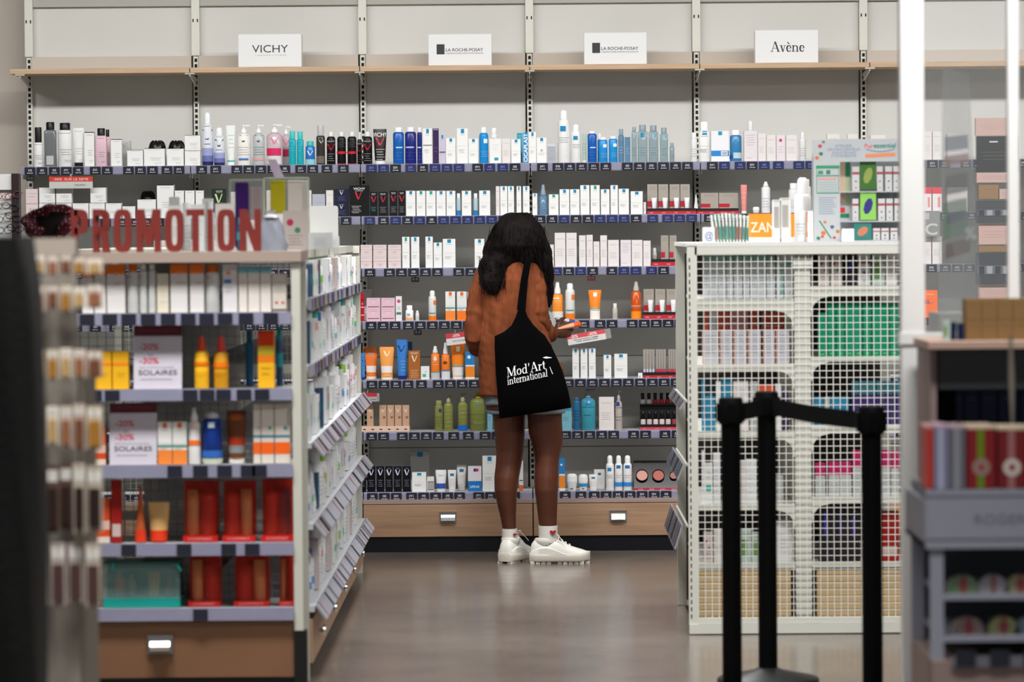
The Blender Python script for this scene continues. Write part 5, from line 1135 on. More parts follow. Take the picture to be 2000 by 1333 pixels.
# ---------------------------------------------------------------- things on top of the left gondola
def prod_at(kind, st, x0, x1, yt, Y, zb, where, group='goods on top of the gondola', d=None, capf=None, label=None, cat=None, rz=0):
    p0 = U(x0, yt, Y); p1 = U(x1, yt, Y); w_ = p1.x - p0.x
    o, nm = product(kind, w_, p0.z - zb, st, d, capf); dep = (d or min(max(w_ * .85, .025), .06)) if kind == 'box' else w_ * .8
    o.location = ((p0.x + p1.x) / 2, Y + dep / 2, zb); o.rotation_euler = (0, 0, rz)
    if label: tag(o, label, cat or SHAPE[kind][1], group)
    else: later(o, look_of(kind, st), where, SHAPE[kind][1], group, o.location.x)
    return o
TG = 'on top of the gondola'
for x0, x1, yt, Y, st, kd in [(328, 352, 402, 13.25, 'wp', 'box'), (354, 372, 396, 13.4, 'w1', 'cyl'), (374, 398, 400, 13.3, 'w1', 'box'), (400, 418, 395, 13.5, 'w1', 'cyl'), (420, 456, 398, 13.3, 'wp', 'box'), (462, 478, 425, 13.2, 'w8', 'cyl'), (480, 505, 430, 13.25, 'w7', 'box'), (536, 552, 418, 13.3, 'w7', 'tube'), (552, 600, 412, 13.5, 'rf', 'box'),
                       (330, 350, 385, 14.2, 'w1', 'box'), (395, 415, 388, 14.2, 'w1', 'box'), (602, 648, 455, 14.0, 'w1', 'box')]:
    prod_at(kd, st, x0, x1, yt, Y, GT, TG)
def acrylic(x0, x1, y0, Y, label, cards):
    a = U(x0, 470, Y); b = U(x1, y0, Y); w_ = b.x - a.x; h_ = b.z - GT; CL = M((200, 212, 206), .06, alpha=.22, name='clear_acrylic')
    e = empty('acrylic_display', (a.x, Y, GT)); tag(e, label, 'display stand', 'acrylic stands on the gondola')
    m = MB(); m.box((0, 0, 0), (w_, .1, .006), CL); m.box((0, 0, 0), (.003, .1, h_), CL); m.box((w_ - .003, 0, 0), (w_, .1, h_), CL); m.box((.003, .097, .006), (w_ - .003, .1, h_), CL); m.box((0, 0, h_), (w_, .1, h_ + .003), CL); m.build('acrylic_case', e)
    m = MB(); F_ = M((196, 200, 188), .3)
    for x in (0, w_): m.box((x - .002, -.003, 0), (x + .002, 0, h_ + .003), F_)
    m.box((0, -.003, h_), (w_, 0, h_ + .004), F_); m.build('edge_strip', e)
    for c0, c1, col, v0, v1 in cards:
        m = MB(); m.bbox((c0 * w_, .02, .006 + v0 * h_), (c1 * w_, .05, h_ * v1), M(col, .35), .002)
        m.build('inner_card', e)
acrylic(450, 514, 352, 13.6, 'clear acrylic stand with deep purple card behind letters I O N', [(.14, .54, '3c0c6c', .0, .97), (.6, .92, 'b0a0a4', .0, .9)])
acrylic(517, 602, 348, 14.1, 'clear acrylic stand with olive yellow card', [(.13, .46, 'b8ac10', .0, .97), (.52, .98, 'd8cfc8', .0, .97)])
m = MB(); a = U(529, 352, 14.0); m.add([(-.045, 0, .068), (-.012, 0, .068), (.018, 0, 0), (-.018, 0, 0), (-.045, .002, .068), (-.012, .002, .068), (.018, .002, 0), (-.018, .002, 0)], [(0, 1, 2, 3)[::-1], (4, 5, 6, 7), (0, 4, 7, 3), (1, 2, 6, 5), (0, 1, 5, 4)], M((200, 186, 206), .5))
a = U(545, 351, 14.1)
q = m.build('paper_tag', None, (a.x, 14.12, U(545, 348, 14.1).z + .004)); tag(q, 'slanting lilac paper tag standing on the acrylic stand', 'tag')
# crumpled clear bag
m = MB(); rs = []
a = U(529, 470, 12.95)
for i in range(9):
    t = i / 8; rr = .055 * (1 - .5 * t * t)
    rs.append([(x * (1 + .12 * math.sin(j * 2.1 + i * 1.3)), y * (1 + .15 * math.sin(j * 1.6 + i)), .118 * t) for j, (x, y) in enumerate(oval(rr, rr * .6, 22))])
m.loft(rs, M((150, 156, 170), .15, alpha=.75, name='clear_plastic_bag'), smooth=False); m.lathe([(.03, .118), (.012, .13), (.02, .142)], M((200, 200, 208), .2), 10)
q = m.build('plastic_bag', None, (a.x, 12.97, GT)); tag(q, 'crumpled clear plastic bag beside the last red letter', 'bag')
# white blank header card and white blister
a = U(604, 470, 15.4); b = U(660, 402, 15.4); m = MB(); w_ = b.x - a.x; h_ = b.z - GT
m.loft([rr_ for rr_ in [[(x, y, z) for x, z in [(0, 0), (w_, 0), (w_, h_ - .01), (w_ - .003, h_ - .003), (w_ - .01, h_), (.01, h_), (.003, h_ - .003), (0, h_ - .01)]] for y in (0, .012)]], M((232, 232, 232), .35), smooth=False)
m.box((-.0 + .02, .012, 0), (w_ - .02, .07, .004), M((225, 225, 225), .3))
q = m.build('header_card', None, (a.x, 15.4, GT)); tag(q, 'blank white upright card on the far end of gondola', 'sign')
# far end little boxes near the mesh post
prod_at('box', 'w1', 640, 662, 462, 15.0, GT, TG)
# scarf with dots
m = MB(); c = U(98, 458, 13.9); R_, r_ = .062, .036; rs = []
DM = bpy.data.materials.new('dotted_red_cloth'); DM.use_nodes = True; nt = DM.node_tree; bs = nt.nodes['Principled BSDF']; bs.inputs['Roughness'].default_value = .85
tc = nt.nodes.new('ShaderNodeTexCoord'); vo = nt.nodes.new('ShaderNodeTexVoronoi'); vo.inputs['Scale'].default_value = 70; vo.inputs['Randomness'].default_value = .35
rp = nt.nodes.new('ShaderNodeValToRGB'); rp.color_ramp.interpolation = 'CONSTANT'; rp.color_ramp.elements[0].color = (.75, .6, .62, 1); rp.color_ramp.elements[1].color = (*lin((92, 8, 34)), 1); rp.color_ramp.elements[1].position = .24
nt.links.new(tc.outputs['Object'], vo.inputs['Vector']); nt.links.new(vo.outputs['Distance'], rp.inputs['Fac']); nt.links.new(rp.outputs['Color'], bs.inputs['Base Color'])
for i in range(36):
    A = 2 * PI * i / 36; rg_ = []
    for j in range(16):
        B = 2 * PI * j / 16; k = 1 + .28 * math.sin(3 * A + 2 * B) + .16 * math.sin(5 * A + 3 * B) + .1 * math.sin(9 * A + B)
        rr = R_ * (1 + .1 * math.sin(2 * A)) + r_ * .8 * k * math.cos(B)
        rg_.append((rr * 1.15 * math.cos(A), .02 * math.sin(A * 3) + r_ * k * math.sin(B) * 1.0, rr * .78 * math.sin(A) + .062))
    rs.append(rg_)
o_ = len(m.v)
m.loft(rs + [rs[0]], DM, caps=(False, False)); m.lathe([(.05, .012), (.062, .05), (.05, .1), (.02, .115)], M('14080c', .9), 16, ry=.5)
q = m.build('folded_scarf', None, (c.x, 13.9, GT + .046)); q.rotation_euler = (math.radians(-12), 0, math.radians(8)); tag(q, 'folded dark red scarf with white dots beside letter P', 'scarf')
# ================================================================ wire-ended rack on the other side of the aisle
YR = 14.40; YR1 = 15.55
RX0 = U(1344, 850, YR).x; RX1 = RX0 + .90
RT = U(1450, 480, YR).z
RB = .012
rk = empty('wire_end_rack', ((RX0 + RX1) / 2, YR, 0)); tag(rk, 'white double-sided rack with square wire end panels beside the aisle', 'gondola')
rx = (RX0 + RX1) / 2; O = (rx, YR, 0)
WR = M((212, 212, 202), .4, name='rack_white')
z0 = U(1450, 1208, YR).z; zb = U(1450, 1238, YR).z
gb('frame_post', rk, [((RX0, YR, zb), (RX0 + .038, YR + .03, RT), WR)], O)
m = MB(); z = zb + .06
while z < RT - .04: m.box((RX0 + .007 - rx, -.0015, z), (RX0 + .0115 - rx, .001, z + .016), SLOT); z += .0285
m.build('slot_strip', rk)
gb('frame_post', rk, [((RX1 - .038, YR, zb), (RX1, YR + .03, RT), WR)], O)
gb('frame_post', rk, [((RX0, YR1 - .03, zb), (RX0 + .038, YR1, RT), WR)], O)
gb('frame_post', rk, [((RX1 - .038, YR1 - .03, zb), (RX1, YR1, RT), WR)], O)
gb('top_rail', rk, [((RX0 + .03, YR, RT - .035), (RX1 - .03, YR + .028, RT - .004), WR)], O)
gb('bottom_rail', rk, [((RX0 + .038, YR, z0 - .022), (RX1 - .038, YR + .028, z0), WR), ((RX0, YR - .006, zb), (RX1, YR + .03, z0 - .023), WR)], O)
gb('top_board', rk, [((RX0 - .004, YR + .0, RT - .003), (RX1 + .004, YR1, RT + .012), M((222, 222, 218), .35, name='rack_top_white'))], O)
mesh_panel(RX0 + .038, RX1 - .038, z0, RT - .036, YR + .012, .0267, .0027, WIRE, 'wire_panel', rk, O)
gb('end_panel', rk, [((RX0 + .038, YR1 - .02, zb + .02), (RX1 - .038, YR1 - .012, RT - .036), M((58, 50, 48), .6, name='painted_shade_end_panel'))], O)  # shade inside the rack is put into this panel's dark colour
sx0, sx1 = U(1553, 800, YR + .05).x, U(1584, 800, YR + .05).x
gb('spine', rk, [((sx0, YR + .05, .05), (sx1, YR1 - .05, RT - .036), WR), ((sx0 - .006, YR + .035, RT - .09), (sx1 + .006, YR + .05, RT - .05), M((232, 232, 226), .3))], O)
gb('plinth', rk, [((RX0 + .03, YR + .06, 0), (RX1 - .01, YR1 - .05, zb - .002), BLACK)], O)
for k in range(3):
    m = MB(); m.lathe([(.012, 0), (.012, .01), (.004, .012), (.004, zb)], M('b0b0b0', .3, .8), 10); m.build('levelling_foot', rk, ([RX0 + .045, RX0 + .11, sx0 + .03][k] - rx, .04, 0))
XR0 = RX0 + .012
# tiers: (top px, bottom px) of the openings; bracket plates with a rounded corner towards the spine
YT = YR + .10
TL = [(495, 583), (607, 712), (724, 842), (856, 985), (997, 1101)]
TR = [(495, 560), (580, 700), (708, 832), (848, 972), (985, 1100)]
def bracket(side, y0, y1, nxt, label):
    zt_, zb_ = U(1500, y0, YR + .06).z, U(1500, y1, YR + .06).z; zn = U(1500, nxt, YR + .06).z
    e = empty('rack_shelf', (0, YR + .06, zb_)); tag(e, label, 'shelf', 'shelves of the wire-ended rack')
    xa, xb = (XR0 + .03, sx0 - .001) if side < 0 else (sx1 + .001, RX1 - .045)
    m = MB(); m.box((xa, .0, -.012), (xb, YR1 - YR - .13, -.0005), WR)
    m.build('board', e)
    m = MB(); r_ = .075; xs = xb if side < 0 else xa; s = -1 if side < 0 else 1
    # plate under the board, and the chamfered gusset in the spine's corner below it
    pz = zn - zb_
    m.box((xa, -.004, max(pz, -.09) if nxt != y1 + 4 else -.02), (xb, -.001, -.0125), WR)
    if nxt == y1 + 4: m.build('bracket_plate', e); return zb_
    pts = [(xs, pz), (xs + s * r_, pz)] + [(xs + s * (r_ - r_ * math.sin(a)), pz - (r_ - r_ * math.cos(a))) for a in (.5, .8, 1.1)] + [(xs + s * .004, pz - r_), (xs, pz - r_)]
    vs = [(x, -.004, z) for x, z in pts] + [(x, -.001, z) for x, z in pts]; n = len(pts)
    f0 = tuple(range(n)); m.add(vs, [f0 if s < 0 else f0, tuple(range(2 * n - 1, n - 1, -1))] + [(i, (i + 1) % n, (i + 1) % n + n, i + n) for i in range(n)], WR)
    m.build('bracket_plate', e)
    return zb_
RN = ['top', 'second', 'third', 'fourth', 'lowest']
ZL = []; ZRr = []
for i, (a, b) in enumerate(TL):
    nx = TL[i + 1][0] if i < 4 else b + 4
    ZL.append(bracket(-1, a, b, nx, 'white rack shelf behind the wire panel, aisle half, %s level' % RN[i]))
for i, (a, b) in enumerate(TR):
    nx = TR[i + 1][0] if i < 4 else b + 4
    ZRr.append(bracket(1, a, b, nx, 'white rack shelf behind the wire panel, far half, %s level' % RN[i]))
for s, (xa, xb) in enumerate([(XR0 + .03, sx0 - .02), (sx1 + .02, RX1 - .045)]):
    m = MB(); zz = min(ZL[4], ZRr[4]) - .03; m.box((xa, YR + .055, zb + .002), (xb, YR1 - .08, zz), wood((186, 160, 118), (204, 178, 136), 'rack_oak')); q = m.build('rack_drawer_base', None); tag(q, 'pale oak base behind the wire panel, %s half' % ['aisle', 'far'][s], 'drawer unit', 'oak bases of the rack')
def rrow(side, i, text, yo=0):
    zf = (ZL if side < 0 else ZRr)[i]
    row(text, YT + yo, 0, 'behind wire panel, %s half, %s level' % ('aisle' if side < 0 else 'far', RN[i]), 'goods behind the wire panel, %s level' % RN[i], zfix=zf)
rrow(-1, 0, 'box:ra 1372 1386 500; box:ra 1387 1401 497; box:ra 1402 1418 499; box:ra 1419 1432 497; box:ra 1433 1450 500; box:ra 1451 1464 498; box:ra 1465 1479 500; box:ra 1480 1496 498; box:ra 1497 1514 500; box:rt 1516 1530 510; box:ra 1532 1546 512')
rrow(-1, 1, '''box:rw 1372 1403 647; box:rw 1405 1430 645; box:rw 1432 1458 646; box:rw 1460 1486 645; box:rw 1490 1513 646; box:rw 1515 1542 646''')
rrow(-1, 1, '''box:rr 1374 1384 606; box:w1 1385 1399 609; box:rr 1401 1424 608; box:rp 1426 1462 607; box:rr 1464 1482 607; box:rr 1489 1534 610''', yo=.085)
rrow(-1, 2, 'box:ru 1370 1376 740; box:ru 1377 1397 775; box:w8 1378 1395 738 b; box:w1 1398 1408 745; box:ru 1409 1430 738; box:wp 1432 1462 745; box:gb 1464 1480 745; box:rr 1482 1512 752; box:wc 1514 1526 750; box:dp 1528 1540 760')
rrow(-1, 3, 'box:w1 1370 1376 880; box:w3 1377 1392 905; box:w1 1393 1407 885; box:wp 1440 1456 900; box:w1 1457 1478 898; box:gb 1500 1530 930')
rrow(-1, 4, 'box:rf 1374 1392 1040; box:wp 1394 1420 1035; box:rl 1446 1468 1035; box:rl 1469 1486 1040; box:wc 1515 1548 1018')
rrow(1, 0, 'box:rf 1598 1620 497; box:rf 1622 1645 497; box:rk 1652 1673 502; box:rx 1675 1700 495; box:rl 1703 1728 495; box:wp 1730 1752 498')
rrow(1, 1, 'box:rg 1597 1615 612; ' + '; '.join('box:rg %.1f %.1f 592' % (1616 + 17.4 * k, 1632.6 + 17.4 * k) for k in range(8)))
rrow(1, 2, 'box:ru 1590 1609 776; box:gb 1610 1621 776; box:ru 1622 1658 776; ' + '; '.join('box:rv %.1f %.1f 745' % (1663 + 16 * k, 1678 + 16 * k) for k in range(6)))
rrow(1, 3, 'box:rm 1592 1612 905; box:rm 1618 1640 903; box:rm 1641 1663 903; box:rm 1665 1682 880; box:rm 1722 1738 880; box:rm 1740 1756 882')
rrow(1, 4, 'box:rk 1600 1630 990; box:rk 1632 1655 988; box:rk 1657 1680 1000; box:dr2 1720 1756 1000')
# aisle side goods and tilted rails of the rack
for r, z, dz_ in [(2, .92, .035), (3, .67, .06), (4, .43, .095)]:
    e = empty('aisle_shelf', (RX0, YR, z)); tag(e, 'narrow rail shelf on the aisle side of the wire-ended rack, %s level' % RN[r], 'shelf', 'aisle shelves of the rack')
    m = MB(); ox = [.0, .0, -.006, -.012, -.02][r]
    m.loft([[(ox - .002, y, .0), (ox - .006, y, .0), (ox - .024 - abs(ox) * .6, y, -dz_), (ox - .018 - abs(ox) * .6, y, -dz_ - .003)][::-1] for y in (.02, 1.13)], M((150, 150, 158), .3, name='rack_rail_grey', mottle=.08, bscale=20), smooth=False)
    m.box((-.006, .03, -.01), (-.0006, 1.1, -.002), WR)
    m.build('price_rail', e)
    if r > 1:
        for k in range(9):
            y = .05 + k * .12; m = MB(); m.loft([[(ox - .009, yy, .001), (ox - .012, yy, .001), (ox - .027 - abs(ox) * .6, yy, -dz_ * .9), (ox - .024 - abs(ox) * .6, yy, -dz_ * .92)][::-1] for yy in (y, y + (.02 if k % 3 else .05))], LABELC if k % 2 else M((70, 70, 80), .3), smooth=False); m.build('price_label', e)
# ---------------------------------------------------------------- on top of the rack
RZ = RT + .0125
TR_ = 'on top of the wire-ended rack'
m = MB()
q = None
for k in range(11):
    x0 = 1396 + k * 6.2; a = U(x0, 470, YR + .2); h_ = U(x0, 416 + abs(k - 4) * .9, YR + .2).z - RZ
    m = MB(); m.box((-.0025, 0, 0), (.0025, .09, h_), M(['e4e8e4', 'dce8e0', 'c8dcd4', 'e8e0dc'][k % 4], .3)); m.box((-.0028, -.001, h_ * .1), (.0028, 0, h_ * .55), M(['8c5c50', 'a87868', '3c9484', '2c8c78', '4c9c8c', '3c9484', '2c8c78'][k % 7], .4))
    q = m.build('leaflet_case', None, (a.x, YR + .2, RZ)); q.rotation_euler = (0, math.radians(-6 + k), 0)
    later(q, 'slim upright leaflet case', TR_, 'leaflet', 'row of leaflet cases', a.x)
# white box with blue at-sign
a = U(1373, 470, YR + .1); b = U(1396, 444, YR + .1); m = MB(); w_ = b.x - a.x; h_ = b.z - RZ; m.bbox((0, 0, 0), (w_, .05, h_), M('dcdcdc', .4), .001); m.text('@', lambda x, y: (w_ * (.15 + .7 * x), -.0006, h_ * (.1 + .6 * y)), M('2c4c9c', .4)); q = m.build('small_white_box', None, (a.x, YR + .1, RZ)); tag(q, 'small white box with blue round sign at the rack corner', 'box')
# orange display box
a = U(1466, 470, YR + .42); b = U(1591, 417, YR + .42); m = MB(); w_ = b.x - a.x; h_ = b.z - RZ; m.box((0, 0, 0), (w_, .14, h_ * .16), M('e0e0e0', .4)); m.box((0, 0, h_ * .16), (w_, .14, h_), M('e88c1c', .45, name='orange_card')); m.box((0, 0, h_), (w_, .14, h_ + .003), M('3c2c28', .5))
m.text('ZANS    SER', lambda x, y: (w_ * (.0 + .98 * x), -.0008, h_ * (.34 + .36 * y)), M('f0e8dc', .4)); q = m.build('orange_display_box', None, (a.x, YR + .42, RZ)); tag(q, 'orange display box with large white capitals on the rack', 'box')
# clear brochure holders
for k, (x0, x1, y0) in enumerate([(1510, 1524, 392), (1525, 1543, 388)]):
    a = U(x0, 470, YR + .12); b = U(x1, y0, YR + .12); m = MB(); w_ = b.x - a.x; h_ = b.z - RZ
    m.box((0, .004, h_ * .1), (w_, .03, h_), M('dcdcd8', .4)); m.box((w_ * .2, .002, h_ * .35), (w_ * .8, .004, h_ * .85), M('a8a49c', .5))
    for x in (0, w_): m.box((x - .002, 0, 0), (x + .002, .034, h_), M('f0f0ee', .2))
    m.box((0, 0, 0), (w_, .034, h_ * .08), M('f0f0ee', .2)); m.box((0, 0, h_), (w_, .03, h_ + .003), M('f0f0ee', .2))
    q = m.build('brochure_holder', None, (a.x, YR + .12, RZ)); tag(q, 'white brochure holder on the rack, %s one' % ['slightly lower', 'slightly taller'][k], 'holder', 'brochure holders')
prod_at('cyl', 'wc', 1552, 1575, 383, YR + .15, RZ, TR_, label='tall white bottle in front of the orange box', capf=.3)
prod_at('aero', 'wc', 1552, 1585, 347, YR + .75, RZ, TR_, label='tallest pale spray bottle behind the orange box', capf=.25)
prod_at('box', 'w1', 1578, 1588, 412, YR + .12, RZ, TR_, label='narrow white carton against the flowered display')
# flowered display with sample bays
DX0, DX1 = U(1590, 470, YR + .25).x, U(1790, 470, YR + .25).x; e = empty('flower_printed_display', (DX0, YR + .25, RZ)); tag(e, 'grey-white counter display printed with flowers and holding small cartons', 'display stand')
w_ = DX1 - DX0; h_ = U(1650, 272, YR + .25).z - RZ; CD = M((186, 190, 192), .5, name='display_card_grey')
def fx(px): return U(px, 400, YR + .25).x - DX0
def fz(py): return U(1680, py, YR + .25).z - RZ
m = MB(); zt_ = fz(316)
m.box((0, 0, 0), (fx(1641), .006, zt_), CD)
pts = [(0, zt_), (w_, zt_), (w_, h_), (fx(1612), h_), (fx(1602), h_ - .006), (fx(1595), h_ - .018), (0, h_ - .04)]
vs = [(x, 0, z) for x, z in pts] + [(x, .006, z) for x, z in pts]; n = len(pts); m.add(vs, [tuple(range(n)), tuple(range(2 * n - 1, n - 1, -1))] + [(i, i + n, (i + 1) % n + n, (i + 1) % n) for i in range(n)], CD)
for t, x0, x1, y0, y1, c in [('LE MEILLEUR', 1632, 1664, 282, 287, '7c94b4'), ('DES HUILES ESSENTIELLES', 1617, 1680, 289, 294, '7c94b4'), ('POUR VOTRE SANTE', 1626, 1672, 296, 301, '7c94b4'), ('ET VOTRE BIEN-ETRE', 1624, 1673, 302, 307, '7c94b4')]:
    m.text(t, lambda x, y: (fx(x0) + (fx(x1) - fx(x0)) * x, -.0008, fz(y1) + (fz(y0) - fz(y1)) * y), M(c, .5))
m.text('Pur', lambda x, y: (fx(1689) + (fx(1706) - fx(1689)) * x, -.0008, fz(290) + (fz(281) - fz(290)) * y), M('e0646c', .5), bold=.015)
m.text('essentiel', lambda x, y: (fx(1707) + (fx(1750) - fx(1707)) * x, -.0008, fz(289.5) + (fz(280) - fz(289.5)) * y), M('1c8470', .5), bold=.015)
for i in range(10): m.add([(fx(1692 + i * 5.6 + q_), -.0008, fz(291 + 5 * math.sin((i + (q_ > 2)) * PI / 10) + o_)) for q_, o_ in ((0, 0), (0, 1.6), (5.6, 1.6), (5.6, 0))], [(0, 1, 2, 3)], M('5c88a8', .5))
m.add([(fx(1690), -.0008, fz(308)), (fx(1749), -.0008, fz(305.5)), (fx(1749), -.0008, fz(299)), (fx(1690), -.0008, fz(301.5))], [(0, 1, 2, 3)], M('e88c58', .5))
rg = random.Random(3)
for px, py, c, r_ in [(1602, 285, 'c8405c', 4), (1604, 300, '2c7c5c', 4), (1596, 308, 'd87038', 4), (1609, 277, '8c6c5c', 3), (1612, 436, 'e0c060', 3), (1608, 455, 'd87038', 5), (1625, 443, '4c5c8c', 4), (1636, 452, 'c87830', 4), (1606, 462, 'c83c3c', 3), (1629, 464, 'b03c3c', 3), (1611, 433, 'd87898', 3), (1598, 465, '2c7c5c', 4)]:
    cx_, cz = fx(px), fz(py); R_ = r_ / 500
    m.add([(cx_ + R_ * (1 + .3 * math.sin(5 * t * .52)) * math.cos(t * .5236), -.0008, cz + R_ * .9 * math.sin(t * .5236)) for t in range(12)], [tuple(range(12))], M(c, .5))
m.add([(fx(1599), -.0009, fz(431)), (fx(1622), -.0009, fz(466)), (fx(1624), -.0009, fz(465)), (fx(1601), -.0009, fz(430))], [(0, 1, 2, 3)], M('1c7c54', .5))
def rc(x0, x1, y0, y1, c, e_=.0007): m.add([(fx(x0), -e_, fz(y1)), (fx(x1), -e_, fz(y1)), (fx(x1), -e_, fz(y0)), (fx(x0), -e_, fz(y0))], [(0, 1, 2, 3)], M(c, .5))
rc(1594, 1640, 323, 329, '2c9468'); rc(1595, 1596, 329, 378, '3c8c74', .0009); rc(1638, 1639, 329, 378, '3c8c74', .0009); rc(1595, 1639, 376, 378, '3c8c74'); rc(1595, 1639, 342, 344, '3c8c74'); rc(1598, 1608, 333, 340, '3c9470'); rc(1614, 1622, 332, 340, '3c7c6c'); rc(1599, 1634, 347, 351, 'd8a090')
for k in range(5): rc(1599, 1636, 355 + k * 4.5, 356.5 + k * 4.5, 'a0b8b0')
for k in range(8): rc(1599, 1634 - (k * 7) % 9, 385 + k * 4.5, 386.5 + k * 4.5, '8c9cb4')
m.build('printed_front', e)
m = MB(); m.box((0, .09, 0), (w_, .096, h_), CD); m.box((w_ - .004, .006, 0), (w_, .09, h_), CD); m.box((fx(1641), .006, 0), (w_ - .004, .09, .004), CD)
for py in (374, 432): m.box((fx(1641), .012, fz(py) - .004), (w_ - .004, .09, fz(py)), CD)
m.build('shelf_body', e)
for x0, x1, y0, y1, c in [(1644, 1655, 316, 395, 'c8a890'), (1655, 1664, 316, 345, '1c8454'), (1656, 1664, 345, 400, 'a8b88c'), (1643, 1654, 405, 415, 'd8282c'), (1643, 1662, 417, 425, '1c7c54')]:
    m = MB(); m.box((fx(x0), .088, fz(y1)), (fx(x1), .0899, fz(y0)), M(c, .5)); m.build('sample_strip', e)
for k, (py0, py1, c1, c2) in enumerate([(316, 370, '3c6c2c', '8c9c4c'), (376, 430, '8cc85c', '2c2c7c'), (436, 468, '2c7c74', 'c8785c')]):
    a0, a1 = fx(1681 if k != 2 else 1668), fx(1712 if k != 2 else 1703)
    m = MB(); m.box((a0, .02, fz(py1)), (a1, .024, fz(py0)), M(c1, .4)); m.add([(a0 + (a1 - a0) * (.5 + .3 * math.cos(t * .785)), .0195, (fz(py0) + fz(py1)) / 2 + (fz(py0) - fz(py1)) * .3 * math.sin(t * .785 + .4)) for t in range(8)], [tuple(range(8))], M(c2, .5)); m.build('picture_card', e)
for k, (z_, xs, y0) in enumerate([(fz(374), [(1666, 1680), (1714, 1726), (1730, 1744), (1746, 1758)], 325), (fz(432), [(1666, 1678), (1716, 1730), (1732, 1745), (1748, 1760)], 388), (.004, [(1706, 1720), (1722, 1737), (1740, 1754)], 446)]):
    for x0, x1 in xs:
        o, nm = product('box', fx(x1) - fx(x0) - .001, fz(y0) - z_ - .001, 'rx', .04); o.location = (DX0 + (fx(x0) + fx(x1)) / 2, YR + .25 + .045, RZ + z_ + .0005)
        later(o, 'small white sample carton with red line', 'in the flowered display, %s tier' % RN[k], 'carton', 'cartons in the flowered display', o.location.x)
prod_at('box', 'w1', 1645, 1668, 447, YR + .16, RZ, TR_, label='small ridged white box at the foot of the flowered display')

# ================================================================ crowd-control posts with belts
def stanchion(px, ytop, s, label, base_in=True):
    Y = FPX / s; p = U(px, ytop, Y); e = empty('barrier_post', (p.x, Y, 0)); tag(e, label, 'barrier post', 'black belt barrier posts')
    h_ = p.z; BK = M((2, 2, 2), .6, name='matte_black_post', ior=1.2)
    m = MB(); m.lathe([(.033, .03), (.033, h_ - .09)], BK, 24); m.build('post', e)
    m = MB(); m.lathe([(.176, 0), (.178, .004), (.178, .02), (.172, .026), (.05, .052), (.036, .06)], M((18, 18, 19), .4, name='black_base'), 40); m.build('base', e)
    m = MB(); m.lathe([(.033, h_ - .09), (.0415, h_ - .086), (.0415, h_ - .008), (.037, h_)], BK, 24)
    for a in range(4): m.box((-.012 + (.036 if a == 0 else -.036 if a == 1 else 0), -.012 + (-.036 if a == 2 else .036 if a == 3 else 0), h_ - .08), (.012 + (.036 if a == 0 else -.036 if a == 1 else 0), .012 + (-.036 if a == 2 else .036 if a == 3 else 0), h_ - .02), BK)
    m.build('belt_head', e)
    return Vector((p.x, Y, h_))
s1 = stanchion(1427, 777, 584, 'black barrier post nearest the aisle')
s2 = stanchion(1497, 765, 562, 'black barrier post in the middle, its round base in view')
s3 = stanchion(1702, 794, 612, 'black barrier post beside the white column')
def belt(a, b, label):
    m = MB(); d = (b - a); d.z = 0; d.normalize(); a2 = a + d * .05; b2 = b - d * .05; n = Vector((-d.y, d.x, 0)) * .0012; N = 12
    rs = []
    for i in range(N + 1):
        t = i / N; p = a2.lerp(b2, t); sag = .006 * math.sin(PI * t)
        zt_, zb_ = p.z - .02 - sag, p.z - .078 - sag
        rs.append([(p.x + n.x, p.y + n.y, zt_), (p.x - n.x, p.y - n.y, zt_), (p.x - n.x, p.y - n.y, zb_), (p.x + n.x, p.y + n.y, zb_)])
    m.loft(rs, M((2, 2, 2), .9, ior=1.2, name='black_belt_webbing', bump=.2, bscale=300), smooth=False)
    q = m.build('barrier_belt', None); tag(q, label, 'belt', 'barrier belts')
belt(s1, s2, 'short black belt from the front post back to the middle one')
belt(s2, s3, 'long black belt from the middle post to the one by the column')

# ================================================================ glazed partition with white posts
YPn = 11.0
WP = M((226, 226, 224), .4, name='white_partition_paint')
pt = empty('glass_screen', (U(1781, 600, YPn).x, YPn, 0)); tag(pt, 'white-framed glass screen standing in front of the oak shelving', 'partition')
def gpx(x0, x1, y0, y1, Y, ya, yb, mt, name, parent=pt):
    a = U(x0, y1, Y); b = U(x1, y0, Y); m = MB(); L = parent.location
    m.box((a.x - L.x, ya - L.y, a.z), (b.x - L.x, yb - L.y, b.z), mt); return m.build(name, parent)
a = U(1757.5, 0, YPn); b = U(1804.5, 0, YPn); L = pt.location
m = MB(); m.bbox((a.x - L.x, 0, 0), (b.x - L.x, .07, 2.62), WP, .004); m.build('post', pt)
a = U(1969, 0, YPn - .6); b = U(1991, 0, YPn - .6)
a1_ = U(1968, 0, YPn); b1_ = U(1990, 0, YPn); sz = U(1880, 660, YPn).z
m = MB(); m.bbox((a1_.x - L.x, 0, sz), (b1_.x - L.x, .05, 2.62), WP, .004); m.build('post', pt)
gpx(1757, 2060, 649, 673, YPn, YPn - .006, YPn + .09, WP, 'sill')
gl = M((225, 232, 232), .03, alpha=.045, name='window_glass')
a = U(1804.5, 0, YPn + .03)
m = MB(); m.box((a.x - L.x + .001, .03, sz + .02), (a1_.x - L.x, .035, 2.6), gl); m.build('glass_pane', pt)
m = MB(); m.box((b1_.x - L.x, .03, sz + .02), (b1_.x - L.x + .5, .035, 2.6), gl); m.build('glass_pane', pt)
m = MB(); m.box((U(1757.5, 0, YPn).x - L.x, -.001, 2.6), (b1_.x - L.x + .5, .07, 2.66), WP); m.build('head_rail', pt)
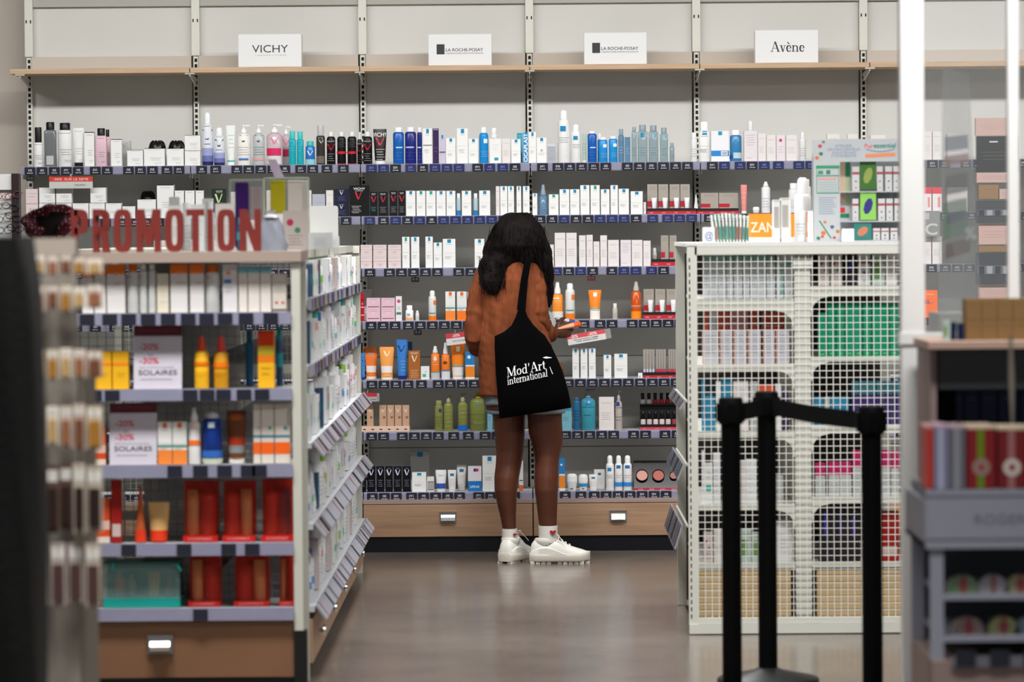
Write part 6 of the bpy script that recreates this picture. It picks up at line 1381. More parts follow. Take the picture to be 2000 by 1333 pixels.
# leaning acrylic leaf behind the glass
AC = M((196, 202, 206), .05, alpha=.22, name='tinted_acrylic')
m = MB(); p = [U(1842, 132, YPn + .5), U(1893, 145, YPn + .75), U(1916, 600, YPn + .75), U(1832, 612, YPn + .5)]
n_ = Vector((0, .006, 0)); vs = [tuple(q_) for q_ in p] + [tuple(q_ + n_) for q_ in p]
m.add(vs, [(3, 2, 1, 0), (4, 5, 6, 7), (0, 1, 5, 4), (1, 2, 6, 5), (2, 3, 7, 6), (3, 0, 4, 7)], AC)
acr = None
def onleaf(u, v, e=-.002): return p[3].lerp(p[2], u).lerp(p[0].lerp(p[1], u), v) + Vector((0, e, 0))
for k, (u0, u1, v0, v1, c) in enumerate([(.1, .85, .66, .72, '8c9cb8'), (.1, .85, .60, .64, 'c89088'), (.15, .8, .48, .56, '5c605c'), (.1, .75, .3, .45, '5c9470'), (.2, .7, .36, .4, '50607c'), (.15, .8, .22, .28, '6c4c48')]):  # reflection of the flowered display, painted on as coloured patches
    m.add([onleaf(u0, v0), onleaf(u1, v0 + .02), onleaf(u1, v1 + .02), onleaf(u0, v1)], [(0, 1, 2, 3)], M(c, .3, alpha=.8))
m.text('%', lambda x, y: tuple(onleaf(.66 + .3 * x, .29 + .055 * y, -.003)), M('d8dcdc', .4), bold=.03)
acr = m.build('acrylic_leaf', None); tag(acr, 'leaning clear acrylic sheet with painted-in reflections behind the glass', 'panel')
m = MB(); m.box((p[3].x, YPn + .48, 0), (p[2].x, YPn + .77, p[3].z - .001), M((150, 150, 148), .5)); q = m.build('acrylic_stand', None); tag(q, 'grey floor stand under the leaning acrylic sheet', 'stand')

# ================================================================ oak shelf unit behind the tray display
YO = 10.55
ox0 = U(1815, 670, YO).x; ox1 = ox0 + 1.0; oz = U(1900, 666, YO).z
e = empty('oak_shelf_unit', (ox0, YO, 0)); tag(e, 'oak-topped shelf unit with slotted upright and dark cartons', 'shelf unit')
m = MB(); m.bbox((-.004, -.01, oz - .024), (ox1 - ox0, .4, oz), M((190, 160, 144), .5, name='pinkish_oak_top'), .002); m.build('top_board', e)
m = MB(); m.box((.006, .03, 0), (.024, .39, oz - .025), M((150, 128, 126), .55)); m.box((-.045, .0, .0), (.006, .36, .0001 + .08), BLACK); m.build('side_panel', e)
xx = U(1840, 700, YO).x - ox0; x2 = U(1852, 700, YO).x - ox0
m = MB(); m.box((xx, .34, 0), (x2 + .004, .36, oz - .025), M((150, 146, 132), .5)); z = .2
while z < oz - .06: m.box((xx + .005, .337, z), (x2, .339, z + .014), SLOT); z += .0228
m.build('upright', e)
m = MB(); m.box((.024, .361, 0), (ox1 - ox0, .38, oz - .025), M((52, 54, 58), .5)); m.build('back_panel', e)
m = MB(); m.box((.03, .03, oz - .14), (ox1 - ox0, .06, oz - .026), M((60, 62, 66), .4)); m.build('front_rail', e)
zsh = U(1900, 835, YO).z
m = MB(); m.box((.025, .02, zsh - .03), (ox1 - ox0, .36, zsh), M((110, 100, 98), .5)); m.build('board', e)
m = MB(); m.box((.025, .02, .1), (ox1 - ox0, .36, .13), M((110, 100, 98), .5)); m.build('board', e)
row('box:db 1866 1882 735; box:db 1884 1912 733; box:db 1915 1947 733; box:db 1950 1990 733; box:db 1992 2030 733', YO + .12, 0, 'inside the oak shelf unit', 'navy cartons in the oak shelf unit', zfix=zsh + .001)
zt_ = oz + .0005
row('box:rl 1842 1856 626; box:db 1857 1868 630; box:db 1870 1883 632', YO + .05, 0, 'on the oak shelf unit', 'goods on the oak shelf unit', zfix=zt_)
for k in range(5):
    for j in range(2):
        x0 = 1887 + k * 30.5; a = U(x0, 585 + 40 * (1 - j), YO + .04); b = U(x0 + 29.5, 585, YO + .04)
        w_ = b.x - a.x; hh = U(1900, 625, YO).z - zt_
        o, nm = product('box', w_, hh - .001, 'kb', .1); o.location = (a.x + w_ / 2, YO + .09, zt_ + j * hh)
        later(o, 'brown kraft carton with dark print', '%s layer on the oak shelf unit' % ['lower', 'upper'][j], 'carton', 'kraft cartons on the oak unit', a.x)
# ================================================================ grey tray display with soap boxes, right edge
YS = 9.2
sc_ = FPX / YS
tx0 = U(1808, 1000, YS).x; tx1 = tx0 + .62
e = empty('tray_display', (tx0, YS, 0)); tag(e, 'grey metal tray display with soap boxes at the picture edge', 'display stand')
def tz(py): return U(1900, py, YS).z
GM = M((152, 154, 168), .4, name='grey_tray_metal'); GM2 = M((120, 122, 130), .45)
m = MB(); m.box((.0, 0, tz(1072)), (tx1 - tx0, .012, tz(957)), GM); m.box((0, .012, tz(1072)), (.012, .5, tz(980)), GM); m.box((0, .012, tz(1072)), (tx1 - tx0, .5, tz(1062)), GM2)
m.text('ROGER & GALLET', lambda x, y: (U(1903, 1000, YS).x - tx0 + .32 * x, -.001, tz(1025) + (tz(1006) - tz(1025)) * y), M('74767c', .5))
for py in (968, 1052): m.box((0, -.0025, tz(py) - .002), (tx1 - tx0, 0, tz(py)), GM2)
m.build('tray', e)
for y_ in (.01, .46):
    m = MB(); m.box((.012, y_, 0), (.045, y_ + .02, tz(1073)), GM); m.build('leg', e)
m = MB(); m.box((.045, .47, 0), (tx1 - tx0, .48, tz(1073)), M((70, 74, 84), .5)); m.build('back_panel', e)
for py in (1164, 1246): 
    m = MB(); m.box((.045, .01, tz(py) - .012), (tx1 - tx0, .47, tz(py)), GM); m.build('shelf', e)
m = MB(); m.box((.012, -.02, 0), (tx1 - tx0, .47, tz(1290)), M((150, 128, 122), .5, name='pink_grey_base')); m.box((.06, -.03, tz(1302)), (tx1 - tx0, -.02, tz(1280)), M((110, 110, 120), .3))
for k in range(5): m.box((.07 + k * .085, -.034, tz(1300)), (.12 + k * .085, -.03, tz(1268)), LABELC)
m.build('base', e)
zt_ = tz(957)
m = MB(); m.box((tx0 + .013, YS + .013, tz(1061)), (tx1, YS + .46, zt_ - .001), GM2); q = m.build('tray_filling', None); tag(q, 'grey block filling the tray under the soap boxes', 'block')
for k, (x0, x1, y0, c, band, disc, lab) in enumerate([(1808, 1822, 838, 'c83c30', None, None, 'narrow orange red soap box at the tray end'), (1824, 1852, 836, '8c8ca8', 'c0c4dc', None, 'violet soap box in shiny film'), (1854, 1885, 838, '74747c', 'a0a0ac', None, 'grey soap box in shiny film'), (1889, 1944, 838, '8c1c24', '6c8c14', 'a0887c', 'dark red soap box with lime band and beige seal'), (1949, 2004, 840, '7c1c20', 'a87070', 'dcd4cc', 'dark red soap box with pale seal'), (2008, 2060, 840, '7c1c20', '604040', 'dcd4cc', 'dark red soap box cut by the picture edge')]):
    a = U(x0, 950, YS + .03); b = U(x1, y0, YS + .03); w_ = b.x - a.x; h_ = b.z - zt_; m = MB(); m.bbox((0, 0, 0), (w_, .16, h_), M(c, .3), .002)
    if band: m.box((w_ * .36, -.0008, 0), (w_ * .6, 0, h_), M(band, .3))
    if disc: m.disc((w_ * .5, -.0016, h_ * .36), w_ * .31, M(disc, .4), 20); m.disc((w_ * .5, -.0022, h_ * .36), w_ * .14, M('a04c50', .4), 12)
    m.box((0, .0, h_), (w_, .16, h_ + .006), M(['d89890', 'c8a0b8', 'b8a0a8', 'e0c8b0', 'd8c8a8', 'd8c8a8'][k], .4))
    q = m.build('soap_box', None, (a.x, YS + .03, zt_)); tag(q, lab, 'soap box', 'soap boxes in the tray')
def round_soap(px, py_, z_, c, lab, ribbon):
    p_ = U(px, 1200, YS + .08); R_ = .036; m = MB(); m.loft([[(R_ * 1.1 * math.cos(t * PI / 14), y, .0 + R_ * 1.25 * abs(math.sin(t * PI / 14)) ** .8) for t in range(15)] for y in (-.022, .022)], M(c, .35), smooth=False)
    m.disc((0, -.0228, R_ * .55), R_ * .42, M('b06c6c' if ribbon else 'a8a8a8', .4), 14)
    q = m.build('wrapped_soap', None, (p_.x, YS + .08, z_)); r = MB(); r.box((-.004, -.0245, 0), (.004, -.0228, R_ * 1.25), M('a02c30', .4)); r.build('ribbon', q); tag(q, lab, 'soap', 'round soaps on the tray shelves')
for k, (px, c) in enumerate([(1880, '7c9c74'), (1938, 'a8a4a8'), (1992, 'a8a47c')]): round_soap(px, 0, tz(1164) + .0005, c, '%s wrapped round soap on the upper tray shelf' % ['green', 'grey', 'olive'][k], k % 2 == 0)
for k, (px, c) in enumerate([(1890, 'a08c84'), (1958, 'a8ac74'), (2010, '7c94a0')]): round_soap(px, 0, tz(1246) + .0005, c, '%s wrapped round soap on the lower tray shelf' % ['beige', 'yellow-green', 'blue-grey'][k], k != 2)
# white cotton string / thin stick in front of the oak unit
m = MB(); p0 = U(1974, 655, YS + .3); p1 = U(1979, 850, YS + .3); p1.z = zt_; m.tube([p1, p0.lerp(p1, .6), p0.lerp(p1, .3), p0], [.0035, .0035, .008, .004], M((170, 160, 146), .6)); q = m.build('paper_stick', None)
q.parent = None; tag(q, 'thin pale stick rising from the soap tray', 'stick')
m = MB()

# ================================================================ left foreground: black stand and hanging accessories
YL = 8.2
a = U(-150, 600, YL); b = U(56, 600, YL); zt_ = U(20, 463, YL).z
m = MB(); rg = random.Random(8); rs = []
for i in range(15):
    z = zt_ * i / 14; rs.append([(a.x + (b.x - a.x) / 2 + x * (1 + .03 * math.sin(j * 1.1 + i * .8)) * (1 if i < 13 else (.96 if i == 13 else .8)), YL + .2 + y * (1 + .05 * math.sin(j * 1.7 + i)), z) for j, (x, y) in enumerate(oval((b.x - a.x) / 2, .16, 30, 4))])
m.loft(rs, M((12, 12, 11), .9, bump=.6, bscale=60, name='black_padded_cloth', mottle=.5)); q = m.build('black_garment_rack', None); tag(q, 'dark cloth-covered stand at the picture edge', 'display stand')
YA = 9.4
pa = U(60, 466, YA); pb = U(148, 466, YA); zt_ = pa.z; w_ = pb.x - pa.x
e = empty('hook_display', (pa.x, YA, 0)); tag(e, 'tall pale display panel with rows of hooks beside the promotion end', 'display stand')
PL = M((142, 134, 124), .5, name='pale_hook_panel')
m = MB(); m.box((0, 0, .05), (w_, .03, zt_ - .045), PL); m.build('panel', e)
m = MB(); m.box((-.006, -.02, zt_ - .045), (w_ + .002, .05, zt_), M((168, 156, 144), .5)); m.build('top_board', e)
m = MB(); m.box((-.006, -.012, .0), (0, .042, zt_ - .046), M((120, 124, 104), .4)); m.build('edge_strip', e)
m = MB(); m.box((0, -.03, 0), (w_ + .08, .28, .05), BLACK); m.build('foot', e)
m = MB(); m.box((w_, .03, .05), (w_ + .012, .3, zt_ - .3), PL); m.build('return_panel', e)
FP = [('d8cfc0', 'b09060'), ('c8b8a8', '8c5c40'), ('b8a090', '6c4430'), ('c0b49c', '9c6c2c'), ('584038', '2c1c18'), ('a89c94', '4c3430')]
rg = random.Random(15)
rows_ = [(500, 546), (556, 612), (680, 745), (788, 880), (905, 1045), (1060, 1190)]
for r, (y0, y1) in enumerate(rows_):
    xs = [66, 92, 118, 144, 170] if r < 5 else [66, 100, 134, 168]
    for k, x0 in enumerate(xs):
        yo = -.05 - .02 * (k % 2); Yp = YA + yo; yy1 = y1 - rg.uniform(0, 12); yy0 = y0 + rg.uniform(0, 6)
        wpx = (22 if r < 5 else 28) + (8 if k == 4 else 0)
        a = U(x0, yy1, Yp); b = U(x0 + wpx, yy0, Yp); ww, hh = b.x - a.x, b.z - a.z
        c1, c2 = FP[min(5, r if r < 4 else r)] if r > 3 else FP[(r + k) % 4]
        if r > 3 and k in (3, 4): c1 = 'b0a494'
        m = MB(); m.box((-ww / 2, 0, -hh), (ww / 2, .0015, 0), M(c1, .4)); m.box((-ww * .34, -.012, -hh * .92), (ww * .34, -.0005, -hh * .34), M(c2, .35)); m.box((-ww * .4, -.0008, -hh * .25), (ww * .4, 0, -hh * .08), M('d8d4cc', .5))
        q = m.build('hanging_pack', None, ((a.x + b.x) / 2, Yp, b.z))
        hk = MB(); hk.tube([(0, -.012, -.006), (0, YA - Yp - .001, -.004)], .0018, CHROME, 6); hk.build('hook', q)
        later(q, '%s hanging pack with %s blister' % ({0: 'pale', 1: 'cream', 2: 'tan', 3: 'beige', 4: 'brown', 5: 'grey'}[r], 'dark' if r > 3 else 'amber'), 'on the %s row of hooks' % ORD[r], 'pack', 'packs hanging on the hook display', a.x)
# trailing paper piece
m = MB(); a = U(50, 1150, YA - .09); m.add([(0, 0, 0), (.02, 0, -.005), (.03, .004, -.055), (.018, .004, -.06), (0, .001, 0), (.02, .001, -.005), (.03, .005, -.055), (.018, .005, -.06)], [(0, 1, 2, 3)[::-1], (4, 5, 6, 7), (0, 4, 5, 1), (1, 5, 6, 2), (3, 2, 6, 7), (0, 3, 7, 4)], M((150, 142, 130), .5))
# eyeglasses display far left
YE = 16.4
a = U(-60, 340, YE); b = U(37, 340, YE); zt_ = b.z; w_ = b.x - a.x
e = empty('eyeglasses_display', (a.x, YE, 0)); tag(e, 'white eyeglasses tower with dark edge strip against the beige wall', 'display stand')
m = MB(); m.box((0, 0, .0), (w_ * .85, .05, zt_), M((206, 206, 204), .3)); m.build('panel', e)
m = MB(); m.box((w_ * .85, -.01, 0), (w_, .06, zt_ + .002), M((40, 26, 28), .5)); m.build('edge_strip', e)
m = MB(); m.box((0, -.004, U(10, 374, YE).z), (w_ * .85, 0, U(10, 371, YE).z), M((60, 50, 54), .5)); m.build('header_line', e)
for k, (px, py, c) in enumerate([(4, 384, '8c3c44'), (26, 382, '5c2c34'), (20, 404, '1c1618'), (4, 402, '70605c'), (26, 424, '18181a'), (6, 428, '4c4844'), (30, 446, '141214'), (8, 450, '2c2c30')]):
    p_ = U(px, py, YE - .012); m = MB(); r_ = .017; mt = M(c, .3)
    for s in (-1, 1):
        m.loft([[(s * .0185 + (r_ + q1 * math.cos(B)) * math.cos(A), q1 * math.sin(B), (r_ * .8 + q1 * math.cos(B)) * math.sin(A)) for q1 in (.0016,) for B in (0, PI / 2, PI, 1.5 * PI)] for A in [2 * PI * t / 16 for t in range(17)]], mt, caps=(False, False))
        m.tube([(s * .036, 0, .006), (s * .04, .004, .004), (s * .04, .012, .0)], .0014, mt, 6)
    m.tube([(-.004, 0, .003), (0, -.002, .006), (.004, 0, .003)], .0014, mt, 6)
    q = m.build('eyeglasses', None, p_); q.rotation_euler = (0, math.radians([8, -12, 15, -5, 20, -8, 10, 0][k]), 0)
    later(q, '%s framed eyeglasses' % ['red', 'plum', 'black', 'brown', 'black', 'grey', 'black', 'slate'][k], 'on the white eyeglasses tower', 'eyeglasses', 'eyeglasses on the tower', -p_.z, end='from top')
# ================================================================ the shopper
from mathutils import noise
YPs = 17.58
PS = FPX / YPs
def fuse(mb, name, voxel, mat, disp=None, smooth=4):
    me = mb.mesh('tmp'); o = bpy.data.objects.new('tmp', me); COL.objects.link(o)
    r = o.modifiers.new('r', 'REMESH'); r.mode = 'VOXEL'; r.voxel_size = voxel; r.use_smooth_shade = True
    s = o.modifiers.new('s', 'SMOOTH'); s.factor = .5; s.iterations = smooth
    bpy.context.view_layer.update()
    ev = o.evaluated_get(bpy.context.evaluated_depsgraph_get()); out = bpy.data.meshes.new_from_object(ev)
    bpy.data.objects.remove(o); bpy.data.meshes.remove(me)
    if disp:
        ns = [v.normal.copy() for v in out.vertices]
        for v, n in zip(out.vertices, ns): v.co += n * disp(v.co)
    out.materials.clear(); out.materials.append(mat)
    out.polygons.foreach_set('use_smooth', [True] * len(out.polygons)); out.name = name; out.update()
    return out
def hring(x0, x1, y, Y, dh, n=20, e=2, z=None):
    a = U(x0, y, Y); b = U(x1, y, Y); cx = (a.x + b.x) / 2; hw = (b.x - a.x) / 2
    return [(cx + p, Y + q, (a.z + b.z) / 2) for p, q in oval(hw, dh, n, e)]
def chain(mb, pts, m, seg=14):
    """pts: (px, py, Y, radius)"""
    P = [U(a, b, c) for a, b, c, r in pts]; R = [r for *_, r in pts]
    d0 = (P[0] - P[1]).normalized(); d1 = (P[-1] - P[-2]).normalized()
    P = [P[0] + d0 * R[0] * .9, P[0] + d0 * R[0] * .55] + P + [P[-1] + d1 * R[-1] * .55, P[-1] + d1 * R[-1] * .9]
    R = [R[0] * .3, R[0] * .8] + R + [R[-1] * .8, R[-1] * .3]
    mb.loft(sweep(P, R, seg), m)
SKIN = M((84, 44, 28), .45, bump=.05, bscale=90, name='brown_skin')
b = MB()
LY, RY = YPs + .03, YPs - .02
# left leg, right leg: (left edge, right edge, y, Y shift, depth)
for Y0, rings in ((LY, [(950, 1028, 770, 0, .095), (958, 1027, 800, 0, .09), (964, 1026, 821, 0, .085), (966, 1025, 850, .0, .08), (969, 1023, 882, .0, .068), (968, 1019, 907, -.004, .066), (965, 1014, 933, -.014, .066), (965.5, 1010.5, 958, -.018, .063), (970.5, 1009, 984, -.012, .053), (977, 1008, 1009, -.004, .043), (982, 1008, 1035, 0, .036), (983, 1007, 1060, .0, .036), (981, 1009, 1078, .01, .04)]),
                  (RY, [(1024, 1100, 770, 0, .095), (1028, 1098, 800, 0, .09), (1031, 1098, 821, 0, .085), (1032, 1099, 846, .0, .078), (1039, 1099, 869, .0, .07), (1043, 1094, 890, .0, .066), (1044.5, 1091.5, 907, -.004, .064), (1043, 1091, 933, -.012, .064), (1044, 1090, 958, -.016, .062), (1047.5, 1089, 984, -.01, .052), (1050.5, 1088, 1009, -.002, .043), (1053.5, 1087.5, 1030, 0, .037), (1056, 1086, 1056, .0, .036), (1056, 1090, 1078, .0, .036)])):
    b.loft([hring(x0, x1, y, Y0 + s, d) for x0, x1, y, s, d in rings][::-1], SKIN)
b.loft([hring(x0, x1, y, YPs, d) for x0, x1, y, d in [(948, 1100, 800, .10), (948, 1100, 760, .105), (958, 1090, 710, .1), (958, 1062, 660, .09), (948, 1060, 600, .1), (946, 1056, 555, .1), (950, 1050, 528, .08), (978, 1034, 512, .06)]], SKIN)
chain(b, [(1006, 515, YPs, .05), (1009, 488, YPs + .02, .046)], SKIN)
hc = U(1012, 462, YPs + .035)
def ball(mb, c, rx, ry, rz, m=SKIN, n=16):
    mb.loft([[(c[0] + rx * math.sin(PI * (i + .5) / n) * math.cos(2 * PI * k / 20), c[1] + ry * math.sin(PI * (i + .5) / n) * math.sin(2 * PI * k / 20), c[2] - rz * math.cos(PI * (i + .5) / n)) for k in range(20)] for i in range(n)], m)
ball(b, hc, .074, .092, .105); ball(b, hc + Vector((.008, .035, -.05)), .052, .058, .06)
FD = Vector((.35, .94, 0)).normalized(); SD = Vector((FD.y, -FD.x, 0))
ball(b, hc + FD * .098 + Vector((0, 0, -.012)), .012, .016, .022); ball(b, hc + FD * .088 + Vector((0, 0, -.058)), .022, .014, .009)
for s in (-1, 1): ball(b, hc + SD * (.076 * s) + Vector((0, 0, -.01)), .012, .018, .03); ball(b, hc + FD * .075 + SD * (.03 * s) + Vector((0, 0, .022)), .022, .014, .008)
# arms
chain(b, [(944, 537, YPs, .045), (930, 600, YPs - .01, .04), (926, 662, YPs - .01, .036), (945, 668, YPs + .13, .032), (965, 655, YPs + .25, .023)], SKIN)
chain(b, [(1048, 537, YPs, .045), (1050, 600, YPs - .01, .04), (1056, 645, YPs - .0, .037), (1076, 650, YPs + .1, .03), (1080, 651, YPs + .17, .021)], SKIN)
# hands: palms, fingers closing on what they hold
def hand(px, py, Y, dirs, side, curl=1.0):
    w_ = U(px, py, Y); fd = Vector(dirs).normalized(); up = Vector((0, 0, 1)); lat = fd.cross(up).normalized() * side
    m = []
    pal = [w_, w_ + fd * .03, w_ + fd * .065, w_ + fd * .085]
    b.loft(sweep(pal, [(.02, .018), (.026, .033), (.02, .04), (.012, .036)], 12), SKIN)
    for k in range(4):
        l = [.058, .068, .063, .048][k]; base = w_ + fd * (.078 - abs(k - 1.4) * .004) + up * (.03 - k * .0195)
        c1 = base + fd * l * .42; c2 = c1 + (fd * .55 + lat * .8 * curl).normalized() * l * .34; c3 = c2 + (fd * -.1 + lat * curl).normalized() * l * .3
        b.loft(sweep([base - fd * .02, base, c1, c2, c3], [.008, .009, .0085, .008, .006], 8), SKIN)
    t0 = w_ + fd * .02 + up * .03; b.loft(sweep([t0 - up * .012, t0 + up * .01 + fd * .012, t0 + up * .026 + fd * .035 + lat * .012, t0 + up * .028 + fd * .06 + lat * .024], [.012, .011, .0095, .007], 8), SKIN)
    return w_
RH = hand(1079, 651, YPs + .175, (.8, .35, .16), -1, .9)
LH = hand(965, 654, YPs + .255, (.6, .75, .2), 1)
me = fuse(b, 'person', .0042, SKIN, smooth=2)
person = bpy.data.objects.new('person', me); COL.objects.link(person)
tag(person, 'person seen from behind in rust shirt, denim shorts and chunky white trainers', 'person')
for s in (-1, 1):
    m = MB(); ball(m, (0, 0, 0), .012, .012, .012, M('e8e4e0', .2), 8); ball(m, FD * .006, .0075, .0075, .0075, M('1c100c', .1), 8); m.build('eye', person, hc + FD * .0815 + SD * (.03 * s) + Vector((0, 0, .012)))
m = MB(); m.loft(sweep([hc + FD * .1005 + SD * -.024 + Vector((0, 0, -.062)), hc + FD * .106 + Vector((0, 0, -.06)), hc + FD * .1005 + SD * .024 + Vector((0, 0, -.062))], [.002, .006, .002], 8), M('5c2c28', .4)); m.build('lips', person)

# rust shirt
SH = bpy.data.materials.new('rust_cotton'); SH.use_nodes = True; nt = SH.node_tree; bs = nt.nodes['Principled BSDF']; bs.inputs['Roughness'].default_value = .9; bs.inputs['Specular IOR Level'].default_value = .15
tc = nt.nodes.new('ShaderNodeTexCoord'); mp = nt.nodes.new('ShaderNodeMapping'); mp.inputs['Scale'].default_value = (1, 1, .28); n1 = nt.nodes.new('ShaderNodeTexNoise'); n1.inputs['Scale'].default_value = 26; n1.inputs['Detail'].default_value = 5; n1.inputs['Distortion'].default_value = .7
rp = nt.nodes.new('ShaderNodeValToRGB'); rp.color_ramp.elements[0].position = .3; rp.color_ramp.elements[1].position = .75; rp.color_ramp.elements[0].color = (*lin((106, 55, 31)), 1); rp.color_ramp.elements[1].color = (*lin((130, 71, 42)), 1)
bp = nt.nodes.new('ShaderNodeBump'); bp.inputs['Strength'].default_value = .5; bp.inputs['Distance'].default_value = .012
nt.links.new(tc.outputs['Object'], mp.inputs['Vector']); nt.links.new(mp.outputs['Vector'], n1.inputs['Vector']); nt.links.new(n1.outputs['Fac'], rp.inputs['Fac']); nt.links.new(rp.outputs['Color'], bs.inputs['Base Color']); nt.links.new(n1.outputs['Fac'], bp.inputs['Height']); nt.links.new(bp.outputs['Normal'], bs.inputs['Normal'])
s = MB()
s.loft([hring(x0, x1, y, YPs - .01 + o, d, 28, e) for x0, x1, y, o, d, e in [(938, 1098, 774, 0, .115, 2.4), (937, 1100, 752, 0, .125, 2.4), (936, 1099, 722, 0, .128, 2.4), (935, 1087, 692, 0, .13, 2.3), (931, 1074, 660, 0, .13, 2.3), (929, 1068, 620, 0, .128, 2.3), (930, 1066, 580, -.005, .125, 2.4), (934, 1064, 548, -.005, .118, 2.4), (942, 1060, 526, -.0, .1, 2.2), (966, 1050, 508, .005, .078, 2), (985, 1034, 499, .01, .06, 2), (992, 1028, 492, .015, .052, 2)]], SH)
sl = MB(); chain(sl, [(950, 536, YPs - .03, .05), (935, 575, YPs - .05, .052), (929, 620, YPs - .06, .05), (927, 658, YPs - .05, .05), (932, 676, YPs + .03, .05), (948, 670, YPs + .13, .042), (956, 662, YPs + .18, .036)], SH)
sr = MB(); chain(sr, [(1040, 536, YPs - .03, .054), (1046, 570, YPs - .055, .058), (1048, 605, YPs - .06, .06), (1052, 636, YPs - .02, .058), (1062, 650, YPs + .03, .052), (1070, 653, YPs + .1, .043), (1076, 652, YPs + .14, .036)], SH)
def folds(c):
    x, y, z = c
    f = .0045 * math.sin(x * 62 + 3.2 * math.sin(z * 5) + 1.2 * noise.noise(Vector((x * 6, y * 6, z * 3)))) * max(0, min(1, (1.42 - z) * 3))
    f += .009 * noise.noise(Vector((x * 13, y * 13, z * 6))) + .003 * noise.noise(Vector((x * 34 + z * 20, y * 30, z * 26)))
    return f
sm = fuse(s, 'shirt', .007, SH, folds, smooth=3)
shirt = bpy.data.objects.new('shirt', sm); COL.objects.link(shirt); shirt.parent = person
for q_, nm_ in ((sl, 'left_sleeve'), (sr, 'right_sleeve')):
    def cre(c):
        x, y, z = c; return .004 * math.sin(z * 60 + 8 * noise.noise(Vector((x * 9, y * 9, z * 9)))) * max(0, 1 - abs(z - 1.1) * 4) + .006 * noise.noise(Vector((x * 16, y * 16, z * 9)))
    o = bpy.data.objects.new('sleeve', fuse(q_, 'sleeve', .006, SH, cre, smooth=3)); COL.objects.link(o); o.parent = shirt
# shirt details: cuff, collar band
m = MB(); m.loft(sweep([U(1074, 652, YPs + .135), U(1079, 651.5, YPs + .16)], [.035, .032], 16), SH); m.build('cuff', shirt)
m = MB(); m.loft(sweep([U(955, 663, YPs + .175), U(961, 659, YPs + .215)], [.035, .03], 16), SH); m.build('cuff', shirt)
m = MB(); m.loft([hring(988, 1032, 496, YPs + .012, .06, 24), hring(990, 1030, 486, YPs + .016, .056, 24)], SH, caps=(False, False)); m.build('collar', shirt)
# denim shorts
DN = M((128, 138, 146), .8, bump=.4, bscale=220, mottle=.12, name='light_denim')
s = MB(); s.loft([hring(x0, x1, y, YPs, d, 24) for x0, x1, y, d in [(944, 1103, 790, .115), (942, 1103, 765, .118), (945, 1098, 735, .115)]], DN)
s.loft([hring(x0, x1, y, LY, d, 20) for x0, x1, y, d in [(948, 1030, 808, .1), (946, 1032, 795, .104), (944, 1030, 775, .1)]], DN)
s.loft([hring(x0, x1, y, RY, d, 20) for x0, x1, y, d in [(1026, 1104, 808, .1), (1025, 1104, 795, .104), (1024, 1103, 775, .1)]], DN)
shm = fuse(s, 'shorts', .006, DN, lambda c: .003 * noise.noise(Vector(c) * 22), 2); o = bpy.data.objects.new('shorts', shm); COL.objects.link(o); o.parent = person

# hair
HM = bpy.data.materials.new('dark_brown_hair'); HM.use_nodes = True; nt = HM.node_tree; bs = nt.nodes['Principled BSDF']; bs.inputs['Roughness'].default_value = .62; bs.inputs['Base Color'].default_value = (*lin((15, 8, 8)), 1); bs.inputs['Specular IOR Level'].default_value = .12
tc = nt.nodes.new('ShaderNodeTexCoord'); mp = nt.nodes.new('ShaderNodeMapping'); mp.inputs['Scale'].default_value = (1, 1, .07); n1 = nt.nodes.new('ShaderNodeTexNoise'); n1.inputs['Scale'].default_value = 260; n1.inputs['Detail'].default_value = 3; bp = nt.nodes.new('ShaderNodeBump'); bp.inputs['Strength'].default_value = .8; bp.inputs['Distance'].default_value = .006
nt.links.new(tc.outputs['Object'], mp.inputs['Vector']); nt.links.new(mp.outputs['Vector'], n1.inputs['Vector']); nt.links.new(n1.outputs['Fac'], bp.inputs['Height']); nt.links.new(bp.outputs['Normal'], bs.inputs['Normal'])
h = MB()
h.loft([hring(x0, x1, y, YPs + o, d, 24) for x0, x1, y, o, d in [(1002, 1040, 526, -.05, .03), (962, 1046, 517, -.04, .05), (944, 1077, 503, -.0, .1), (943, 1078, 493, 0, .115), (946, 1074, 480, 0, .13), (955, 1067, 462, .005, .132), (962, 1061, 446, .01, .125), (972, 1051, 431, .015, .105), (985, 1039, 421, .02, .07), (1000, 1024, 416, .02, .03)]][1:], HM)
h.loft([hring(x0, x1, y, YPs + o, d, 18) for x0, x1, y, o, d in [(956, 968, 577, -.13, .012), (946, 978, 567, -.13, .03), (937, 986, 550, -.12, .05), (933, 991, 532, -.1, .06), (936, 1002, 512, -.07, .07), (948, 1005, 494, -.03, .07), (958, 1000, 474, .0, .06)]], HM)
h.loft([hring(x0, x1, y, YPs + o, d, 18) for x0, x1, y, o, d in [(1071, 1076, 603, .03, .01), (1066, 1079, 590, .03, .025), (1061, 1081, 568, .02, .045), (1056, 1082, 545, .01, .06), (1050, 1080, 522, .0, .07), (1042, 1077, 502, .0, .07), (1044, 1068, 480, .02, .05)]], HM)
hm = fuse(h, 'hair', .006, HM, lambda c: .011 * noise.noise(Vector((c.x * 26, c.y * 26, c.z * 9))) + .003 * noise.noise(Vector((c.x * 90, c.y * 90, c.z * 14))), 2)
hair = bpy.data.objects.new('hair', hm); COL.objects.link(hair); hair.parent = person
rg = random.Random(5); m = MB()
def strand(x, y, Y, dx, ln, th=.0011):
    pts = []; ph = rg.uniform(0, 6); am = rg.uniform(.6, 2.4)
    for i in range(7):
        t = i / 6; pts.append(U(x + dx * t + am * math.sin(ph + t * rg.uniform(5, 7)) * t, y + ln * t, Y + .012 * math.sin(ph + 3 * t)))
    m.loft(sweep(pts, [th, th, th, th, th * .8, th * .6, th * .25], 3), HM)
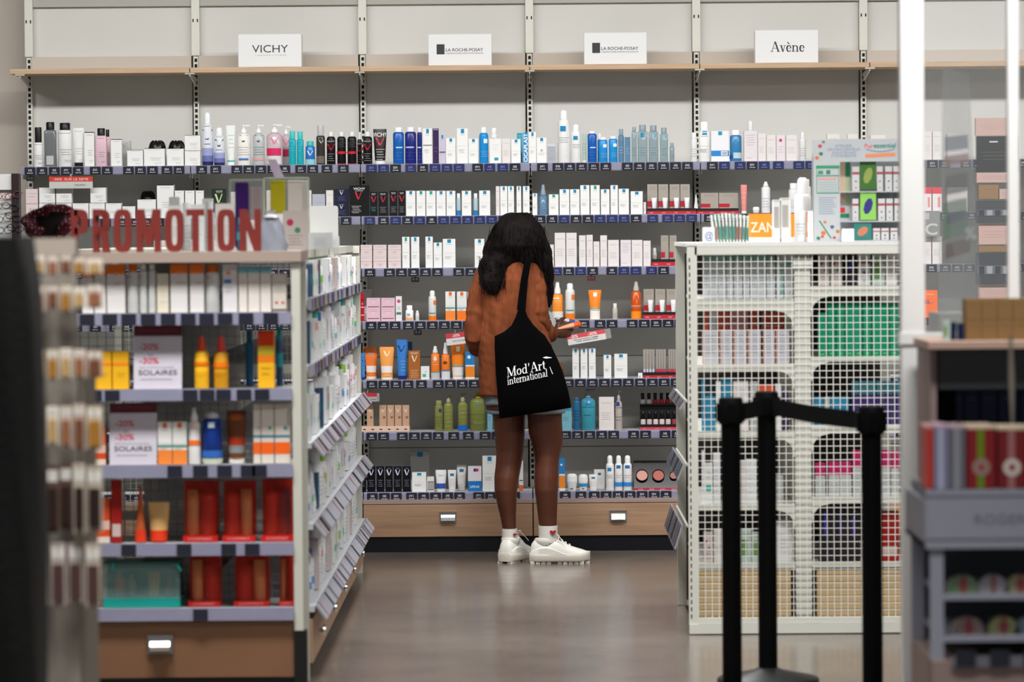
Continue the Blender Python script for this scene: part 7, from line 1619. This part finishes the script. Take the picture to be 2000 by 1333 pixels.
for k in range(330):
    u = rg.random(); x = 934 + 55 * u; strand(x, rg.uniform(505, 560) - 12 * abs(u - .4), YPs - .13 - .03 * rg.random(), rg.uniform(-3, 8) + (962 - x) * .25, rg.uniform(14, 36))
for k in range(300):
    u = rg.random(); x = 1052 + 28 * u; strand(x, rg.uniform(500, 575), YPs - .02 - .05 * rg.random(), rg.uniform(-3, 4) + (1072 - x) * .3, rg.uniform(14, 34))
for k in range(200):
    a_ = rg.uniform(PI * .02, PI * .98); x = 1011 + math.cos(a_) * 57; y = 476 - math.sin(a_) * 60; strand(x, y, YPs - .02, math.copysign(6, math.cos(a_)) + rg.uniform(-3, 3), rg.uniform(18, 40), .0009)
for k in range(220):
    x = rg.uniform(955, 1065); y = rg.uniform(440, 500); strand(x, y, YPs - .128 + .04 * ((x - 1011) / 55) ** 2 * 1.0, rg.uniform(-4, 4) + (x - 1011) * .1, rg.uniform(20, 34), .0012)
m.build('hair_strand_tips', hair)

# socks and trainers
SK = M((206, 202, 194), .85, bump=.4, bscale=200, name='white_ribbed_sock')
def sock(rings, heart, Y):
    m = MB(); rr = []
    for j in range(len(rings) - 1):
        for t in range(4):
            A, B_ = rings[j], rings[j + 1]; q = [A[i] + (B_[i] - A[i]) * t / 4 for i in range(5)]; k = .6 * (t % 2); rr.append(hring(q[0] - k, q[1] + k, q[2], Y + q[3], q[4], 22))
    rr.append(hring(*rings[-1][:3], Y + rings[-1][3], rings[-1][4], 22))
    m.loft(rr, SK); o = m.build('sock', person)
    hx, hy, hs = heart; m = MB(); pts = [U(hx + hs * x, hy + hs * y, Y - .046) for x, y in [(-1, -.5), (-.5, -.75), (0, -.4), (.5, -.75), (1, -.5), (.9, .1), (0, .8), (-.9, .1)]]
    pts = pts[::-1]; vs = pts + [p + Vector((0, .012, 0)) for p in pts]; n = 8
    m.add(vs, [tuple(range(n)), tuple(range(2 * n - 1, n - 1, -1))] + [(i, i + n, (i + 1) % n + n, (i + 1) % n) for i in range(n)], M((150, 24, 34), .7)); m.build('red_heart_patch', o)
sock([(980.5, 1010, 1033, 0, .041), (980, 1011, 1048, 0, .042), (980, 1013, 1066, .004, .045)], (1006, 1045, 3.6), LY + .002)
sock([(1051.5, 1089, 1027, 0, .04), (1052, 1089, 1042, 0, .041), (1053, 1090, 1060, 0, .042)], (1080, 1041, 6), RY + .002)
TW = M((214, 211, 203), .5, bump=.08, bscale=60, name='white_leather'); TS = M((200, 194, 182), .6, name='cream_rubber_sole')
def shoe(loc, rz, label):
    e = empty('trainer', (0, 0, 0)); e.parent = person; e.location = loc; e.rotation_euler = (0, 0, rz)
    sec = [(-.079, .020, .06), (-.074, .031, .092), (-.058, .038, .114), (-.03, .041, .112), (.0, .042, .104), (.028, .043, .118), (.05, .043, .114), (.08, .046, .098), (.11, .048, .084), (.14, .048, .074), (.168, .044, .066), (.19, .035, .058), (.203, .02, .05)]
    m = MB(); rs = []
    for x, hw, tp in sec:
        r_ = []
        for k in range(15):
            a = PI * k / 14; r_.append((x, hw * math.copysign(abs(math.cos(a)) ** .75, math.cos(a)), .028 + (tp - .028) * math.sin(a) ** .7))
        rs.append(r_)
    m.loft(rs, TW); 
    for x, hw, tp in sec[2:5]: pass
    m.build('upper', e)
    m = MB()   # seams: raised overlay bands
    for y_ in (-1, 1):
        m.loft([[(x, y_ * (hw * 1.0 + .0025), .04), (x, y_ * (hw * 1.0 + .003), .055 + .02 * math.sin((x + .08) * 22)), (x, y_ * hw * .9, .06 + .02 * math.sin((x + .08) * 22)), (x, y_ * hw * .9, .04)][::(1 if y_ > 0 else -1)] for x, hw, tp in sec[1:-1]], TW, smooth=False)
    m.lathe([(.044, .088), (.05, .1), (.052, .112), (.048, .12), (.042, .121)], TW, 24, cx=-.008, ry=.86, caps=(True, True)); m.build('overlay', e)
    m = MB(); so = [(-.084, .026), (-.078, .036), (-.05, .043), (0, .045), (.05, .044), (.09, .049), (.13, .052), (.165, .048), (.19, .038), (.206, .02)]
    def sring(k, z, sh=0): return [(x + sh, k * hw, z + (.006 if x > .18 else 0)) for x, hw in so] + [(x + sh, -k * hw, z + (.006 if x > .18 else 0)) for x, hw in so[::-1]]
    m.loft([sring(.92, .010), sring(1.02, .016), sring(1.0, .026), sring(1.04, .032), sring(.99, .047), sring(.9, .05)][::-1], TS)
    for k in range(11):
        x = -.078 + k * .0262
        if 4 <= k <= 4: continue
        for y_ in (-1, 1): m.box((x, y_ * .012, .0), (x + .0205, y_ * (.043 if .06 < x < .16 else .037 if x < .17 else .026), .0125), TS)
    m.build('sole', e)
    m = MB(); LC = M((226, 224, 218), .8)
    for k in range(5):
        x = .035 + k * .018; z = .132 - k * .0105
        m.tube([(x, -.03, z - .018), (x + .004, -.012, z - .001), (x - .004, .012, z - .001), (x, .03, z - .018)], .0024, LC, 6)
        m.tube([(x + .01, -.03, z - .022), (x + .002, 0, z + .001), (x - .006, .03, z - .014)], .0022, LC, 6)
    m.tube([(.03, 0, .137), (.02, -.02, .15), (.035, -.034, .15), (.045, -.02, .137), (.032, 0, .137)], .0022, LC, 6)
    m.tube([(.03, 0, .137), (.022, .02, .15), (.036, .034, .148), (.046, .02, .135), (.032, 0, .137)], .0022, LC, 6)
    m.tube([(.032, 0, .137), (.05, -.028, .14), (.075, -.046, .112), (.09, -.05, .098)], .0018, LC, 6); m.tube([(.032, 0, .137), (.055, .03, .13), (.07, .044, .1)], .0018, LC, 6)
    m.build('laces', e)
    m = MB(); m.loft([[(.012 + .03 * t, y, .13 + .022 * (1 - t)) for y in (-.018, .018)] + [(.016 + .03 * t, y, .128 + .022 * (1 - t)) for y in (.018, -.018)] for t in (0, 1)], TW, smooth=False); m.build('tongue', e)
    return e
p = U(1069, 900, RY); shoe((p.x - .005, RY, 0), math.radians(-3), 'r')
p = U(995, 900, LY); shoe((p.x + .006, LY + .008, 0), math.radians(66), 'l')

# ---------------------------------------------------------------- black tote bag on the shoulder
BK = M((3, 3, 4), 1, bump=.2, bscale=420, name='black_canvas', ior=1.15)
Yb = YPs - .20
rowsb = [(1013, 602, 1024, 600, .012), (1007, 620, 1030, 618, .02), (999, 636, 1041, 634, .03), (985, 648, 1053, 646, .04), (966, 657, 1064, 655, .045), (966, 680, 1077, 676, .05), (967, 703, 1087, 698, .055), (968, 728, 1097, 720, .06), (970, 752, 1104, 742, .06), (972, 776, 1110, 764, .056), (974, 800, 1114, 784, .045), (976, 818, 1116, 797, .02)]
m = MB(); rs = []
for xl, yl, xr, yr, d in rowsb:
    a = U(xl, yl, Yb); c_ = U(xr, yr, Yb); r_ = []
    for k in range(28):
        an = 2 * PI * k / 28; u = .5 + .5 * math.copysign(abs(math.cos(an)) ** .6, math.cos(an)); v = math.copysign(abs(math.sin(an)) ** .9, math.sin(an))
        p = a.lerp(c_, u); wr = .004 * math.sin(u * 9 + yl * .06) + .003 * noise.noise(Vector((u * 4, yl * .03, 1)))
        r_.append((p.x, p.y + v * d + wr + (u - .5) * .0, p.z))
    rs.append(r_)
m.loft(rs[::-1], BK)
bag = m.build('tote_bag', None); tag(bag, 'black canvas tote bag with white serif lettering hanging from the shoulder', 'bag')
for sgn, pts in ((0, [(1014, 606, -.2), (1017, 580, -.17), (1022, 545, -.15), (1028, 515, -.135), (1031, 502, -.11), (1033, 497, -.06), (1034, 494, .0)]), (1, [(1022, 606, -.2), (1024, 580, -.175), (1027, 545, -.155), (1032, 515, -.14), (1035, 502, -.115), (1037, 498, -.06), (1038, 495, .0), (1040, 502, .08), (1044, 540, .14)])):
    m = MB(); P = [U(x, y, YPs + d) for x, y, d in pts]; m.loft(sweep(P, [(.011, .003)] * len(P), 8, up=(0, 1, 0)), BK); m.build('strap', bag)
WT = M((222, 222, 222), .7, name='white_print')
def bagfn(x0, y0, x1, y1, hpx):
    """baseline from (x0,y0) to (x1,y1), height hpx; follows the bulging front"""
    def fn(u, v):
        px = x0 + (x1 - x0) * u + v * hpx * -.07; py = y0 + (y1 - y0) * u - v * hpx
        # locate the bag front there
        k = 0
        for i in range(len(rowsb) - 1):
            xl, yl, xr, yr, d = rowsb[i]; t_ = (px - xl) / (xr - xl); yy = yl + (yr - yl) * t_
            if yy <= py: k = i
        A, B2 = rowsb[k], rowsb[k + 1]
        def yat(R): return R[1] + (R[3] - R[1]) * (px - R[0]) / (R[2] - R[0])
        f = max(0, min(1, (py - yat(A)) / (yat(B2) - yat(A))))
        def front(R):
            uu = max(.01, min(.99, (px - R[0]) / (R[2] - R[0]))); cc = abs(2 * uu - 1) ** (1 / .6); ss = max(0, 1 - cc * cc) ** .5
            wr = .004 * math.sin(uu * 9 + R[1] * .06) + .003 * noise.noise(Vector((uu * 4, R[1] * .03, 1)))
            return -R[4] * ss ** .9 + wr
        dY = front(A) * (1 - f) + front(B2) * f
        return tuple(U(px, py, Yb + dY - .0035))
    return fn
m = MB(); m.text("Mod'Art", bagfn(990.5, 737, 1066, 721.5, 18.5), WT, 'serif'); m.text('international', bagfn(991.2, 752.5, 1070, 735.5, 15), WT, 'serif')
f1 = bagfn(1060, 699.5, 1078, 700.5, 3); m.add([f1(0, .2), f1(.35, -.3), f1(1, .35), f1(1, .6), f1(.35, 1.0)], [(0, 1, 2, 3, 4)], WT)
f1 = bagfn(1075, 731, 1081, 731, 14); m.add([f1(.62, 0), f1(.85, 0), f1(.05, 1), f1(-.12, 1)], [(0, 1, 2, 3)], WT)
m.build('white_print', bag)

# held goods
def held_tube(p0, p1, r0, r1, col, capc, label, cat='tube'):
    m = MB(); a, c_ = p0, p1; m.loft(sweep([a, a.lerp(c_, .05), a.lerp(c_, .7)], [(r0 * .9, r0 * .2), (r0, r0 * .4), (r1, r1)], 14), M(col, .3))
    o = m.build('cream_tube', None); k = MB(); k.loft(sweep([a.lerp(c_, .7), a.lerp(c_, .98), c_], [r1 * .98, r1 * .95, r1 * .8], 14), M(capc, .3)); k.build('cap', o); tag(o, label, cat); return o
held_tube(U(1088, 643, YPs + .17), U(1133, 633, YPs + .22), .017, .014, 'f0a880', 'f05a18', 'orange-capped tube held in the hand')
held_tube(U(1084, 622, YPs + .25), U(1122, 631, YPs + .26), .018, .014, 'c8ccd0', '2c4ca8', 'white tube with blue cap held above the orange one')
m = MB(); P4 = [U(1070, 606, YPs + .16), U(1079, 612, YPs + .18), U(1090, 640, YPs + .2), U(1082, 646, YPs + .17)]
m.add([tuple(p) for p in P4] + [tuple(p + Vector((0, .002, 0))) for p in P4], [(3, 2, 1, 0), (4, 5, 6, 7), (0, 1, 5, 4), (1, 2, 6, 5), (2, 3, 7, 6), (3, 0, 4, 7)], M('c8c8c8', .5)); o = m.build('paper_leaflet', None); tag(o, 'folded white leaflet between wrist and shelf', 'leaflet')
# ================================================================ labels that single each thing out
from collections import defaultdict
LABELS_sorted = sorted(LABELS, key=lambda r: r[3])
grp = defaultdict(list)
for r in LABELS: grp[(r[1], r[2])].append(r)
for (look, where), rs in grp.items():
    rs.sort(key=lambda r: r[3])
    for i, r in enumerate(rs):
        lab = '%s %s' % (look, where)
        if len(rs) > 1:
            end = r[4]
            if i == len(rs) - 1 and len(rs) > 2: t = ('last in line' if 'left' in end else 'last ' + end)
            else: t = ordw(i) + ' ' + end
            lab = '%s, %s' % (lab, t)
        wd = lab.split()
        if len(wd) > 16: lab = lab.replace(' of gondola', '').replace('with fine grey print ', '').replace(' wall shelving', ' shelving')
        if len(lab.split()) > 16: lab = lab.replace(' the ', ' ')
        if len(lab.split()) > 16: lab = lab.replace(' with fine print', '').replace('pharmacy ', '').replace(' in red tester stand', '')
        r[0]['label'] = lab
bpy.context.view_layer.update()
